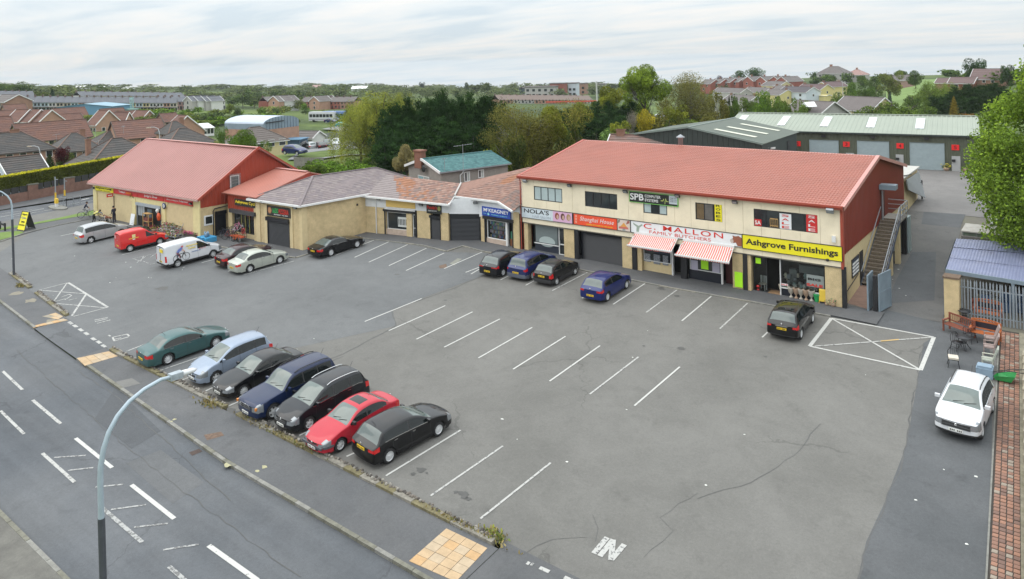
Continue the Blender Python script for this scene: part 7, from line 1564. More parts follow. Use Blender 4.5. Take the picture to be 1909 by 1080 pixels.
for a,b,t,bt in((1774,1791,291,321),(1670,1685,288,320),(1577,1593,285,310)):
 ua,z1=IF.px(a,t);ub,z0=IF.px(b,bt);mb=MB();IF.box(mb,ua,ub,gz(-3,46)-.05,z1,.04,.10);o=mb.B('personnel_door',flat('pale grey door',(.38,.38,.38)),IU);IF.bb(ua+.02,ua+.35,z1-.6,z1-.35,.1,.3).B('letter_box',M_BLK,IU)
for k,(px_,py_,t) in enumerate(((1487,268,'2'),(1578,269,'3'),(1678,272,'4'),(1781,275,'5'))):
 u,z=IF.px(px_,py_);r=board(IF,u-.36,u+.36,z-.30,z+.30,'unit_number',['red unit sign numbered 2 beside the dark green building','red unit sign numbered 3 left of the middle roller door','red unit sign numbered 4 between the middle and right roller doors','red unit sign numbered 5 over the right personnel door'][k],bg_=flat('bright red plate',(.75,.02,.02)),d=.06,th=.04,frame=None);LTR(IF,r,t,u,z,.26,.4,flat('dark red numeral',(.12,.01,.01)),d=.105,bold=.02)
PCL(1764,318,.55,1.0,'yellow flowering planter by the right unit door',[flat('yellow bloom',(.5,.42,.03)),flat('leaf mid',(.12,.16,.04))],110,dz=0);PCL(1800,320,.5,1.1,'dark green potted shrub right of the unit door',[flat('leaf mid',(.12,.16,.04)),flat('leaf dark',(.03,.12,.05))],110,dz=0)
DG=thing('dark_warehouse','dark green metal clad warehouse with three cream rooflights','building',(-22,34,1.5));g0,g1,ga=zp(1163,252,6.55),zp(1420,268,6.55),zp(1283,237,7.85)
DFm=Frame((g0.x,g0.y),(g1.x,g1.y));DL_=DFm.len;ru=DFm.px(1283,237)[0]
gt_=lambda u:6.5+1.3*(u/ru if u<ru else(DL_-u)/(DL_-ru))
mb=MB();ribbed(mb,DFm.p(0,0,0),DFm.U,DL_,lambda u:.5,gt_,V((0,0,1)),DFm.n,.62,.05,flat=.75);mb.B('gable_cladding',M_DGR,DG)
bk0,bk1=zp(1370,219.5,7.85),zp(1485,247,6.55);A=DFm.p(ru,7.86,.15);B_=DFm.p(DL_+.2,6.52,.15);
mb=MB();QR(mb,A,V(bk0),V(bk1)+V((.2,.5,0)),B_,1,.0);mb.plate([A,B_,V(bk1),V(bk0)],.1);mb.B('roof',M_DGRR,DG)
MB().plate([DFm.p(-.2,6.5,.15),A,V(bk0),V(bk0)+(DFm.p(-.2,6.5,.15)-A)],.1).B('roof',M_DGRR,DG);mb=MB();mb.bar(A,bk0,.25,.1);mb.bar(A,B_,.1,.2);mb.bar(A,DFm.p(-.2,6.5,.15),.1,.2);mb.B('verge_trim',flat('pale green trim',(.16,.20,.18)),DG)
MB().add([V((g1.x,g1.y,0)),V((bk1.x,bk1.y,0)),V((bk1.x,bk1.y,6.5)),V((g1.x,g1.y,6.5))],[(0,1,2,3)]).B('side_wall',M_DGR,DG);mb=MB();fr2=Frame((g1.x,g1.y),(bk1.x,bk1.y));fr2.box(mb,8.6,9.5,1,5.9,.0,.06);mb.B('side_door',M_BLK,DG)
def rp(px,py):
 n=(B_-A).cross(V(bk0)-A).normalized();r=ray(px,py);t=(A-CAMP).dot(n)/r.dot(n);return CAMP+r*t
for a,b in(((1333,241.5),(1410,256.5)),((1356,237),(1431,250.5)),((1381,231.5),(1453,244.5))):
 p,q=rp(*a),rp(*b);up_=(V(bk0)-A).normalized()*.42;mb=MB();z=V((0,0,.05));mb.poly([p-up_+z,q-up_+z,q+up_+z,p+up_+z]);mb.B('rooflight',M_SKYL,DG)
ct=thing('security_camera','white security camera on a bracket by the warehouse corner','camera',zp(1430,270,5.9));c=zp(1434,276,5.9);mb=MB();mb.bar(c+V((-1.0,0,0)),c,.06);mb.bar(c+V((-1.1,0,-.4)),c+V((-1.1,0,.3)),.08);mb.B('bracket',MGM,ct);MB().obox(c+V((.4,0,.0)),V((.22,0,.03)),V((0,.09,0)),V((0,0,.09))).B('housing',M_WHT,ct)
# - street lamps and roadside things
def arc_lamp(label,pts,r,dark_to,head=None,name='street_lamp'):
 root=thing(name,label,'street lamp',pts[0]);z0=pts[0].z;mb=MB();base=[p for p in pts if p.z<dark_to]+[V((pts[0].x,pts[0].y,dark_to))];base=[pts[0],V((pts[0].x,pts[0].y,dark_to))]
 mb.tube(base,r*1.18,12);mb.B('column_base',mat('dark painted steel',(.055,.06,.07),.6,var=.15),root);mb=MB();up=[V((pts[0].x,pts[0].y,dark_to))]+[p for p in pts if p.z>dark_to];n=len(up);mb.tube(up,[r*(1-.35*i/(n-1)) for i in range(n)],12);mb.B('column',mat('galvanised column',(.34,.41,.46),.5,metal=.1,var=.08),root)
 if head:
  a,b=head;d=(b-a).normalized();mb=MB();s_=d.cross(V((0,0,1))).normalized();u_=s_.cross(d);mb.obox(a+d*.13,d*.2,s_*.115,u_*.10);mb.obox(a+d*.13+u_*.04,d*.16,s_*.13,u_*.05);mb.B('gear_housing',mat('grey aluminium',(.32,.36,.39),.4,var=.15,vs=8),root)
  mb=MB();P=[a+d*.30,a+d*.42,a+d*.7,(b)];W2=[(.105,.09),(.12,.10),(.11,.08),(.05,.03)]
  vs=[];
  for p,(ww,hh) in zip(P,W2):vs+=[p+s_*ww*cos(k*pi/4)+u_*hh*sin(k*pi/4) for k in range(8)]
  mb.add(vs,[(i*8+k,i*8+(k+1)%8,(i+1)*8+(k+1)%8,(i+1)*8+k) for i in range(3) for k in range(8)]+[tuple(range(24,32))],0,True);mb.B('lamp_bowl',mat('white lamp canopy',(.62,.63,.64),.3,var=.05),root)
 return root
X=-11.1;zb_=gz(X,-38.7)+.02;arc=[V((X,-38.62,zb_))]
for px_,py_ in((187,900),(188,868),(193,838),(203,806),(219,776),(241,749),(269,726),(300,708),(320,703)):arc.append(atx(px_,py_,X-.55*max(0,(py_-900))*0-.0))
d_=arc[1]-V((X,-38.62,arc[1].z));arc=[arc[0]]+[p for p in arc[1:]];arc[0]=V((X,arc[1].y,zb_))
e1=atx(366,688,X);arc_lamp('tall grey street lamp with a curved arm in the near left foreground',arc,.085,atx(187,967,X).z,(arc[-1],e1))
b=gp(26,515);pts=[V((b.x,b.y,b.z-.1))];r_=1.7;zt2=5.6
pts+=[V((b.x,b.y,z)) for z in(2,4,5.0)]+[V((b.x-.05*k*k*.9,b.y-.12*k*k*.5,5.0+1.6*sin(min(1.35,k*.27)))) for k in range(1,6)]+[V((b.x-1.9,b.y-2.3,6.7))]
arc_lamp('slim street lamp at the far left edge of the car park',pts,.075,3.9)
mb=MB();q=gp(5,430);rr=thing('timber_rail','low dark timber barrier on the verge at the left edge','barrier',q);mb.box(q.x-.9,q.x+.8,q.y-.06,q.y+.06,q.z+.55,q.z+.75);mb.B('rail',M_BLK,rr)
for k in(-.7,.65):MB().box(q.x+k-.07,q.x+k+.07,q.y-.07,q.y+.07,q.z-.1,q.z+.85).B('post',M_BLK,rr)
ab=gp(52,428);AB=thing('a_board','big yellow A-frame advertising board on the grass verge','A-board',(ab.x,ab.y,ab.z));
fa=Frame((ab.x-.3,ab.y-.75),(ab.x+.35,ab.y+.6));M_=None
aF=Frame((ab.x-.55,ab.y-.25),(ab.x+.65,ab.y-.05));H_=1.75
def lean(fr,u,z,back=0):t=z/H_;return fr.o+fr.U*u+fr.n*(.55*(1-t)*(1 if not back else-1))+V((0,0,ab.z+.12+z))
for bk_ in(0,1):
 mb=MB();pn=[lean(aF,0,0,bk_),lean(aF,aF.len,0,bk_),lean(aF,aF.len,H_,bk_),lean(aF,0,H_,bk_)];mb.plate(pn if not bk_ else pn[::-1],.04);mb.B('panel',YSG if not bk_ else M_BLK,AB)
 mb=MB();mb.bar(pn[0]-V((0,0,.14)),pn[3],.06);mb.bar(pn[1]-V((0,0,.14)),pn[2],.06);mb.B('frame',M_BLK,AB)
pn=[lean(aF,0,0),lean(aF,aF.len,0),lean(aF,0,H_)];zx=(pn[2]-pn[0]).normalized();xx_=aF.U;zz_=xx_.cross(zx)
def am(u,v):c=lean(aF,u,v)+zz_*.03;return Matrix(((xx_.x,zx.x,zz_.x,c.x),(xx_.y,zx.y,zz_.y,c.y),(xx_.z,zx.z,zz_.z,c.z),(0,0,0,1)))
Wd=aF.len;text('Ashgrove',am(Wd*.5,1.45),Wd*.75,.2,INK,AB,bold=.01);text('Cycles',am(Wd*.5,1.12),Wd*.7,.3,flat('silver lettering',(.35,.35,.28)),AB,bold=.01);text('OPEN',am(Wd*.5,.75),Wd*.5,.18,INK,AB);text('SALES REPAIRS',am(Wd*.5,.45),Wd*.8,.12,INK,AB)
def psheet(name,pxs,dz,m):pts=xy(*pxs);return sheet(name,pts,dz,m)
MVG=mat('mown verge grass',(.12,.185,.035),.9,var=.15,vs=1.5,fine=.2,coord='World')
psheet('side_road',[(-160,405),(0,393),(110,377),(185,364),(230,350),(230,395),(178,396),(60,418),(0,424),(-160,430)],-.02,A_ROAD)
psheet('side_footpath',[(-160,395),(0,384),(175,352),(200,346),(200,360),(175,364.5),(0,393),(-160,405)],.08,A_FOOT)
def grass_strip(name,pxs,dz):
 pts=xy(*pxs);sheet(name,pts,dz,MVG)
grass_strip('grass_verge',[(-60,436),(0,426),(60,417),(120,405),(182,391),(182,402),(150,404),(60,420),(40,424),(0,430.5),(-60,440)],.06)
psheet('footpath',[(-60,441),(0,431),(60,420.5),(150,404),(181,402),(178,408),(152,412),(110,420),(60,433),(0,450),(-60,462)],.045,A_FOOT)
grass_strip('grass_verge',[(-60,446),(0,435),(32,432),(45,434),(30,441),(0,449),(-60,458)],.075)
kerb_run('verge_kerb',xy((0,452),(45,436),(110,420.5),(152,412.5)),.14,-.05,.08,.92,('pale kerb curving round the far corner of the car park',),[MKERB])
for a,b,w_ in(((0,405),(82,389),.16),((22,404),(95,391),.13),((60,397),(97,391),.14),((152,373),(166,370),.35),((95,386),(175,374),.12),((0,399),(60,391),.1)):line(a,b,w_,MPW,.0,'lane_dash')
isl=gp(108,388);mb=MB();mb.prism([(isl.x+1.5*cos(k*pi/6)*1.3,isl.y+.7*sin(k*pi/6)) for k in range(12)],isl.z-.05,isl.z+.12);solo(mb,'traffic_island',MKERB,'small kerbed traffic island on the side road','traffic island')
bo=gp(105.5,387.5);root=thing('bollard','white and yellow illuminated keep left bollard on the traffic island','bollard',bo);MB().box(bo.x-.16,bo.x+.16,bo.y-.12,bo.y+.12,bo.z,bo.z+.5).B('base',M_WHT,root);MB().box(bo.x-.2,bo.x+.2,bo.y-.14,bo.y+.14,bo.z+.5,bo.z+1.05).B('shell',flat('bollard yellow',(.75,.5,.05)),root)
for k,(px_,py_,tp_,lab) in enumerate(((104,378,330,'grey signal pole with a yellow sleeve, left of the pair before the hedge'),(121,373,333,'grey signal pole with a yellow sleeve, right of the pair before the hedge'))):
 b=gp(px_,py_);r_=ray(px_,tp_);t=hypot(b.x-CAMP.x,b.y-CAMP.y)/hypot(r_.x,r_.y);zt3=(CAMP+r_*t).z;root=thing('signal_pole',lab,'pole',b);MB().tube([b,V((b.x,b.y,zt3))],.07,8).B('pole',MGM,root);MB().tube([V((b.x,b.y,b.z+.5)),V((b.x,b.y,b.z+1.2))],.1,8).B('sleeve',flat('yellow sleeve',(.7,.45,.04)),root);MB().bar((b.x,b.y,zt3-.3),(b.x+.35,b.y+.15,zt3-.3),.05,.08).B('arm',MGM,root)
gr=thing('guard_rail','grey pedestrian guard rail beside the signal poles','railing',gp(118,382));mb=MB()
for(a,b) in(((112,384),(124,387)),((124,387),(150,382))):
 A,B_=gp(*a),gp(*b)
 for t in(0,.5,1):p=A.lerp(B_,t);mb.bar(p,p+V((0,0,1.05)),.05)
 for z in(.15,1.05):mb.bar(A+V((0,0,z)),B_+V((0,0,z)),.04)
 n=9
 for i in range(n):p=A.lerp(B_,i/n);mb.bar(p+V((0,0,.15)),p+V((0,0,1.05)),.015)
mb.B('bars',MGM,gr)
HW=thing('garden_wall','brick wall with piers and dark fence panels below the long clipped hedge','wall',gp(60,378));MBW=mat('weathered brick',(.19,.105,.08),.9,var=.2,vs=2,fine=.2,coord='World')
hA,hB=gp(-60,397),gp(206,344.5);hf=Frame((hA.x,hA.y),(hB.x,hB.y));
mb=MB();n=30
for i in range(n):u0,u1=hf.len*i/n,hf.len*(i+1)/n;p=hf.p(u0,0);z=gz(p.x,p.y);hf.box(mb,u0,u1,z-.3,z+1.15,-.3,0)
mb.B('brickwork',MBW,HW)
for px_ in(-20,62,131):u=hf.px(px_,375)[0];p=hf.p(u,0);z=gz(p.x,p.y);hf.bb(u-.55,u+.55,z-.2,z+1.85,-.4,.12).B('brick_pier',MBW,HW);hf.bb(u-.62,u+.62,z+1.85,z+1.98,-.46,.18).B('pier_cap',MKERB2,HW)
for i in range(18):u0=hf.len*i/18;p=hf.p(u0,0);z=gz(p.x,p.y);hf.bb(u0+.05,hf.len*(i+1)/18-.05,z+1.15,z+1.9,-.2,-.12).B('fence_panel',mat('dark fence panel',(.035,.035,.035),.8),HW)
# ---- veg
# - foliage
def leafmat(name,k,trans=.3,hue=(1,1,1)):
 m,t,b,P=new_mat(name,1);t.nodes.remove(b);h=node(t,'ShaderNodeVectorMath',operation='MULTIPLY');L(t,vscale(t,node(t,'ShaderNodeObjectInfo').outputs['Color'],mrange(t,noise_(t,P,.9,3),.3,.7,.75*k,1.25*k)),h.inputs[0]);h.inputs[1].default_value=hue
 d,tr,mx=node(t,'ShaderNodeBsdfDiffuse'),node(t,'ShaderNodeBsdfTranslucent'),node(t,'ShaderNodeMixShader');mx.inputs[0].default_value=trans
 L(t,h.outputs[0],d.inputs[0]);L(t,h.outputs[0],tr.inputs[0]);L(t,d.outputs[0],mx.inputs[1]);L(t,tr.outputs[0],mx.inputs[2]);L(t,mx.outputs[0],t.nodes['Material Output'].inputs[0]);return m
LM=[leafmat('leaves mid',1.0),leafmat('leaves dark',.68),leafmat('leaves light',1.4,hue=(1.05,1,.8))]
M_BARK=mat('bark',(.085,.07,.055),.95,var=.2);M_BARKG=mat('grey bark',(.16,.15,.13),.95,var=.2)
def leaf(mb,p,nrm,s,mi,asp=.6):
 t_=nrm.cross(V((rnd.gauss(0,1),rnd.gauss(0,1),rnd.gauss(0,1))));
 if t_.length<1e-4:return
 t_.normalize();b_=nrm.cross(t_);mb.v+=[tuple(p+t_*s),tuple(p+b_*s*asp),tuple(p-t_*s),tuple(p-b_*s*asp)];k=len(mb.v);mb.f.append((k-4,k-3,k-2,k-1));mb.m.append(mi);mb.sm.append(False)
def rdir():
 while True:
  v=V((RU(-1,1),RU(-1,1),RU(-1,1)))
  if.05<v.length<1:return v.normalized()
def crown(kind,n,s,seed=0):
 """unit crown: 1 wide, 1 high, base at z=0"""
 rnd.seed(seed*77+n);mb=MB()
 if kind=='round':lobes=[(V((rnd.gauss(0,.17),rnd.gauss(0,.17),RU(.32,.84))),RU(.14,.24)) for _ in range(13)]+[(V((0,0,.55)),.32)]
 elif kind=='open':lobes=[(V((cos(a)*r,sin(a)*r,z)),RU(.08,.16)) for a,r,z in[(rnd.random()*6.28,RU(.05,.40),RU(.3,.92)) for _ in range(22)]]
 elif kind=='bush':lobes=[(V((rnd.gauss(0,.2),rnd.gauss(0,.2),RU(.2,.6))),RU(.18,.3)) for _ in range(10)]
 elif kind=='sparse':lobes=[(V((rnd.gauss(0,.2),rnd.gauss(0,.2),RU(.25,.85))),RU(.18,.28)) for _ in range(11)]
 if kind in('round','open','bush','sparse'):
  tot=sum(r**2 for _,r in lobes)
  for c,r in lobes:
   tone=RC([0,0,1,2]);m_=int(n*r*r/tot)
   for _ in range(m_):
    d=rdir();rr=r*(RU(.72,1.05) if kind!='sparse' else rnd.random()**.5*1.1);p=c+V((d.x*rr,d.y*rr,d.z*rr*.85));
    if kind!='bush' and p.z<.08:continue
    p.z=max(p.z,.01);nn=(d*.8+rdir()*.8+V((0,0,.35))).normalized();leaf(mb,p,nn,s*RU(.6,1.3),tone if rnd.random()<.6 else RC([0,1,2]))
 elif kind=='conifer':
  for _ in range(n):
   z=rnd.random()**1.15;a=rnd.random()*6.28;lay=.5+.5*sin(z*60+a*2);R_=.5*(1-z**1.9)**.75*(.72+.28*lay)*(.8+.2*sin(a*5+z*9));r=R_*(RU(.65,1.0));p=V((cos(a)*r,sin(a)*r,z));nn=(V((cos(a),sin(a),.5))+rdir()*.7).normalized();leaf(mb,p,nn,s*RU(.6,1.4)*(1-.45*z),1 if(lay<.4 or rnd.random()<.35) else RC([0,0,2]),.45)
 elif kind=='leylandii':
  stems=[(V((RU(-.27,.27),RU(-.27,.27),0)),RU(.74,1.0),RU(.20,.27)) for _ in range(7)];m_=34
  for _ in range(n//m_):
   c,H1,R1=RC(stems);z=rnd.random()**.8*H1;q=z/H1;r=R1*(1-q**3)**.6*RU(.8,1.12);a=rnd.random()*6.28;ctr=c+V((cos(a)*r,sin(a)*r,z));tone=RC([1,1,0,0,2]);sz=RU(.03,.06)
   for _k in range(m_):o=V((rnd.gauss(0,sz),rnd.gauss(0,sz),rnd.gauss(0,sz*.35)));leaf(mb,ctr+o+V((0,0,.5*o.length)),(V((cos(a),sin(a),.9))+rdir()*.7).normalized(),s*RU(.6,1.4),tone if rnd.random()<.75 else 1,.45)
 elif kind=='willow':
  for _ in range(46):
   a=rnd.random()*6.28;r0=RU(.05,.46);z0=.62+.36*sqrt(max(0,1-(r0/.5)**2))-RU(0,.28);tone=RC([0,0,2,1]);ln=RU(.3,.8);m_=n//46
   for k in range(m_):t_=k/m_;sw=rnd.gauss(0,.035);p=V((cos(a)*(r0+.05*t_)+sw,sin(a)*(r0+.05*t_)+rnd.gauss(0,.035),max(.01,z0-ln*t_)));leaf(mb,p,(rdir()+V((cos(a),sin(a),.2))).normalized(),s*RU(.6,1.2),tone if rnd.random()<.7 else 2,.4)
 return mb
def trunk_mesh(limbs=6,lean=.02,rad=.022,top=.8,seed=1,kind=None):
 rnd.seed(seed);mb=MB();P=[V((0,0,-.03)),V((lean,0,.3)),V((lean*1.5,lean,.55)),V((lean,lean*2,top))];mb.tube(P,[rad*1.2,rad,rad*.7,rad*.2],7)
 for k in range(limbs):
  z=RU(.22,.6);a=rnd.random()*6.28;ln=RU(.2,.38);p=V((lean*z*2,lean*z,z));q=p+V((cos(a)*ln*.5,sin(a)*ln*.5,ln*.5));e=q+V((cos(a)*ln*.4,sin(a)*ln*.4,ln*.6));mb.tube([p,q,e],[rad*.55,rad*.35,rad*.1],5)
  for _ in range(3):a2=a+RU(-1,1);e2=q+V((cos(a2)*ln*.4,sin(a2)*ln*.4,ln*RU(.1,.6)));mb.tube([q,e2],[rad*.25,rad*.06],4)
 return mb
PROTO={}
def proto(kind,n,s,seed=0):
 k=(kind,n,s,seed)
 if k not in PROTO:
  cm=crown(kind,n,s,seed).mesh('crown',LM);lim={'round':6,'open':9,'sparse':16,'bush':2,'conifer':0,'willow':6,'leylandii':0}[kind]
  tm=trunk_mesh(lim,rad=.016 if kind!='bush' else.03,seed=seed+3,top=.9 if kind in('conifer','sparse','open') else.75).mesh('trunk',M_BARKG if kind=='sparse' else M_BARK);PROTO[k]=(cm,tm)
 rnd.seed(NT[0]*31+n);return PROTO[k]
LOD={2:{'round':(700,.06),'open':(600,.05),'bush':(450,.075),'sparse':(600,.035),'conifer':(600,.075),'willow':(900,.04),'leylandii':(900,.05)},1:{'round':(3200,.028),'open':(4500,.022),'bush':(1700,.04),'sparse':(5000,.016),'conifer':(5200,.036),'willow':(6000,.020),'leylandii':(11000,.018)},0:{'round':(16000,.013),'open':(15000,.014),'bush':(5000,.023),'sparse':(15000,.010),'conifer':(7000,.026),'willow':(22000,.0115),'leylandii':(22000,.013)}}
NT=[0]
def tree_at(label,x,y,z,w,h,kind,col,lod=1,group=None,name='tree',cat='tree',twist=None):
 n,s=LOD[lod][kind];NT[0]+=1;cm,tm=proto(kind,n,s,NT[0]%(3 if lod else 2));rr=random.Random(NT[0]*13);a=rr.random()*6.28 if twist is None else twist
 M=MT((x,y,z))@MR(a,4,'Z')@Matrix.Diagonal((w,w,h,1));root=bpy.data.objects.new(name,None);COL.objects.link(root);root.matrix_world=M;ORG[root.name]=M;tag(root,label,cat,group);v=rr.uniform(.88,1.12)
 c=bpy.data.objects.new('crown',cm);COL.objects.link(c);c.parent=root;c.color=(col[0]*v,col[1]*v,col[2]*v,1)
 t=bpy.data.objects.new('trunk',tm);COL.objects.link(t);t.parent=root;return root
def TD(label,px,ptop,D,wpx,kind,col,lod=1,group=None,name='tree',cat='tree',base=None,hmin=1.5):
 p=atd(px,ptop,D);g=tz(p.x,p.y) if base is None else base;w=wpx*(V((p.x,p.y,p.z))-CAMP).dot(CF)/FPX;h=max(hmin,p.z-g)
 return tree_at(label,p.x,p.y,g,w,h,kind,col,lod,group,name,cat)
G_DK=(.030,.064,.020);G_MD=(.075,.125,.025);G_YL=(.20,.225,.035);G_OL=(.17,.165,.045);G_BR=(.115,.20,.03);G_LT=(.15,.24,.07);G_GOLD=(.36,.30,.03);G_RED=(.075,.018,.022);G_FAR=(.085,.125,.05);G_ORG=(.33,.19,.03)
cf=[(712,214,96),(727,206,99),(742,199,101),(757,194,103),(771,186,100),(786,191,104),(801,182,102),(816,186,105),(832,176,103),(848,184,106),(864,178,104),(880,187,107),(895,177,105),(909,184,104),(921,192,106),(738,225,93),(790,230,94),(840,226,95),(885,232,96),(760,250,91),(820,248,92),(720,250,92)]
for i,(px,pt,D) in enumerate(cf):TD('dark green conifer of the tall screen, number %s from the left'%['first','second','third','fourth','fifth','sixth','seventh','eighth','ninth','tenth','eleventh','twelfth','thirteenth','fourteenth','fifteenth'][i] if i<15 else 'dark green lower conifer filling the front of the tall screen',px,pt-2-3*(i%3),D,66 if i<15 else 88,'leylandii',G_DK,1,'dark conifers screening the houses')
for i,(px,pt,D,w) in enumerate([(705,164,106,150),(672,186,101,120),(748,168,112,100)]):TD(['big yellow green willow left of the dark conifers','lower left crown of the yellow green willow clump','willow top showing above the left end of the conifers'][i],px,pt,D,w,'willow',(.21,.235,.05),0,'yellow green willows')
for i,(px,pt,D,w,k,c,lab) in enumerate([(600,285,92,95,'bush',G_BR,'bright green shrub behind the red link roof'),(655,287,91,105,'bush',G_BR,'bright green shrub mass behind the slate hipped roof'),(560,300,93,45,'bush',G_MD,'dark clipped shrub at the back corner of the red gable'),(692,300,90,60,'bush',G_BR,'green shrub right of the slate roof ridge'),(758,272,84,62,'open',(.30,.26,.12),'sparse shrub with pale bronze new leaves left of the teal house'),(790,292,86,50,'open',(.24,.20,.06),'small bronze leaved shrub by the teal house gable')]):
 TD(lab,px,pt,D,w,k,c,0,name='shrub',cat='shrub')
TD('large sparse yellow olive tree right of the dark conifers',975,187,88,165,'sparse',G_OL,0);TD('second sparse yellow olive tree by the red roof end',1015,196,90,100,'open',G_YL,0);TD('sparse thicket under the yellow olive trees',960,235,86,120,'sparse',(.15,.15,.04),0,name='shrub',cat='shrub')
for i,(px,pt,D,w) in enumerate([(1052,203,116,44),(1075,200,119,44),(1098,193,121,36),(1122,188,120,38),(1148,192,123,34),(1172,186,124,40),(1062,218,112,40),(1110,214,113,44),(1150,212,114,40)]):TD('dark conifer of the short row above the red roof, %s from its left end'%['first','second','third','fourth','fifth','sixth','seventh','eighth','ninth'][i],px,pt,D,w*1.5,'leylandii',(.034,.068,.024),1,'dark conifers above the red roof')
TD('tall bright green ash rising over the warehouse left end',1198,124,124,105,'open',(.19,.27,.04),0);TD('tall half bare olive tree with an ivy clad trunk',1283,136,126,115,'sparse',(.15,.145,.05),0);TD('ivy covered lower trunk mass of the half bare tree',1275,190,125,46,'bush',(.04,.075,.02),1,name='ivy_clump',cat='ivy');TD('ivy mass on the ash trunk',1215,190,123,40,'bush',(.04,.075,.02),1,name='ivy_clump',cat='ivy')
TD('yellow olive tree left of the tall ash',1130,163,132,80,'open',G_YL,0);TD('olive scrub tree between the two tall trees',1245,172,140,70,'sparse',G_OL,1);TD('olive tree behind the half bare tree',1318,172,150,60,'open',(.15,.15,.04),1)
TD('pale grey green bush above the left part of the red roof',1140,224,104,84,'bush',G_LT,0,name='shrub',cat='shrub');TD('golden yellow bush beside the dark warehouse wall',1205,204,110,34,'round',G_GOLD,1,name='shrub',cat='shrub');TD('bare grey twiggy bush left of the golden one',1178,205,109,26,'sparse',(.20,.18,.15),1,name='shrub',cat='shrub')
for i,(px,pt,w) in enumerate([(1346,180,11),(1359,179,12),(1374,184,11)]):TD('slim dark columnar cypress, %s of the three before the orange gable'%['left','middle','right'][i],px,pt,172,w*1.3,'conifer',(.035,.055,.025),2,'three columnar cypresses')
TD('white blossoming cherry tree left of the cypresses',1332,181,176,28,'round',(.42,.42,.36),1)
for i,(px,pt,D,w,k,c) in enumerate([(1402,178,160,34,'open',G_BR),(1425,170,165,34,'open',G_BR),(1447,178,158,36,'open',(.13,.2,.04)),(1466,176,162,36,'open',(.12,.18,.035)),(1412,192,150,50,'bush',G_BR),(1455,194,150,50,'bush',G_MD)]):TD('fresh green garden tree behind the olive unit roof, %s from the left'%['first','second','third','fourth','fifth','sixth'][i],px,pt,D,w,k,c,1,'fresh green trees behind the industrial units')
for i,(px,pt,D,w,k,c,lab) in enumerate([(1655,128,290,52,'open',(.16,.19,.05),'tall feathery olive tree on the hill beside the green field'),(1627,148,300,34,'open',(.10,.15,.04),'olive tree left of the feathery one'),(1586,154,280,30,'round',G_BR,'round bright green tree on the hill street'),(1612,160,270,34,'round',G_MD,'round mid green tree next to the bright one'),(1605,140,420,22,'round',G_MD,'dark tree beside the hilltop houses'),(1706,132,350,34,'round',G_MD,'round green tree on the skyline above the field'),(1659,170,260,10,'conifer',(.05,.09,.06),'small blue green conifer in the field'),(1735,148,225,60,'willow',(.13,.19,.04),'broad green willow right of the field'),(1765,150,235,50,'willow',(.16,.21,.05),'second willow behind the broad one'),(1813,109,320,42,'round',(.045,.085,.03),'dark round tree on the skyline by the brick houses'),(1875,122,260,30,'open',(.05,.09,.03),'dark tree at the end of the brown skyline roof')]):TD(lab,px,pt,D,w,k,c,1)
for i,(px,pt,D,w) in enumerate([(1745,178,195,30),(1765,172,200,34),(1788,160,205,38),(1812,156,208,40),(1838,152,205,42),(1862,158,200,40),(1800,180,190,40)]):TD('dark conifer of the dense clump behind the units, %s from the left'%['first','second','third','fourth','fifth','sixth','seventh'][i],px,pt,D,w*1.5,'leylandii',(.028,.055,.018),1,'dark conifers on the right hand hill')
TD('golden brown conifer in front of the dark clump',1778,180,180,22,'conifer',(.22,.17,.03),1);TD('low orange bush at the foot of the dark clump',1800,204,175,28,'bush',(.28,.15,.03),1,name='shrub',cat='shrub')
for i,(px,pt,D,w) in enumerate([(1625,186,190,44),(1660,178,200,50),(1695,184,195,54),(1722,188,185,40),(1590,192,180,40)]):TD('loose green hedge tree behind the olive roof, %s of five'%['first','second','third','fourth','last'][i],px,pt,D,w,'bush',(.10,.15,.035),1,'hedge trees behind the olive roof')
def big_tree(label,x,y,H_,R_,n,col,s=.17,zlo=.10,mid=.36):
 root=thing('tree',label,'tree',(x,y,gz(x,y)));rnd.seed(5);z0=gz(x,y);mb=MB();mb.tube([V((x,y,z0-.3)),V((x-.1,y,z0+3)),V((x-.3,y+.2,z0+8)),V((x,y,z0+H_*.9))],[.32,.27,.18,.04],10);lobes=[]
 prof=lambda z:R_*max(.12,1-(abs(z-mid)/(.66 if z>mid else.5))**1.7)
 for k in range(190):
  a=rnd.random()*6.28;z=RU(zlo,.99)
  if k>80:a=RU(2.0,5.0)
  rr=prof(z)*(RU(.3,.95) if k<80 else RU(.70,1.03));c=V((x+cos(a)*rr,y+sin(a)*rr,z0+z*H_));lobes.append((c,RU(1.0,1.9) if k<80 else RU(.6,1.3)))
  if k%5==0:b=V((x,y,z0+max(1.5,z*H_-rr*.8)));mb.tube([b,b.lerp(c,.55)+V((0,0,.3)),c],[.09,.05,.015],5)
 mb.B('trunk',M_BARK,root);cr=MB();tot=sum(r*r for _,r in lobes)
 for c,r in lobes:
  tone=RC([0,0,1,2])
  for _ in range(int(n*r*r/tot)):d=rdir();q=RU(.45,1.1)*r;nn=(d*.5+rdir()+V((0,0,.5))).normalized();leaf(cr,c+d*q,nn,s*RU(.5,1.2),tone if rnd.random()<.5 else RC([0,0,1,2]))
 o=cr.B('crown',LM,root);o.color=(*col,1);return root
big_tree('large fresh green tree overhanging the shed at the right edge',12.7,12.5,17.8,7.2,120000,(.19,.29,.045),.125)
big_tree('second green tree behind the one at the right edge',14.5,27,12.5,6.5,40000,(.12,.19,.03),.19)
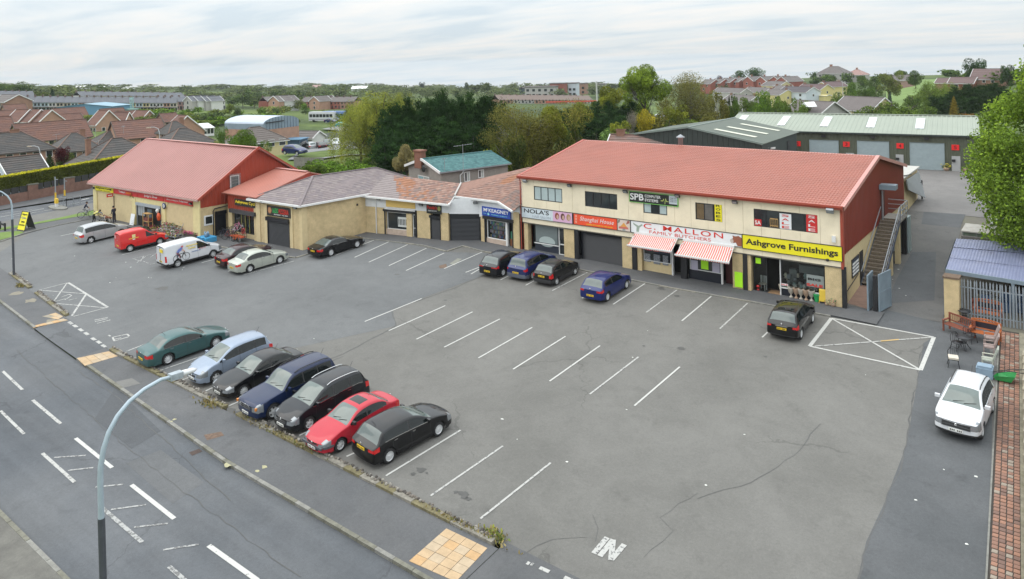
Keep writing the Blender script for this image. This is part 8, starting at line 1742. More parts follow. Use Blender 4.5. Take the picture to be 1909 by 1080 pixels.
def hedge(label,A,B,th,zb0,zt0,col,n,s,name='hedge',topcol=None):
 root=thing(name,label,'hedge',(A+B)/2);mb=MB();mt=MB();ln=(B-A).length;U_=(B-A).normalized();N_=V((U_.y,-U_.x,0))
 for _ in range(n):
  u=rnd.random();z=RU(zb0,zt0);p=A.lerp(B,u);g=gz(p.x,p.y);side=rnd.random()
  if side<.62:q=p+N_*(th/2+RU(-.12,.12));leaf(mb,V((q.x,q.y,g+z)),(N_+rdir()*.7).normalized(),s*RU(.6,1.3),RC([0,1,1]))
  else:q=p+N_*RU(-th/2,th/2);leaf(mt,V((q.x,q.y,g+zt0+RU(-.10,.10))),(V((0,0,1))+rdir()*.6).normalized(),s*RU(.6,1.3),RC([0,0,2]))
 o=mb.B('foliage',LM,root);o.color=(*col,1);o2=mt.B('new_growth',LM,root);o2.color=(*(topcol or col),1)
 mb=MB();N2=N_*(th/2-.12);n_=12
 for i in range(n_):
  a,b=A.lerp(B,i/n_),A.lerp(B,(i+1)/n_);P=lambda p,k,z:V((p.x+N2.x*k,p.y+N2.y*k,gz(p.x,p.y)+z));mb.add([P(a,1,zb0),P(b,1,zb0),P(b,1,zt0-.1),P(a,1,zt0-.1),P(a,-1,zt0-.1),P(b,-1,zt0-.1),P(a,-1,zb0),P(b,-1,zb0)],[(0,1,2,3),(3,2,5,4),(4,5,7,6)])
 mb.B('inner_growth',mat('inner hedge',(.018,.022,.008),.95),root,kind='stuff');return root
A=hf.p(-1,0,-1.2);B_=hf.p(hf.len+6,0,-1.2);hedge('long clipped hedge with yellow green top above the brick wall',V((A.x,A.y,0)),V((B_.x,B_.y,0)),1.7,1.35,3.25,(.10,.115,.022),26000,.13,topcol=(.36,.34,.03))
for i,(px,pt,D,w,k,c,lab,l) in enumerate([(118,270,150,30,'round',G_RED,'dark red leaved tree among the bungalows',1),(128,300,116,46,'bush',G_GOLD,'golden shrub above the clipped hedge',0),(98,302,122,34,'bush',(.26,.25,.04),'yellow green shrub left of the golden one',1),(152,303,118,36,'bush',(.30,.28,.03),'golden shrub right of the larger one',1),(176,296,112,34,'open',(.17,.23,.09),'pale grey green shrub against the dark bungalow roof',0),(92,288,145,26,'conifer',(.035,.07,.02),'dark green conifer in a bungalow garden',1),(32,290,148,20,'bush',(.09,.13,.03),'green shrub before the brick bungalow',1),(12,300,146,20,'bush',(.07,.10,.03),'green shrub at the far left bungalow',1),(108,205,260,0,'bush',G_MD,'',9),(458,236,112,62,'round',(.12,.20,.03),'round bright green tree behind the red roof ridge',0),(436,246,116,36,'round',(.10,.17,.03),'smaller green tree left of the round one',1),(405,262,120,34,'open',(.22,.26,.10),'pale shrub left of the green trees behind the roof',1),(412,235,135,20,'round',(.11,.18,.04),'small round tree near the white conservatory',1),(162,213,250,40,'round',(.16,.20,.05),'bushy green tree between brown roofed houses',1),(168,226,240,26,'round',(.05,.09,.03),'dark green tree below the bushy one',1),(120,276,152,26,'bush',(.1,.13,.04),'low garden shrub by the red leaved tree',1)]):
 if l!=9:TD(lab,px,pt,D,w,k,c,l,name='tree' if k in('round','conifer') else 'shrub',cat='tree' if k in('round','conifer') else 'shrub')
rng=random.Random(21)
words=['small','low','round','spreading','ragged','dense'];spots_={'meadow':0}
def SCT(n,x0,x1,y0,y1,wr,hr,kinds,cols,group,lab,lod=2,name='tree',cat='tree'):
 for i in range(n):
  px=rng.uniform(x0,x1);p=tp(px,rng.uniform(y0,y1));w=rng.uniform(*wr);h=rng.uniform(*hr);c=rng.choice(cols)
  tree_at(('smaller ' if w<sum(wr)/2 else 'larger ')+('dark ' if c[1]<.14 else 'fresh ' if c[0]<.12 else 'yellowish ')+lab+', towards the '+('left' if px<x0+(x1-x0)/3 else 'right' if px>x1-(x1-x0)/3 else 'middle'),p.x,p.y,p.z,w,h,rng.choice(kinds),c,lod,group,name,cat)
def mass(sets,label,col):
 mb=MB()
 for n,x0,x1,y0,y1,wr,hr in sets:
  for i in range(n):
   p=tp(rng.uniform(x0,x1),rng.uniform(y0,y1));w=rng.uniform(*wr);h=rng.uniform(*hr);c=crown(rng.choice(['round','bush','open']),260,.07,rng.randrange(99));t=rng.random()
   mb.add([(p.x+v[0]*w,p.y+v[1]*w,p.z+v[2]*h) for v in c.v],c.f,0);k=len(c.f);mb.m[-k:]=[m if rng.random()<.6 else int(t*3) for m in c.m]
 o=mb.B('far_woodland',LM,kind='stuff');o.color=(*col,1)
mass([(90,-80,980,170,179,(14,26),(5,9)),(130,-80,1150,165.5,169.5,(22,44),(4,9)),(60,-60,420,184,190,(8,15),(4,8)),(60,420,960,176,186,(9,18),(5,9)),(30,940,1350,172,186,(8,14),(6,10))],'',(.125,.155,.075))
SCT(46,255,420,212,236,(3,8),(1.5,4),['bush'],[G_BR,(.13,.17,.04),G_FAR,(.16,.2,.05)],'scrub bushes in the rough meadow','green scrub bush in the rough meadow beyond the brown roofs',2,'shrub','shrub')
SCT(30,425,690,200,236,(3,8),(2,5),['bush','round'],[G_BR,(.12,.16,.04),G_FAR,(.16,.19,.06)],'scrub bushes behind the barrel roofed barn','green scrub bush on the ground behind the barrel roofed barn',2,'shrub','shrub')
SCT(22,420,640,190,203,(6,13),(4,9),['round','open'],[G_FAR,(.10,.14,.05),(.13,.16,.06)],'trees around the distant brick houses','tree beside the distant brick houses beyond the barn',2)
for px,pt,D,w,c,lab in[(22,153,430,46,(.10,.15,.05),'tall green tree at the far left above the terraces'),(47,157,430,34,(.06,.10,.035),'dark green tree second from the left above the terraces'),(2,158,440,34,(.08,.13,.04),'leafy tree cut by the left edge above the terraces'),(97,166,380,16,(.03,.06,.03),'pointed dark conifer above the left terraces'),(78,170,390,30,(.11,.14,.04),'yellow green tree left of the pointed conifer'),(186,159,520,26,(.08,.12,.05),'round tree rising over the left skyline'),(126,163,560,20,(.08,.12,.05),'small round tree on the left skyline'),(251,190,330,16,(.05,.09,.04),'dark round tree in front of the terrace'),(292,192,320,14,(.06,.025,.03),'purple leaved tree in front of the terrace end'),(787,153,900,12,(.06,.08,.06),'tall thin tree on the skyline above the conifers'),(903,152,620,26,(.10,.14,.05),'round tree on the skyline above the dark conifers'),(870,154,640,14,(.07,.10,.05),'small dark skyline tree above the conifers')]:TD(lab,px,pt,D,w,'conifer' if 'conifer' in lab and 'pointed' in lab and 'left of' not in lab else 'round',c,1)
SCT(26,1330,1500,160,172,(5,9),(3,6),['bush','round'],[G_BR,(.2,.17,.05),G_MD],'garden shrubs of the hill estate','garden shrub between the houses of the hill estate',2,'shrub','shrub')
TD('large dark tree pair on the hill behind the brick houses, left one',1380,132,520,32,'round',(.065,.12,.03),1);TD('large dark tree pair on the hill behind the brick houses, right one',1411,126,520,36,'round',(.06,.115,.03),1);TD('purple leaved tree on the hill skyline',1342,140,520,18,'round',(.04,.02,.03),2)
SCT(20,1480,1909,150,160,(6,12),(4,8),['round','bush'],[G_MD,(.08,.13,.035)],'trees on the right hand hill','tree on the grassy hill at the right',2)
def thicket(n,x0,x1,D0,D1,t0,t1,cols,lab,grp,kinds=('bush','open','round'),wr=(26,60)):
 for i in range(n):TD(lab,rng.uniform(x0,x1),rng.uniform(t0,t1),rng.uniform(D0,D1),rng.uniform(*wr),rng.choice(kinds),rng.choice(cols),1,grp)
thicket(22,905,1170,84,112,222,262,[G_OL,(.10,.13,.03),(.06,.085,.022),G_YL],'understorey shrub behind the red roofed building, below the taller trees','understorey shrubs behind the red roof')
thicket(26,1060,1350,112,150,182,225,[G_OL,G_YL,(.10,.14,.03),(.07,.10,.025)],'tree of the olive green belt behind the dark warehouse','olive green tree belt behind the warehouse')
thicket(20,1340,1500,150,215,176,200,[G_BR,(.12,.17,.04),G_MD],'garden tree or shrub between the warehouse and the hill houses','garden trees below the hill houses',wr=(20,40))
thicket(16,1560,1830,215,290,158,190,[G_MD,(.09,.14,.035),(.12,.17,.045)],'green tree on the slope below the right hand houses','slope trees at the right',wr=(24,46))
thicket(14,0,250,128,160,284,304,[G_MD,(.10,.14,.03),(.14,.17,.04),(.05,.08,.02)],'small shrub in a garden among the dark roofed bungalows','bungalow garden shrubs',('bush','round'),(12,24))
thicket(18,90,320,215,275,206,236,[G_MD,(.12,.16,.04),(.15,.18,.05)],'small tree among the brown roofed houses','small trees among the brown roofed houses',('round','bush'),(9,20))
thicket(10,545,700,86,104,288,306,[G_BR,(.10,.16,.03),(.14,.22,.04)],'bright shrub of the belt behind the slate roofed shop','shrub belt behind the slate roofed shop',('bush','open'),(40,80))
# ---- back
# - houses beyond
rnd.seed(99)
M_PEACH=mat('peach brick',(.36,.215,.15),.9,var=.12,fine=.12,vs=1);M_BRK=mat('buff brown brick',(.27,.155,.11),.9,var=.15,fine=.15,vs=1);M_RBRK=mat('red brick',(.26,.085,.06),.9,var=.12,fine=.12,vs=1);M_WREN=mat('white render wall',(.55,.55,.53),.8,var=.06);M_CRW=mat('cream render wall',(.55,.47,.26),.8,var=.06);M_YLW=mat('pale yellow wall',(.58,.50,.22),.8,var=.06);M_ORW=mat('orange render wall',(.62,.33,.08),.8,var=.06);M_GRW=mat('pale grey wall',(.36,.35,.33),.85,var=.1);M_BLW=mat('pale blue white wall',(.50,.55,.60),.8,var=.05);M_SLT=mat('blue grey slate',(.115,.12,.135),.8,var=.12,vs=.5);M_GRT=mat('grey tile',(.13,.115,.11),.9,var=.12,vs=.5);M_PNK=mat('pink roof',(.30,.19,.17),.9,var=.1)
def HD(label,px,pb,D,rot,ln,dp,wh,rh,wall,roof,**k):
 if D is None:p=tp(px,pb);pos=V((p.x,p.y,p.z))
 else:p=atd(px,pb,D);pos=V((p.x,p.y,min(p.z,tz(p.x,p.y)+1.5) if k.pop('snap',True) else p.z))
 return gable_house(k.pop('name','house'),label,pos,radians(rot),ln,dp,wh,rh,wall,roof,**k)
WF=lambda n,ln,z=1.0,w=1.2,h=1.1:[('f',-ln/2+ln*(i+.5)/n,z,w,h) for i in range(n)]
WR_=lambda n,ln,z=1.0,w=1.1,h=1.1:[('r',-ln/2+ln*(i+.5)/n,z,w,h) for i in range(n)]
GD='dark roofed bungalows behind the hedge'
def fit_ln(x0,x1,D):c=1/(1+(((x0+x1)/2-950)/FPX)**2);return(x1-x0)*D*c/FPX
def bung(label,x0,x1,pb,D,dp,rh,wl=M_PEACH,chim=((1.5,0,.9,.7),),rot=88,hip=True,wh=2.3,roof=DT,grp=GD,nw=4,barge=None,nc=12):
 ln=fit_ln(x0,x1,D)-.4
 return HD(label,(x0+x1)/2,pb,D,rot,ln,dp,wh,rh,wl,roof,hip=hip,wins_=[('f',-ln/2+ln*(i+.5)/nw,.9,.9,1.0) for i in range(nw)]+WR_(2,dp-1,1.0,.8,.9)+[('l',0,1.0,.9,.9)],chim=chim,nc=nc,tw=1.2,group=grp,tone=mat('ridge tile brown',(.15,.095,.075),.9) if roof is DT else RB[1],barge=barge or mat('dark soffit',(.09,.075,.065)),chm=M_CHB)
bung('dark hip roofed bungalow at the far left with a broad brick chimney',-90,98,306,156,8,3.0,chim=((2,.2,1.4,.6),),nw=7);bung('dark hip roofed bungalow in the middle of the left group with a white panelled end',92,186,299,168,8.5,3.0,rot=80)
bung('small dark hip roof behind the middle bungalow, right of the chimney',165,250,285,190,8,2.6,rot=84);bung('large dark hip roof close behind the clipped hedge',140,300,330,124,9.5,3.4,chim=((-3.6,1,.6,.2),),rot=84,nw=3);bung('dark roofed bungalow partly hidden by the red roof ridge',285,398,283,150,8.5,2.9,chim=(),rot=86);bung('second dark roof behind the ridge of the red roof',300,352,262,178,7,2.4,rot=84)
bung('small dark roofed garage with a white gable behind the hedge',-5,78,346,114,5,1.7,M_BLW,(),92,False,2.0,grp=None,nw=1,barge=M_WHT,nc=8)
GE='brown roofed houses of the estate on the left'
def est(label,x0,x1,pb,D,dp=7,rh=2.9,wl=M_PEACH,rot=88,wh=2.3,chim=(),nw=3):return bung(label,x0,x1,pb,D,dp,rh,wl,chim,rot,False,wh,RB,GE,nw,M_WHT if abs(rot-88)>12 else None,9)
est('long brown roof with a cream wall below, in front of the estate',24,166,276,196,8,3.6,M_CRW,nw=6);est('brown roofed house with a dormer at the far left edge',-30,22,262,205,7,3.0);est('brown roofed house with white verges at the far left',0,62,240,245,7,2.8,rot=60);est('white verged brown roof, second of the group at the left',26,62,241,232,7,2.8,rot=25);est('white verged brown roof, third of the group at the left',50,84,241,230,7,2.8,rot=20);est('white verged brown roof, fourth of the group at the left',74,104,242,228,7,2.8,rot=15)
est('brown roof with three little white dormers',96,160,232,262,7,2.7);est('low brown roof below the dormered one',92,152,243,240,6,2.2);est('brick gabled house with a low white extension',178,212,250,222,7,3.4,rot=10,wh=2.8);est('brown roof with a long white verge, middle of the estate',204,244,248,228,7,3.2,rot=40);est('large brown roof with a peach brick gable and a skylight',208,304,272,190,9,3.6,rot=80);est('peach brick gable with broad white bargeboards',318,366,262,192,8,3.6,rot=172)
est('small brown roofed gable beyond the skylight roof',248,286,236,255,6,2.6,rot=15);est('low brown roof near the meadow edge',296,330,240,240,6,2.2);est('reddish roof near the blue shed',186,232,229,275,6,2.4);est('brown roof beside the pale green tower',215,262,236,262,6,2.6);est('low brown roof at the far left behind the verged ones',5,48,224,280,7,2.6)
for px,py,D in((103,222,250),(148,222,250),(7,241,215),(121,226,250)):
 p=atd(px,py,D);dm=thing('dormer','small white fronted dormer window on a brown roof in the estate','dormer',V((p.x,p.y,p.z-.8)),rz=radians(88),group='white fronted dormers');MB().add([(-1.1,-.6,0),(1.1,-.6,0),(1.1,-.6,1.2),(0,-.6,2.0),(-1.1,-.6,1.2),(-1.1,2,0),(1.1,2,0),(1.1,2,1.2),(0,2,2.0),(-1.1,2,1.2)],[(0,1,2,3,4),(1,6,7,2),(5,0,4,9)]).B('cheeks',M_WHT,dm,world=0);mb=MB();mb.plate([(-1.3,-.8,1.1),(0,-.8,2.1),(0,2.2,2.1),(-1.3,2.2,1.1)],.08);mb.plate([(0,-.8,2.1),(1.3,-.8,1.1),(1.3,2.2,1.1),(0,2.2,2.1)],.08);mb.B('dormer_roof',RB[0],dm,world=0);MB().box(-.6,.6,-.66,-.6,.3,1.1).B('pane',MGD,dm,world=0)
cn=tp(375,254);CNS=thing('conservatory','white conservatory against the brick gable','conservatory',cn,rz=radians(80));mb=MB();mb.box(-2.6,2.6,-1.8,1.8,0,.6);mb.box(-2.6,2.6,-1.9,-1.8,1.9,2.1)
for i in range(7):mb.box(-2.6+i*.85,-2.5+i*.85,-1.85,-1.75,.6,2.0)
mb.box(2.5,2.6,-1.8,1.8,.6,2.1);mb.B('frame',M_WHT,CNS,world=0);MB().box(-2.5,2.5,-1.7,1.7,.6,2.0).B('glazing',MGD,CNS,world=0);MB().plate([(-2.8,-2.0,2.1),(2.8,-2.0,2.1),(2.5,1.8,3.1),(-2.5,1.8,3.1)],.1).B('roof',M_WHT,CNS,world=0)
def terrace(px0,px1,py,n,label,walls,group,h_=3.5,rh=2.1,dep=7,colnames=None,D=None,roofm=None,bay=True):
 A,B_=(tp(px0,py),tp(px1,py)) if D is None else(atd(px0,py,D),atd(px1,py,D));A.z=tz(A.x,A.y);B_.z=tz(B_.x,B_.y);d=B_-A;wd=hypot(d.x,d.y)/n;rot=atan2(d.y,d.x);protos={}
 if cos(rot)*-CF.y*0+0:pass
 for i in range(n):
  q=A.lerp(B_,(i+.5)/n);wi=RC(range(len(walls)));M=MT(q)@MR(rot,4,'Z');lab=label+', '+(colnames[wi] if colnames else 'plain')+' one'
  if wi in protos:copy_thing(protos[wi],M,lab,group);continue
  root=thing('terraced_house',lab,'house',M=M,group=group);a=wd/2;MB().box(-a+.02,a-.02,0,dep,-1,h_).B('wall',walls[wi],root,world=0)
  mb=MB();mb.plate([(-a,-.3,h_-.1),(a,-.3,h_-.1),(a,dep/2,h_+rh),(-a,dep/2,h_+rh)],.12);mb.plate([(-a,dep/2,h_+rh),(a,dep/2,h_+rh),(a,dep+.3,h_-.1),(-a,dep+.3,h_-.1)],.12);mb.B('roof',roofm or M_SLT,root,world=0)
  MB().box(-a-.2,-a+.3,dep/2-.45,dep/2+.45,h_+rh-.5,h_+rh+.6).B('chimney',mat('dull chimney',(.14,.10,.085)),root,world=0)
  for ux,z,w0,h0 in((-a*.45,h_*.62,.7,.9),(a*.45,h_*.62,.7,.9),(-a*.3,h_*.16,1.1,.9)):MB().box(ux-w0/2,ux+w0/2,-.05,.02,z,z+h0).B('window',MGD,root,world=0)
  MB().box(a*.5,a*.5+.7,-.06,.02,0,h_*.42).B('door',M_BLK,root,world=0)
  if bay:MB().plate([(-a,-.7,h_*.47),(a,-.7,h_*.47),(a,0,h_*.55),(-a,0,h_*.55)],.08).B('porch_roof',M_GRT,root,world=0)
  protos[wi]=root
TW=[M_WREN,M_CRW,mat('pale stone wall',(.42,.38,.3),.85,var=.08),mat('salmon wall',(.45,.26,.18),.85),mat('pale blue wall',(.38,.48,.52),.8)]
terrace(-40,330,208.5,27,'slate roofed house in the long pale terrace at the left',TW,'houses of the long slate roofed terrace',colnames=['white','cream','stone coloured','salmon','pale blue'])
terrace(-40,65,193,8,'slate roofed house in the further terrace at the far left',TW[:3],'houses of the further left terrace',colnames=['white','cream','stone coloured'],bay=False);terrace(150,345,191.5,13,'slate roofed house in the terrace behind the blue shed',TW[:3],'houses of the further middle terrace',colnames=['white','cream','stone coloured'],bay=False)
terrace(300,352,205,4,'pinkish slate roofed house right of the long terrace',[M_PNK,M_GRW],'pink and grey houses right of the terrace',colnames=['pink','grey'],bay=False);terrace(352,420,203.5,5,'pale house with rear wings at the end of the terraces',[M_GRW,M_WREN],'pale houses at the terrace end',colnames=['grey','white'],bay=False,roofm=M_GRT)
for i,(px,w) in enumerate(((362,7),(374,7),(388,7),(398,7))):HD('small gabled rear wing on the pale houses, %s of four'%['first','second','third','last'][i],px,206,None,100,6,5,4.2,1.8,[M_GRW,M_WREN][i%2],[M_SLT],nc=2,tw=4,wins_=[('l',0,2.8,.9,1.2),('l',0,.8,.9,1.2)],name='rear_wing',cat='house',group='gabled rear wings')
HD('small brown gabled house in front of the long terrace',20,211,None,8,11,9,4.2,2.3,M_BRK,[M_GRT],nc=4,tw=3,wins_=[('f',-2,2.6,1.6,1),('f',2,2.6,1.6,1)])
bs_=tp(178,215);BSH=thing('blue_shed','flat blue metal shed in front of the long terrace','shed',bs_,rz=radians(28));MB().add([(-10.5,-5,-1),(10.5,-5,-1),(10.5,-5,3.3),(0,-5,4.2),(-10.5,-5,3.3),(-10.5,5,-1),(10.5,5,-1),(10.5,5,3.3),(0,5,4.2),(-10.5,5,3.3)],[(0,1,2,3,4),(1,6,7,2),(5,0,4,9)]).B('wall',mat('sky blue cladding',(.10,.235,.34),.6,var=.05),BSH,world=0);mb=MB();mb.plate([(-10.8,-5.3,3.3),(0,-5.3,4.3),(0,5,4.3),(-10.8,5,3.3)],.1);mb.plate([(0,-5.3,4.3),(10.8,-5.3,3.3),(10.8,5,3.3),(0,5,4.3)],.1);mb.B('roof',mat('pale blue roof',(.2,.32,.4),.6),BSH,world=0)
ts=tp(246,216);TS=thing('substation_tower','small pale green structure with masts near the meadow','tower',ts);MB().box(-1.8,1.8,-1.8,1.8,-1,2.5).B('base',mat('pale green panel',(.2,.32,.28)),TS,world=0);mb=MB();[mb.box(x-.12,x+.12,-.1,.1,2.5,6.5) for x in(-1,.2,1.2)];mb.box(-1.2,1.4,-.12,.12,5.6,5.9);mb.B('masts',mat('pale green steel',(.25,.4,.38)),TS,world=0)
p0,p1,p2=tp(492,262),tp(558,262),tp(420,262)
bA,bB=atd(492,264,150),atd(558,262,156.5);b0_=atd(420,258,157.5);g0=tz(bA.x,bA.y)
U_=V((bB.x-bA.x,bB.y-bA.y,0));wdt=U_.length;U_.normalize();N_=V((b0_.x-bA.x,b0_.y-bA.y,0));N_=(N_-U_*N_.dot(U_));ln=abs(V((b0_.x-bA.x,b0_.y-bA.y,0)).dot(V((-U_.y,U_.x,0))))+.5;N_.normalize()
BN=thing('barrel_barn','pale blue barrel roofed barn with a low brick base','barn',V((bA.x,bA.y,g0)));o_=V((bA.x,bA.y,g0));eh=atd(492,232,150).z-g0;rh=atd(530,215.5,154).z-g0-eh;bh=atd(492,243,150).z-g0
arcp=[(wdt*(.5-.5*cos(pi*k/14)),eh+rh*sin(pi*k/14)) for k in range(15)]
mb=MB()
for(u0,z0),(u1,z1) in zip(arcp,arcp[1:]):mb.add([o_+U_*u0+V((0,0,z0)),o_+U_*u1+V((0,0,z1)),o_+U_*u1+N_*ln+V((0,0,z1)),o_+U_*u0+N_*ln+V((0,0,z0))],[(0,1,2,3)],0,True)
mb.B('roof',mat('pale blue roof sheets',(.42,.48,.56),.5,var=.05),BN);mb=MB();mb.poly([o_+U_*u+V((0,0,z))-N_*.02 for u,z in arcp]+[o_+U_*wdt+V((0,0,bh)),o_+V((0,0,bh))]);mb.add([o_+V((0,0,bh)),o_+N_*ln+V((0,0,bh)),o_+N_*ln+V((0,0,eh)),o_+V((0,0,eh))],[(0,1,2,3)]);mb.B('blue_cladding',mat('blue grey cladding',(.20,.255,.30),.6,var=.12,vs=.8),BN);MB().add([o_-V((0,0,1)),o_+N_*ln-V((0,0,1)),o_+N_*ln+V((0,0,bh)),o_+V((0,0,bh)),o_+U_*wdt-V((0,0,1)),o_+U_*wdt+V((0,0,bh))],[(0,1,2,3),(0,4,5,3)]).B('brick_base',M_PEACH,BN)
mb=MB();
for k in range(1,12):u=wdt*k/12;z=eh+rh*sin(math.acos(1-2*k/12));mb.bar(o_+U_*u+V((0,0,bh))-N_*.06,o_+U_*u+V((0,0,z))-N_*.06,.1)
mb.B('sheet_ribs',mat('rib blue grey',(.16,.21,.25)),BN);MB().bar(o_-N_*.15+U_*.5+V((0,0,eh+.2)),o_-N_*.15+U_*wdt*.55+V((0,0,eh+.3)),.15).B('door_rail',M_BLK,BN)
HD('low brown roofed building in front of the barrel barn',476,268,144,88,9,7,2.0,2.4,M_CRW,[mat('grey brown roof',(.12,.10,.09))],nc=8,tw=2,hip=True,wins_=WF(4,9)+WR_(2,6),barge=M_WHT)
YD=[(536,301),(560,285),(585,279),(660,262),(720,268),(720,292),(650,292),(600,299)]
mb=MB();ys_=[tp(*p) for p in YD];cen=sum(ys_,V())/len(ys_);mb.v=[(p.x,p.y,p.z+.25) for p in ys_]+[(cen.x,cen.y,cen.z+.3)];n=len(ys_);mb.f=[(i,(i+1)%n,n) for i in range(n)];mb.m=[0]*n;mb.sm=[False]*n;STR('yard',mb,mat('pale yard asphalt',(.17,.17,.175),.9,fine=.1,coord='World'))
mb=MB();ys_=[tp(*p) for p in((600,244),(640,236),(700,236),(700,246),(640,248))];mb.poly([V((p.x,p.y,p.z+.5)) for p in ys_]);STR('track',mb,mat('pale yard asphalt',(.17,.17,.175)))
def FCR(label,px,py,spec,heading,col,name='parked_car',cat='car',grp='cars parked in the yard behind the red roof'):
 p=tp(px,py);global gz;z=p.z+.3;old=gz;gz=lambda x,y:z;
 r=car(label,spec,p.x,p.y,radians(heading),col,group=grp,lod=1,name=name,cat=cat);gz=old;return r
FCR('blue hatchback nearest the red gable in the back yard',550,291,SSP(HATCH,4.1),10,P_BLUE2);FCR('black van in the back yard',559,284,sp(SSP(VAN,4.4,1.8),dark=.40),-55,P_BLK2,'parked_van','van');FCR('silver estate in the back yard',577,281,SSP(MPV,4.3,1.5),165,P_SIL);FCR('dark red saloon in the back yard',595,280,SSP(SALOON,4.4),165,P_MAR);FCR('black hatchback beside the white car in the back yard',610,277,SSP(HATCH,4.2),-40,P_BLK);FCR('white hatchback, last in the back yard',626,274.5,SSP(HATCH,4.3),-40,P_WHT)
FCR('turquoise car standing on the track beyond the yard',639,239,SSP(SALOON,4.4),10,paint('turquoise',(.05,.28,.28)),grp=None);FCR('blue covered car beside the parked buses',617,231,SSP(SALOON,4.4),10,P_BLUE2,grp=None)
def bus(label,px,py,ln,col,band,heading):
 p=tp(px,py);root=thing('bus',label,'bus',V((p.x,p.y,p.z+.2)),rz=radians(heading));mb=MB();mb.box(-ln/2,ln/2,-1.2,1.2,.35,3.1);mb.box(-ln/2+.1,ln/2-.1,-1.1,1.1,3.1,3.25);mb.B('body',col,root,world=0)
 for s in(-1,1):mb=MB();n=int(ln/1.3);[mb.box(-ln/2+.3+i*1.25,-ln/2+1.35+i*1.25,s*1.2-.03,s*1.2+.03,1.5,2.5) for i in range(n)];mb.B('windows',MGD,root,world=0)
 MB().box(-ln/2,ln/2,-1.23,1.23,.6,1.0).B('stripe',band,root,world=0)
 for x in(-ln/2+1.8,ln/2-2):mb=MB();M=MT((x,0,.45))@MR(pi/2,4,'X');mb.lathe([(0,-1.22),(.45,-1.22),(.45,1.22),(0,1.22)],12,M);mb.B('wheel',M_TYRE,root,world=0)
bus('white bus parked beyond the yard',603,228,9.5,P_WHT,flat('grey band',(.3,.3,.32)),20);bus('white and blue bus right of the white one',624,227,8,flat('bus blue',(.12,.2,.4)),P_WHT,20)
FN=thing('yard_fence','grey vertical board fence behind the cars in the back yard','fence',tp(600,268));mb=MB();pts=[tp(*p) for p in((548,272),(600,268),(660,258),(700,254))]
for A,B_ in zip(pts,pts[1:]):
 n=max(1,int((B_-A).length/.9))
 for i in range(n):a,b=A.lerp(B_,i/n),A.lerp(B_,(i+.92)/n);mb.add([a,b,b+V((0,0,2.2)),a+V((0,0,2.2))],[(0,1,2,3)])
mb.B('boards',mat('weathered grey boards',(.2,.21,.19),.9,var=.15),FN,kind='stuff')
FW=thing('boundary_wall','grey block wall between the yard and the red roofed store','wall',tp(570,300));mb=MB();a,b=tp(548,313),tp(604,314);mb.add([a,b,b+V((0,0,1.5)),a+V((0,0,1.5))],[(0,1,2,3)]);mb.B('blockwork',mat('grey blocks',(.2,.19,.17),.95,var=.2),FW)
q=tp(560,282);SHk=thing('store_shed','dark blue and white lean-to shed left of the parked van','shed',tp(540,284),rz=radians(30));MB().box(-3,3,-2,2,0,2.6).B('wall',mat('store blue',(.05,.10,.16)),SHk,world=0);MB().box(-3.2,3.2,-2.3,2.2,2.6,2.75).B('roof',mat('store roof blue',(.1,.2,.3)),SHk,world=0)
HD('small white outbuilding behind the parked van',572,276,165,20,6,5,2.4,1.2,M_WREN,[M_GRT],nc=3,tw=2,name='outbuilding',cat='shed')
terrace(498,545,202,3,'red brick house of the distant row beyond the barn',[M_RBRK],'distant red brick row beyond the barn',colnames=['gabled'],bay=False,roofm=M_GRT);terrace(560,660,203,8,'low red brick house of the row left of the willow',[M_RBRK,M_BRK],'distant brick row left of the willow',colnames=['red','brown'],bay=False,roofm=M_GRT)
for i,(px,pb,m) in enumerate(((524,206,M_PEACH),(535,206,M_WREN),(598,205,M_PEACH),(608,204,M_GRW))):HD('gabled house before the distant brick row, %s of four'%['first','second','third','last'][i],px,pb,None,95,8,7,4.5,2.2,m,[M_GRT],nc=3,tw=4,wins_=[('l',0,3,1,1.2),('l',0,.8,1,1.2)],group='gabled houses before the distant brick row')
for px,py,w,lab in((672,172.5,30,'long white farm shed in the bright green field'),(592,169,16,'red roofed farm buildings on the skyline'),(110,171,12,'white industrial building on the left skyline'),(152,172.5,18,'cream industrial building on the left skyline'),(190,174.5,12,'pale low building among the left skyline trees'),(240,172,12,'small pale building in the far trees')):
 p=tp(px,py);D=hypot(p.x-CAMP.x,p.y-CAMP.y);wm=w*D/1500;root=thing('farm_building',lab,'building',p,rz=radians(30));MB().add([(-wm/2,-6,-2),(wm/2,-6,-2),(wm/2,-6,4),(-wm/2,-6,4),(wm/2,6,-2),(wm/2,6,4),(-wm/2,6,4),(-wm/2,6,-2)],[(0,1,2,3),(1,4,5,2),(7,0,3,6)]).B('wall',M_WREN if 'red' not in lab else M_RBRK,root,world=0);MB().plate([(-wm/2-.5,-6.5,4),(wm/2+.5,-6.5,4),(wm/2+.5,0,6.5),(-wm/2-.5,0,6.5)],.3).B('roof',M_WHT if 'red' not in lab else M_PNK,root,world=0)
mb=MB();fp=[tp(*p) for p in((520,178),(600,171.5),(700,168.5),(700,176),(640,181))];cen=sum(fp,V())/5
for a,b in zip(fp,fp[1:]+fp[:1]):
 for k in range(6):
  pass
mb.v=[(p.x,p.y,p.z+1.2) for p in fp]+[(cen.x,cen.y,cen.z+1.5)];mb.f=[(i,(i+1)%5,5) for i in range(5)];mb.m=[0]*5;mb.sm=[True]*5;STR('field',mb,mat('bright pasture',(.095,.165,.04),.95,var=.08,vs=.05,coord='World'))
mb=MB();N9=12;P9=[[tp(1652+(1770-1652)*i/N9,y) for i in range(N9+1)] for y in(206,192,178,168,158,150)]
for r in range(len(P9)):
 for i in range(N9+1):p=P9[r][i];mb.v.append((p.x,p.y,p.z+.5))
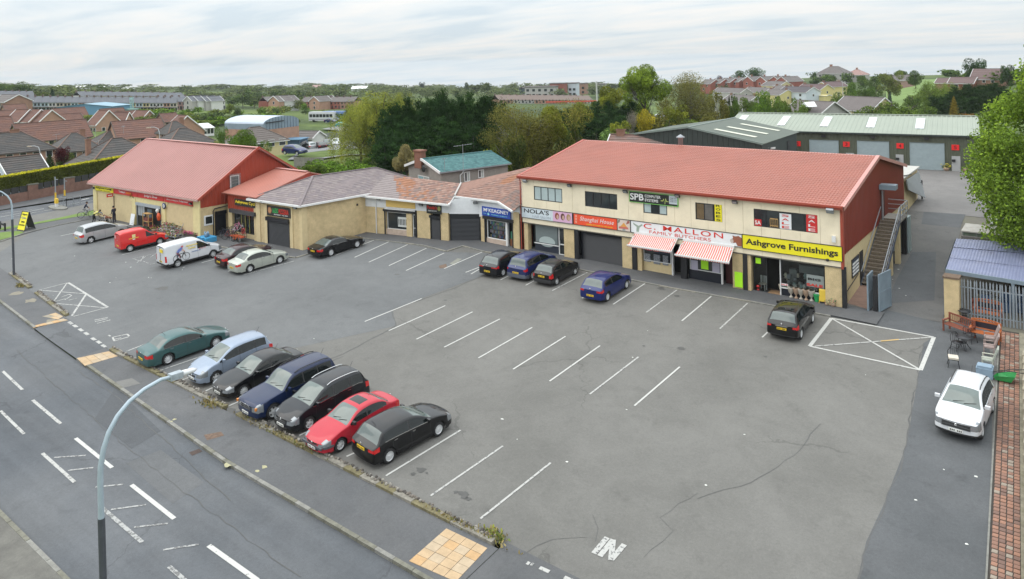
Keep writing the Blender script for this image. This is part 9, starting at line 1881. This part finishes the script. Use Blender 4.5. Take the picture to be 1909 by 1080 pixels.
for r in range(len(P9)-1):
 for i in range(N9):a=r*(N9+1)+i;mb.f.append((a,a+1,a+N9+2,a+N9+1));mb.m.append(0);mb.sm.append(True)
STR('field',mb,mat('hill pasture',(.13,.20,.045),.95,var=.12,vs=.15,coord='World'))
terrace(930,1105,193,14,'brown roofed terrace house behind the sparse yellow trees',[M_BRK,M_PEACH,M_GRW],'brown roofed terrace behind the conifers',colnames=['brown','peach','grey'],bay=False,roofm=mat('faded brown roof',(.17,.125,.105)),h_=1.8,rh=2.4)
for i,(px,py,w,hh,m,lab) in enumerate([(1010,182,60,7,M_GRW,'wide grey flat roofed school block in the distant town'),(985,176,30,5,mat('dark glass block',(.06,.08,.09)),'dark low office block in the distant town'),(1042,181,28,9,M_RBRK,'red brick block in the distant town'),(1070,180,16,9,M_BLW,'pale blue grey gabled block in the distant town'),(1123,174,12,7,M_GRW,'grey tower block on the town skyline'),(1085,176,20,8,M_BRK,'brown block in the distant town')]):
 p=tp(px,py);D=hypot(p.x-CAMP.x,p.y-CAMP.y);wm=w*D/1450;root=thing('town_block',lab,'building',p,rz=radians(20));MB().box(-wm/2,wm/2,-5,5,-2,hh).B('wall',m,root,world=0);MB().box(-wm/2-.4,wm/2+.4,-5.4,5.4,hh,hh+.5).B('roof',M_GRT,root,world=0)
 for s in range(2):
  for k in range(max(2,int(wm/4))):mb=MB();x=-wm/2+wm*(k+.5)/max(2,int(wm/4));mb.box(x-.9,x+.9,-5.06,-4.98,1+s*3.2,2.6+s*3.2);mb.B('window',MGD,root,world=0)
p=atd(1113,196,300);mb=MB();z1=atd(1113,152,300).z;mb.tube([V((p.x,p.y,tz(p.x,p.y))),V((p.x,p.y,z1))],.32,8);solo(mb,'chimney_stack',flat('pale stack',(.45,.45,.43)),'thin pale chimney stack rising over the brown terrace','chimney')
mb=MB();a,b=atd(1018,190.5,230),atd(1112,188.5,230);mb.bar(a,b,.25,.45);solo(mb,'red_rail',flat('red fascia',(.5,.09,.06)),'long thin red roof edge in front of the brown terrace','roof edge')
GH='red brick gabled houses on the hill'
for i,(px,pb,rot,w) in enumerate(((1325,160,-25,9),(1343,158,-25,9),(1361,157,-25,9),(1378,158,-25,10))):HD('red brick house with white bargeboards on the hill, %s from the left'%['first','second','third','fourth'][i],px,pb,475,rot,9,w,4.8,2.4,M_RBRK,[M_GRT],nc=3,tw=4,wins_=[('f',1.5,3,1.2,1.2),('f',-1.5,.8,1.4,1.3),('l',0,3,1.2,1.2),('r',1,3,1.3,1.2)],chim=[(0,0,.8,.9)],group=GH)
for i,(px,pb,rot) in enumerate(((1409,160,62),(1433,160,62),(1458,157,62),(1472,155,62))):HD('big red brick gable beside the hill trees, %s from the left'%['first','second','third','fourth'][i],px,pb,470-i*5,rot,12,9,5.2,2.6,M_RBRK,[M_GRT],nc=3,tw=4,wins_=[('l',1,3,1.2,1.2),('l',-2,.8,1.2,1.2)],chim=[(-3,0,.8,1.2)],group=GH)
GW='pale rendered houses on the hill'
def hh_(lab,px,pb,D,rot,ln,dp,wall,roof=(M_GRT,),wh=5,rh=2.2,**k):return HD(lab,px,pb,D,rot,ln,dp,wh,rh,wall,list(roof),nc=4,tw=3,chim=k.pop('chim',[(-ln/2+1,0,.8,.8),(ln/2-1,0,.8,.8)]),wins_=k.pop('wins_',[('f',-ln*.3,3.1,1.3,1.1),('f',ln*.3,3.1,1.3,1.1),('f',-ln*.3,.9,1.5,1.2),('f',ln*.3,.9,1.3,1.2),('f',0,0,1.1,2.1),('l',0,3,.9,1),('r',0,3,.9,1)]),group=GW,**k)
hh_('long grey roofed terrace row below the brick gables, left part',1365,183,420,-32,24,8,M_GRW,wh=4.6);hh_('long grey roofed terrace row below the brick gables, right part',1420,183,415,-34,22,8,M_CRW,wh=4.6)
hh_('house with a bright orange gable and white front on the hill',1386,206,360,-28,18,9,M_GRW,wh=4.8);p=None
hh_('cream house with a wide gable facing left on the hill',1452,186,372,-30,12,10,M_YLW);hh_('white fronted pair of houses with dark roof beside the cream gable',1490,184,372,-28,17,9,M_BLW,(mat('dark slate roof',(.07,.06,.065)),));hh_('pale yellow house stepping up the hill street',1520,176,385,-26,14,9,M_YLW,(mat('plum roof',(.10,.06,.06)),));hh_('yellow gabled house at the top of the row',1550,172,395,60,12,9,M_YLW,(mat('plum roof',(.10,.06,.06)),));hh_('cream gabled house behind the white pair',1448,165,440,-28,14,9,M_CRW);hh_('cream house with grey roof left of the cream gable',1462,178,405,-30,12,9,M_CRW)
h_og=[o for o in COL.objects if o.get('label','').startswith('house with a bright orange gable')][0];MB().add([(-9.04,-4.5,-1.5),(-9.04,4.5,-1.5),(-9.04,4.5,4.8),(-9.04,0,7.0),(-9.04,-4.5,4.8)],[(0,1,2,3,4)]).B('orange_gable',M_ORW,h_og,world=0)
HD('large grey hip roofed house on the hilltop skyline',1556,151,500,-10,17,12,4.8,4.2,M_GRW,[M_GRT],hip=True,nc=4,tw=4,chim=[(-2,0,1.6,1.2)],wins_=WF(4,17,2.8),group=None);HD('brown hip roofed house right of the grey one on the hilltop',1598,150,505,-10,11,10,3.6,3.2,M_GRW,[M_PNK],hip=True,nc=4,tw=4,chim=[(0,0,1,1)],wins_=WF(3,11,1.8))
p=tp(1536,171);HD('low yellow boundary building by the red car on the hill street',1530,178,370,-26,9,3,2.0,.3,M_YLW,[M_YLW],nc=1,tw=5,name='outbuilding',cat='building')
FCR('bright red car parked on the hill street',1549,179,SSP(SALOON,5.5,1.7),150,P_VRED,grp=None);p=tp(1565,180);mb=MB();mb.box(p.x-1.3,p.x+1.3,p.y-2.2,p.y+2.2,p.z+.3,p.z+3.6);mb.box(p.x-1.1,p.x+1.1,p.y-2.6,p.y-2.2,p.z+.3,p.z+2.2);solo(mb,'box_lorry',P_WHT,'small white box lorry beside the red car on the hill street','lorry')
FCR('grey car parked at the foot of the white house on the hill',1383,207,SSP(HATCH,4.4),60,P_SIL,grp=None)
HD('broad grey roof with a white triangular dormer behind the units',1520,226,196,-30,11.5,9,2.2,2.7,M_GRW,[mat('warm grey roof',(.155,.135,.13),.9,var=.1,vs=.4)],nc=14,tw=2.5,over=.5);HD('long grey roof with a cream gable end, right of the dormer roof',1612,220,208,-30,12,9,2.3,3.0,M_CRW,[mat('warm grey roof',(.155,.135,.13))],nc=14,tw=2.5,wins_=WF(4,12,1.0),over=.3)
p=atd(1503,199,189);dr=thing('dormer','white triangular dormer on the broad grey roof','dormer',V((p.x,p.y,p.z)),rz=radians(-30));MB().add([(-1.4,-.6,0),(1.4,-.6,0),(0,-.6,1.1),(-1.4,2,0),(1.4,2,0),(0,2.5,1.1)],[(0,1,2),(1,4,5,2),(3,0,2,5)]).B('gable',M_WHT,dr,world=0)
HD('brown brick house with a wide dormer on the right hand skyline',1797,161,290,-12,7.5,6,2.6,1.8,M_RBRK,[mat('plum brown roof',(.13,.085,.08))],nc=5,tw=3,wins_=WF(2,7.5,.9,2.2,1.2));HD('long brown roofed building on the right hand skyline',1850,150,292,-12,10.5,8,1.8,3.2,M_BRK,[mat('plum brown roof',(.13,.085,.08))],nc=6,tw=3,wins_=WF(4,10,.6,.8,.8));HD('dark roofed house left of the dormered one on the skyline',1768,150,320,-12,7,6,1.8,1.6,M_BRK,[mat('plum brown roof',(.13,.085,.08))],nc=4,tw=3);HD('tiny pink gabled house on the field skyline',1684,160,380,10,9,7,2.6,2.2,M_PNK,[M_GRT],nc=3,tw=3)
mb=MB();fp=[tp(*p) for p in((1540,184),(1576,180),(1572,174),(1556,172),(1530,180))];mb.poly([V((p.x,p.y,p.z+.6)) for p in fp]);STR('hill_street',mb,mat('pale yard asphalt',(.17,.17,.175)))
for px,py in((1230,222),(1240,221),(1252,222)):FCR('white or silver car glimpsed between the tree trunks',px,py,SSP(SALOON,4.5),10,P_WHT,grp='cars glimpsed between the tree trunks')
for px,pb,pt,D,lab in((298,270,237,135,'swan necked street lamp in front of the bungalow roofs'),(165,262,228,230,'thin street lamp beside the bushy green tree'),(75,300,272,150,'thin white lamp post by the far left bungalow'),(1571,186,150,300,'tall thin lamp post on the hill street')):
 p=atd(px,pb,D);zt4=atd(px,pt,D).z;root=thing('street_lamp',lab,'street lamp',V((p.x,p.y,tz(p.x,p.y))));mb=MB();zb4=tz(p.x,p.y);q=[V((p.x,p.y,zb4)),V((p.x,p.y,zt4-1)),V((p.x-.25,p.y-.1,zt4-.25)),V((p.x-.8,p.y-.5,zt4)),V((p.x-1.3,p.y-.9,zt4-.02))];mb.tube(q,[.09,.07,.06,.05,.05],6);mb.B('column',flat('pale column',(.38,.4,.41)),root);MB().obox(q[-1]+V((-.2,-.15,-.05)),V((.3,.2,0)),V((-.08,.12,0)),V((0,0,.07))).B('lantern',flat('lantern',(.5,.4,.3)),root)
for px,py,D,l_ in((105,250,155,'left'),(178,243,152,'second'),(184,262,150,'third'),(230,235,150,'right')):p=atd(px,py+14,D);t_=atd(px,py,D);aerial(V((p.x,p.y,p.z)),V((p.x,p.y,t_.z)),l_+' of four television aerials above the dark bungalow roofs',size=1.1)
# - people, dog, pram, bicycles
M_SKIN=flat('skin',(.45,.27,.19),.6)
def skinned(name,verts,edges,radii,mats,mfun,root_i=0,lv=1):
 me=bpy.data.meshes.new(name);me.from_pydata([tuple(v) for v in verts],edges,[]);o=bpy.data.objects.new(name,me);COL.objects.link(o)
 md=o.modifiers.new('s','SKIN');md.use_smooth_shade=True
 sv=me.skin_vertices[0].data
 for i,r in enumerate(radii):sv[i].radius=(r,r) if not isinstance(r,tuple) else r;sv[i].use_root=(i==root_i)
 if lv:sb=o.modifiers.new('b','SUBSURF');sb.levels=lv;sb.render_levels=lv
 dg=bpy.context.evaluated_depsgraph_get();m2=bpy.data.meshes.new_from_object(o.evaluated_get(dg));bpy.data.objects.remove(o)
 m2.materials.clear();[m2.materials.append(m) for m in mats]
 for p in m2.polygons:p.material_index=mfun(p.center);p.use_smooth=True
 m2.name=name;return m2
def person(label,px,py,heading,J,top,legs,hair,group=None):
 """J: joints in local coords (x forward, y left, z up)"""
 M=GMX(gp(px,py).x,gp(px,py).y,radians(heading),.05);root=thing('person',label,'person',M=M,group=group)
 names=list(J);v=[V(J[k]) for k in names];ix={k:i for i,k in enumerate(names)};E=[('pelvis','waist'),('waist','chest'),('chest','neck'),('neck','head'),('head','crown'),('chest','shl'),('chest','shr'),('shl','ell'),('ell','hal'),('shr','elr'),('elr','har'),('pelvis','hpl'),('pelvis','hpr'),('hpl','knl'),('knl','anl'),('anl','tol'),('hpr','knr'),('knr','anr'),('anr','tor')]
 R=dict(pelvis=(.15,.12),waist=(.14,.10),chest=(.17,.12),neck=.06,head=.095,crown=.085,shl=.075,shr=.075,ell=.05,elr=.05,hal=.033,har=.033,hpl=.095,hpr=.095,knl=.065,knr=.065,anl=.05,anr=.05,tol=.04,tor=.04)
 edges=[(ix[a],ix[b]) for a,b in E];rad=[R[k] for k in names];hv=[]
 for h_,e_ in(('hal','ell'),('har','elr')):
  c=V(J[h_]);d=(c-V(J[e_])).normalized();s_=d.cross(V((0,0,1)));s_=s_.normalized() if s_.length>.1 else V((1,0,0))
  for k,(off,l_) in enumerate(((-.03,.075),(-.01,.085),(.012,.08),(.032,.065),(.045,.05))):
   b=len(v);v.append(c+s_*off*.8+d*.04);v.append(c+s_*off+d*(.04+l_*.6)+V((0,0,-.01)));v.append(c+s_*off*.9+d*(.04+l_)+V((0,0,-.025)));rad+=[.011,.009,.008];edges+=[(ix[h_],b),(b,b+1),(b+1,b+2)]
 hc=V(J['head']);hands=[V(J['hal']),V(J['har'])];pel=V(J['pelvis']);nk=V(J['neck']);legp=[V(J[k]) for k in('hpl','hpr','knl','knr','anl','anr','tol','tor')]
 torsop=[V(J[k]) for k in('waist','chest','shl','shr','ell','elr')];feet=[V(J[k]) for k in('tol','tor')]
 def mf(c):
  if(c-hc).length<.15 or(c-nk).length<.05 or min((c-h).length for h in hands)<.10:return 0
  if min((c-f).length for f in feet)<.1:return 3
  return 2 if min((c-l).length for l in legp)<min((c-t).length for t in torsop) else 1
 me=skinned('body',v,edges,rad,[M_SKIN,top,legs,INK],mf,ix['pelvis']);o=bpy.data.objects.new('body',me);COL.objects.link(o);o.parent=root
 d=(V(J['crown'])-hc);mb=MB();cc=hc+d*.55+V((-.02,0,0));mb.lathe([(.0,.115),(.07,.10),(.105,.05),(.11,0),(.09,-.06),(.0,-.07)],10,MT(cc));mb.B('hair',hair,root,world=0)
 mb=MB();mb.obox(hc+V((.10,0,.0)),V((.02,0,0)),V((0,.012,0)),V((0,0,.022)));
 for s in(-1,1):mb.obox(hc+V((.088,s*.035,.025)),V((.006,0,0)),V((0,.012,0)),V((0,0,.008)));mb.obox(hc+V((0,s*.10,.0)),V((.02,0,0)),V((0,.01,0)),V((0,0,.03)))
 mb.B('face_features',flat('feature',(.3,.15,.1)),root,world=0);return root
def J0(**k):
 d=dict(pelvis=(0,0,.93),waist=(0,0,1.1),chest=(0,0,1.32),neck=(.01,0,1.5),head=(.03,0,1.62),crown=(.02,0,1.70),shl=(0,.18,1.40),shr=(0,-.18,1.40),ell=(-.02,.25,1.15),elr=(-.02,-.25,1.15),hal=(.08,.27,.92),har=(.08,-.27,.92),hpl=(0,.1,.88),hpr=(0,-.1,.88),knl=(.03,.1,.48),knr=(.0,-.1,.48),anl=(0,.1,.08),anr=(0,-.1,.08),tol=(.16,.1,.04),tor=(.16,-.1,.04));d.update(k);return d
DKC=flat('charcoal cloth',(.03,.03,.045),.9);HAIR=flat('dark hair',(.025,.018,.014),.8)
person('standing man in dark clothes holding a dog lead',213.8,416.5,190,J0(elr=(.12,-.28,1.16),har=(.42,-.22,1.06)),DKC,flat('navy trousers',(.015,.015,.03),.9),HAIR)
person('person in a yellow top and black trousers bending over a pushchair',177.5,416.9,60,J0(pelvis=(-.12,0,.88),waist=(.02,0,1.0),chest=(.22,0,1.12),neck=(.38,0,1.18),head=(.50,0,1.20),crown=(.57,0,1.24),shl=(.28,.18,1.14),shr=(.28,-.18,1.14),ell=(.38,.22,.92),elr=(.38,-.22,.92),hal=(.55,.15,.80),har=(.55,-.15,.80),hpl=(-.1,.1,.84),hpr=(-.1,-.1,.84),knl=(.02,.12,.46),knr=(-.12,-.12,.46),anl=(-.05,.12,.08),anr=(-.25,-.12,.08),tol=(.1,.12,.04),tor=(-.1,-.12,.04)),flat('pale yellow top',(.6,.55,.15),.9),flat('black trousers',(.012,.012,.014),.9),HAIR)
def bicycle(label,pos,heading,col,tilt=0,scale=1.0,group='bicycles outside the cycle shop',pitch=0,dz=0):
 M=MT(V((pos[0],pos[1],gz(pos[0],pos[1])+.07+dz)))@MR(heading,4,'Z')@MR(pitch,4,'Y')@MR(tilt,4,'X')@Matrix.Scale(scale,4);root=thing('bicycle',label,'bicycle',M=M,group=group);fm=flat('frame '+label[:24],col,.35)
 for X in(-.5,.52):
  mb=MB();P=[V((X+.33*cos(2*pi*k/18),0,.34+.33*sin(2*pi*k/18))) for k in range(19)];mb.tube(P,.022,5,cap=False);w_=mb.B('wheel',M_TYRE,root,world=0);mb=MB()
  for k in range(10):a=2*pi*k/10;mb.bar((X,0,.34),(X+.32*cos(a),0,.34+.32*sin(a)),.006)
  mb.B('spokes',MGM,w_,world=0)
 F=dict(bb=(-.05,0,.30),seat=(-.20,0,.80),head=(.33,0,.78),hb=(.30,0,.92),rw=(-.5,0,.34),fw=(.52,0,.34));mb=MB()
 for a,b in(('bb','seat'),('seat','head'),('bb','head'),('rw','bb'),('rw','seat'),('head','fw'),('head','hb')):mb.bar(F[a],F[b],.035)
 mb.B('frame',fm,root,world=0);mb=MB();mb.bar((.28,-.27,.98),(.28,.27,.98),.03);mb.bar((.30,0,.92),(.28,0,.98),.03);mb.B('handlebar',M_BLK,root,world=0);mb=MB();mb.obox(V((-.23,0,.90)),V((.12,0,0)),V((0,.06,0)),V((0,0,.025)));mb.bar((-.2,0,.78),(-.22,0,.9),.025);mb.B('saddle',M_BLK,root,world=0);mb=MB();mb.bar((-.05,.08,.3),(.08,.08,.22),.02);mb.bar((-.05,-.08,.3),(-.18,-.08,.38),.02);mb.B('pedals',M_BLK,root,world=0);return root
q=gp(161,407);bicycle('grey bicycle being ridden past the store corner',(q.x,q.y),radians(70),(.25,.27,.28),group=None)
person('cyclist in a dark top and grey trousers riding past the store corner',161,407,70,J0(pelvis=(-.2,0,.98),waist=(-.1,0,1.12),chest=(.04,0,1.32),neck=(.12,0,1.48),head=(.16,0,1.58),crown=(.17,0,1.67),shl=(.06,.18,1.38),shr=(.06,-.18,1.38),ell=(.16,.22,1.15),elr=(.16,-.22,1.15),hal=(.30,.22,1.03),har=(.30,-.22,1.03),hpl=(-.15,.1,.95),hpr=(-.15,-.1,.95),knl=(.18,.12,.68),knr=(.12,-.12,.80),anl=(.02,.12,.28),anr=(-.12,-.12,.45),tol=(.16,.12,.26),tor=(.02,-.12,.42)),flat('dark navy top',(.02,.025,.05),.9),flat('grey trousers',(.25,.25,.27),.9),HAIR)
q=gp(202,415.5);DM=GMX(q.x,q.y,radians(200),.05);DG_=thing('dog','brown and white collie type dog standing on a lead','dog',M=DM)
dv=[(-.28,0,.50),(-.02,0,.52),(.26,0,.52),(.40,0,.66),(.50,0,.70),(.62,0,.66),(-.50,0,.48),(-.66,0,.36)];dr_=[.12,.125,.14,.085,.08,.045,.03,.05];de=[(0,1),(1,2),(2,3),(3,4),(4,5),(0,6),(6,7)]
for sx,hip in((-.26,0),(.28,2)):
 for s in(1,-1):
  b=len(dv)
  if hip==0:dv+=[(-.22,s*.10,.40),(-.36,s*.10,.22),(-.30,s*.10,.03)]
  else:dv+=[(.27,s*.10,.36),(.27,s*.10,.20),(.28,s*.10,.03)]
  dr_+=[.07,.035,.03];de+=[(hip,b),(b,b+1),(b+1,b+2)]
for s in(1,-1):b=len(dv);dv+=[(.47,s*.05,.80)];dr_+=[.025];de+=[(4,b)]
me=skinned('body',dv,de,dr_,[flat('dog brown',(.16,.06,.03),.9),flat('dog white',(.5,.46,.4),.9)],lambda c:1 if(c.z<.42 or(c.x>.28 and c.z<.62) or c.x<-.6) else 0);o=bpy.data.objects.new('body',me);COL.objects.link(o);o.parent=DG_
mb=MB();hand=gp(213.8,416.5)+V((-.40,.05,1.05));mb.tube([DM@V((.40,0,.62)),((DM@V((.4,0,.6)))+hand)/2-V((0,0,.08)),hand],.012,5);solo(mb,'dog_lead',M_BLK,'thin dark lead between the man and the dog','dog lead')
q=gp(191.5,415.5);PM=thing('pushchair','dark pushchair with a grey blue hood beside the bending person','pushchair',M=GMX(q.x,q.y,radians(60),.05));B=lambda mb,nm,m:mb.B(nm,m,PM,world=0)
for X,Y in((-.25,.24),(-.25,-.24),(.35,.2),(.35,-.2)):mb=MB();M=MT((X,Y,.13))@MR(pi/2,4,'X');mb.lathe([(0,-.02),(.13,-.02),(.13,.02),(0,.02)],12,M);B(mb,'wheel',M_TYRE)
mb=MB();[mb.bar((-.3,s*.22,.13),(.2,s*.22,.6),.03) or mb.bar((.35,s*.2,.13),(-.45,s*.22,1.0),.03) for s in(1,-1)];mb.bar((-.45,-.22,1.0),(-.45,.22,1.0),.03);B(mb,'frame',MGM);mb=MB();mb.add([(-.2,-.2,.45),(.35,-.2,.40),(.35,.2,.40),(-.2,.2,.45),(-.32,-.2,.85),(-.32,.2,.85),(.35,-.2,.3),(.35,.2,.3)],[(0,1,2,3),(0,3,5,4),(1,6,7,2)]);B(mb,'seat',M_BLK)
mb=MB();[mb.add([V((-.3+.34*cos(a),-.24,.78+.34*sin(a))),V((-.3+.34*cos(a),.24,.78+.34*sin(a))),V((-.3+.34*cos(b),.24,.78+.34*sin(b))),V((-.3+.34*cos(b),-.24,.78+.34*sin(b)))],[(0,1,2,3)]) for a,b in[(k*.3,(k+1)*.3) for k in range(8)]];B(mb,'hood',flat('grey blue cloth',(.12,.15,.22),.9))
bicycle('dark bicycle nearest the black side shutter',(-51.0,-10.6),.3,(.05,.05,.07));bicycle('blue black bicycle standing beside the dark one',(-50.4,-10.35),.15,(.03,.05,.12));bicycle('dark red bicycle left of the display rack',(-50.0,-10.7),.5,(.2,.03,.03));bicycle('pink and white bicycle raised on the display rack',(-48.9,-10.5),.2,(.55,.2,.3),dz=.75,pitch=-.25);bicycle('white bicycle upright on the display rack',(-49.2,-10.4),1.2,(.6,.6,.62),dz=.55,pitch=.2);bicycle('red bicycle at the right of the display rack',(-48.3,-10.4),-.2,(.5,.04,.04),dz=.35);bicycle('orange bicycle in front of the display rack',(-48.7,-10.9),.1,(.6,.14,.03),scale=.8)
root=thing('bicycle_rack','low wheeled orange cart carrying display bicycles','rack',(-48.8,-10.6,0));MB().box(-49.7,-48.0,-10.85,-10.3,.40,.50).B('deck',flat('orange deck',(.45,.08,.03)),root);mb=MB();[mb.bar((x,-10.85,.05),(x,-10.85,.45),.04) or mb.bar((x,-10.3,.05),(x,-10.3,.45),.04) for x in(-49.6,-48.1)];mb.B('legs',MGM,root)
BLM=[[flat('leaf mid green',(.06,.13,.03),.9),flat('bloom crimson',(.4,.04,.12)),flat('bloom yellow',(.55,.45,.04))],[flat('leaf mid green',(.06,.13,.03)),flat('bloom white',(.6,.6,.55)),flat('bloom pink',(.55,.12,.3))],[flat('leaf mid green',(.06,.13,.03)),flat('bloom magenta',(.55,.02,.22)),flat('bloom magenta',(.55,.02,.22))]]
def flower_stand(label,px,py,w,tiers,top=1.5):
 c=gp(px,py,.06);root=thing('flower_stand',label,'plant stand',c)
 mb=MB()
 for k in range(tiers):z=.15+top*k/tiers;y=.35-.3*k/max(1,tiers-1);mb.box(c.x-w/2,c.x+w/2,c.y+(.0 if tiers==1 else.25*k-.35),c.y+(.45 if tiers==1 else.25*k-.05),c.z+z,c.z+z+.03)
 for s in(-1,1):mb.bar((c.x+s*w/2,c.y-.35,c.z),(c.x+s*w/2,c.y-.35,c.z+.2),.04);mb.bar((c.x+s*w/2,c.y+.4,c.z),(c.x+s*w/2,c.y+.4,c.z+top),.04);mb.bar((c.x+s*w/2,c.y-.35,c.z+.2),(c.x+s*w/2,c.y+.4,c.z+top),.03)
 mb.B('frame',MGM,root)
 for k in range(tiers):
  n=int(w/.26)
  for i in range(n):
   x=c.x-w/2+w*(i+.5)/n;y=c.y+(.2 if tiers==1 else.25*k-.2);z=c.z+.18+top*k/tiers;mb=MB();cols_=RC(BLM[:2])
   for _ in range(26):p=V((x+rnd.gauss(0,.09),y+rnd.gauss(0,.09),z+RU(.02,.3)));leaf(mb,p,(rdir()+V((0,0,.7))).normalized(),RU(.03,.07),rnd.choices([0,1,2],[5,3,2])[0],.8)
   mb.B('plant',cols_,root)
flower_stand('tall tiered stand of bedding plants right of the store entrance',331,437,1.7,4,1.5);flower_stand('lower tiered stand of bedding plants in front of the entrance',308,436,1.9,3,.8);flower_stand('low tray of mixed plants before the entrance',322,443,2.0,2,.4)
c=gp(362,441,.06);root=thing('flower_table','low table of magenta flowers near the right store pilaster','plants',c);MB().box(c.x-1.2,c.x+1.0,c.y-.4,c.y+.4,c.z,c.z+.3).B('crate',mat('dark crate',(.08,.06,.05)),root);mb=MB()
for _ in range(900):x=RU(-1.25,1.1);p=V((c.x+x,c.y+RU(-.45,.45),c.z+.25+RU(0,.28)));leaf(mb,p,(rdir()*.6+V((0,0,1))).normalized(),RU(.03,.07),(RC([1,1,2,0]) if x<.35 else RC([0,0,0,1])),.8)
mb.B('blooms',BLM[2],root)
c=gp(276,428,.06);root=thing('display_shelf','pale wooden shelf unit standing in the store entrance','shelf',c);
for x in(-.55,.55):
 for y in(-.2,.2):MB().box(c.x+x-.03,c.x+x+.03,c.y+y-.03,c.y+y+.03,c.z,c.z+1.6).B('post',mat('pine',(.45,.27,.1)),root)
for z in(.15,.8,1.55):MB().box(c.x-.58,c.x+.58,c.y-.23,c.y+.23,c.z+z,c.z+z+.05).B('shelf',mat('pine',(.45,.27,.1)),root)
for z in(.2,.85):MB().box(c.x-.48,c.x+.48,c.y-.18,c.y+.18,c.z+z,c.z+z+.3).B('goods',mat('maroon goods',(.15,.04,.03),.8,var=.4,vs=9),root)
PCL(268,431,.6,.5,'dark low plant tub left of the pine shelf',[flat('leaf dark green',(.02,.05,.02))],90)
PCL(288,431,.45,.6,'leafy potted plants beside the pine shelf',BLM[0],90)
c=gp(249,420,.06);root=thing('pavement_sign','white pavement sign leaning near the store entrance','sign board',c);MB().plate([c+V((-.35,-.25,.05)),c+V((.35,-.2,.05)),c+V((.35,0,1.15)),c+V((-.35,-.05,1.15))],.04).B('panel',WHS,root);mb=MB();[mb.obox(c+V((RU(-.1,.1),-.19+.17*k/6,.2+.14*k)),V((RU(.08,.2),0,0)),V((0,.01,0)),V((0,0,.02))) for k in range(6)];mb.B('wording',flat('grey print text',(.2,.22,.3)),root)
PT=flat('bright blue crate',(.06,.33,.58),.6);c=gp(385,451,.03);
for j in range(3):
 root=thing('blue_pallet','bright blue pallet stacked by the store side wall, %s of the stack'%['bottom','middle','top'][j],'pallet',c+V((0,0,j*.17)),group='blue pallets by the side wall')
 for k in range(6):MB().box(c.x-.75,c.x+.75,c.y-.5+k*.19,c.y-.37+k*.19,c.z+j*.17+.12,c.z+j*.17+.145).B('slat',PT,root)
 for k in range(3):MB().box(c.x-.75+.68*k,c.x-.62+.68*k,c.y-.5,c.y+.58,c.z+j*.17,c.z+j*.17+.12).B('bearer',PT,root)
mb=MB();[mb.lathe([(0,0),(.07,0),(.07,.3),(.03,.36),(0,.36)],8,MT((c.x+RU(-.5,.5),c.y+RU(-.3,.4),c.z+.52))) for _ in range(9)];mb.B('bottles',flat('clear blue plastic',(.2,.3,.4),.3),root)
mb=MB();mb.box(-4500,4500,-4560,4450,min(v.co.z for v in COL.objects['ground'].data.vertices)-1,24);hz=mb.B('haze',[],kind='stuff');hm=bpy.data.materials.new('haze');hm.use_nodes=True;t=hm.node_tree;t.nodes.remove(t.nodes['Principled BSDF']);pv=node(t,'ShaderNodeVolumePrincipled');pv.inputs['Color'].default_value=(.82,.88,.93,1);pv.inputs['Density'].default_value=.00011;L(t,pv.outputs[0],t.nodes['Material Output'].inputs['Volume']);hz.data.materials.append(hm)
# ---- end
fit_texts()
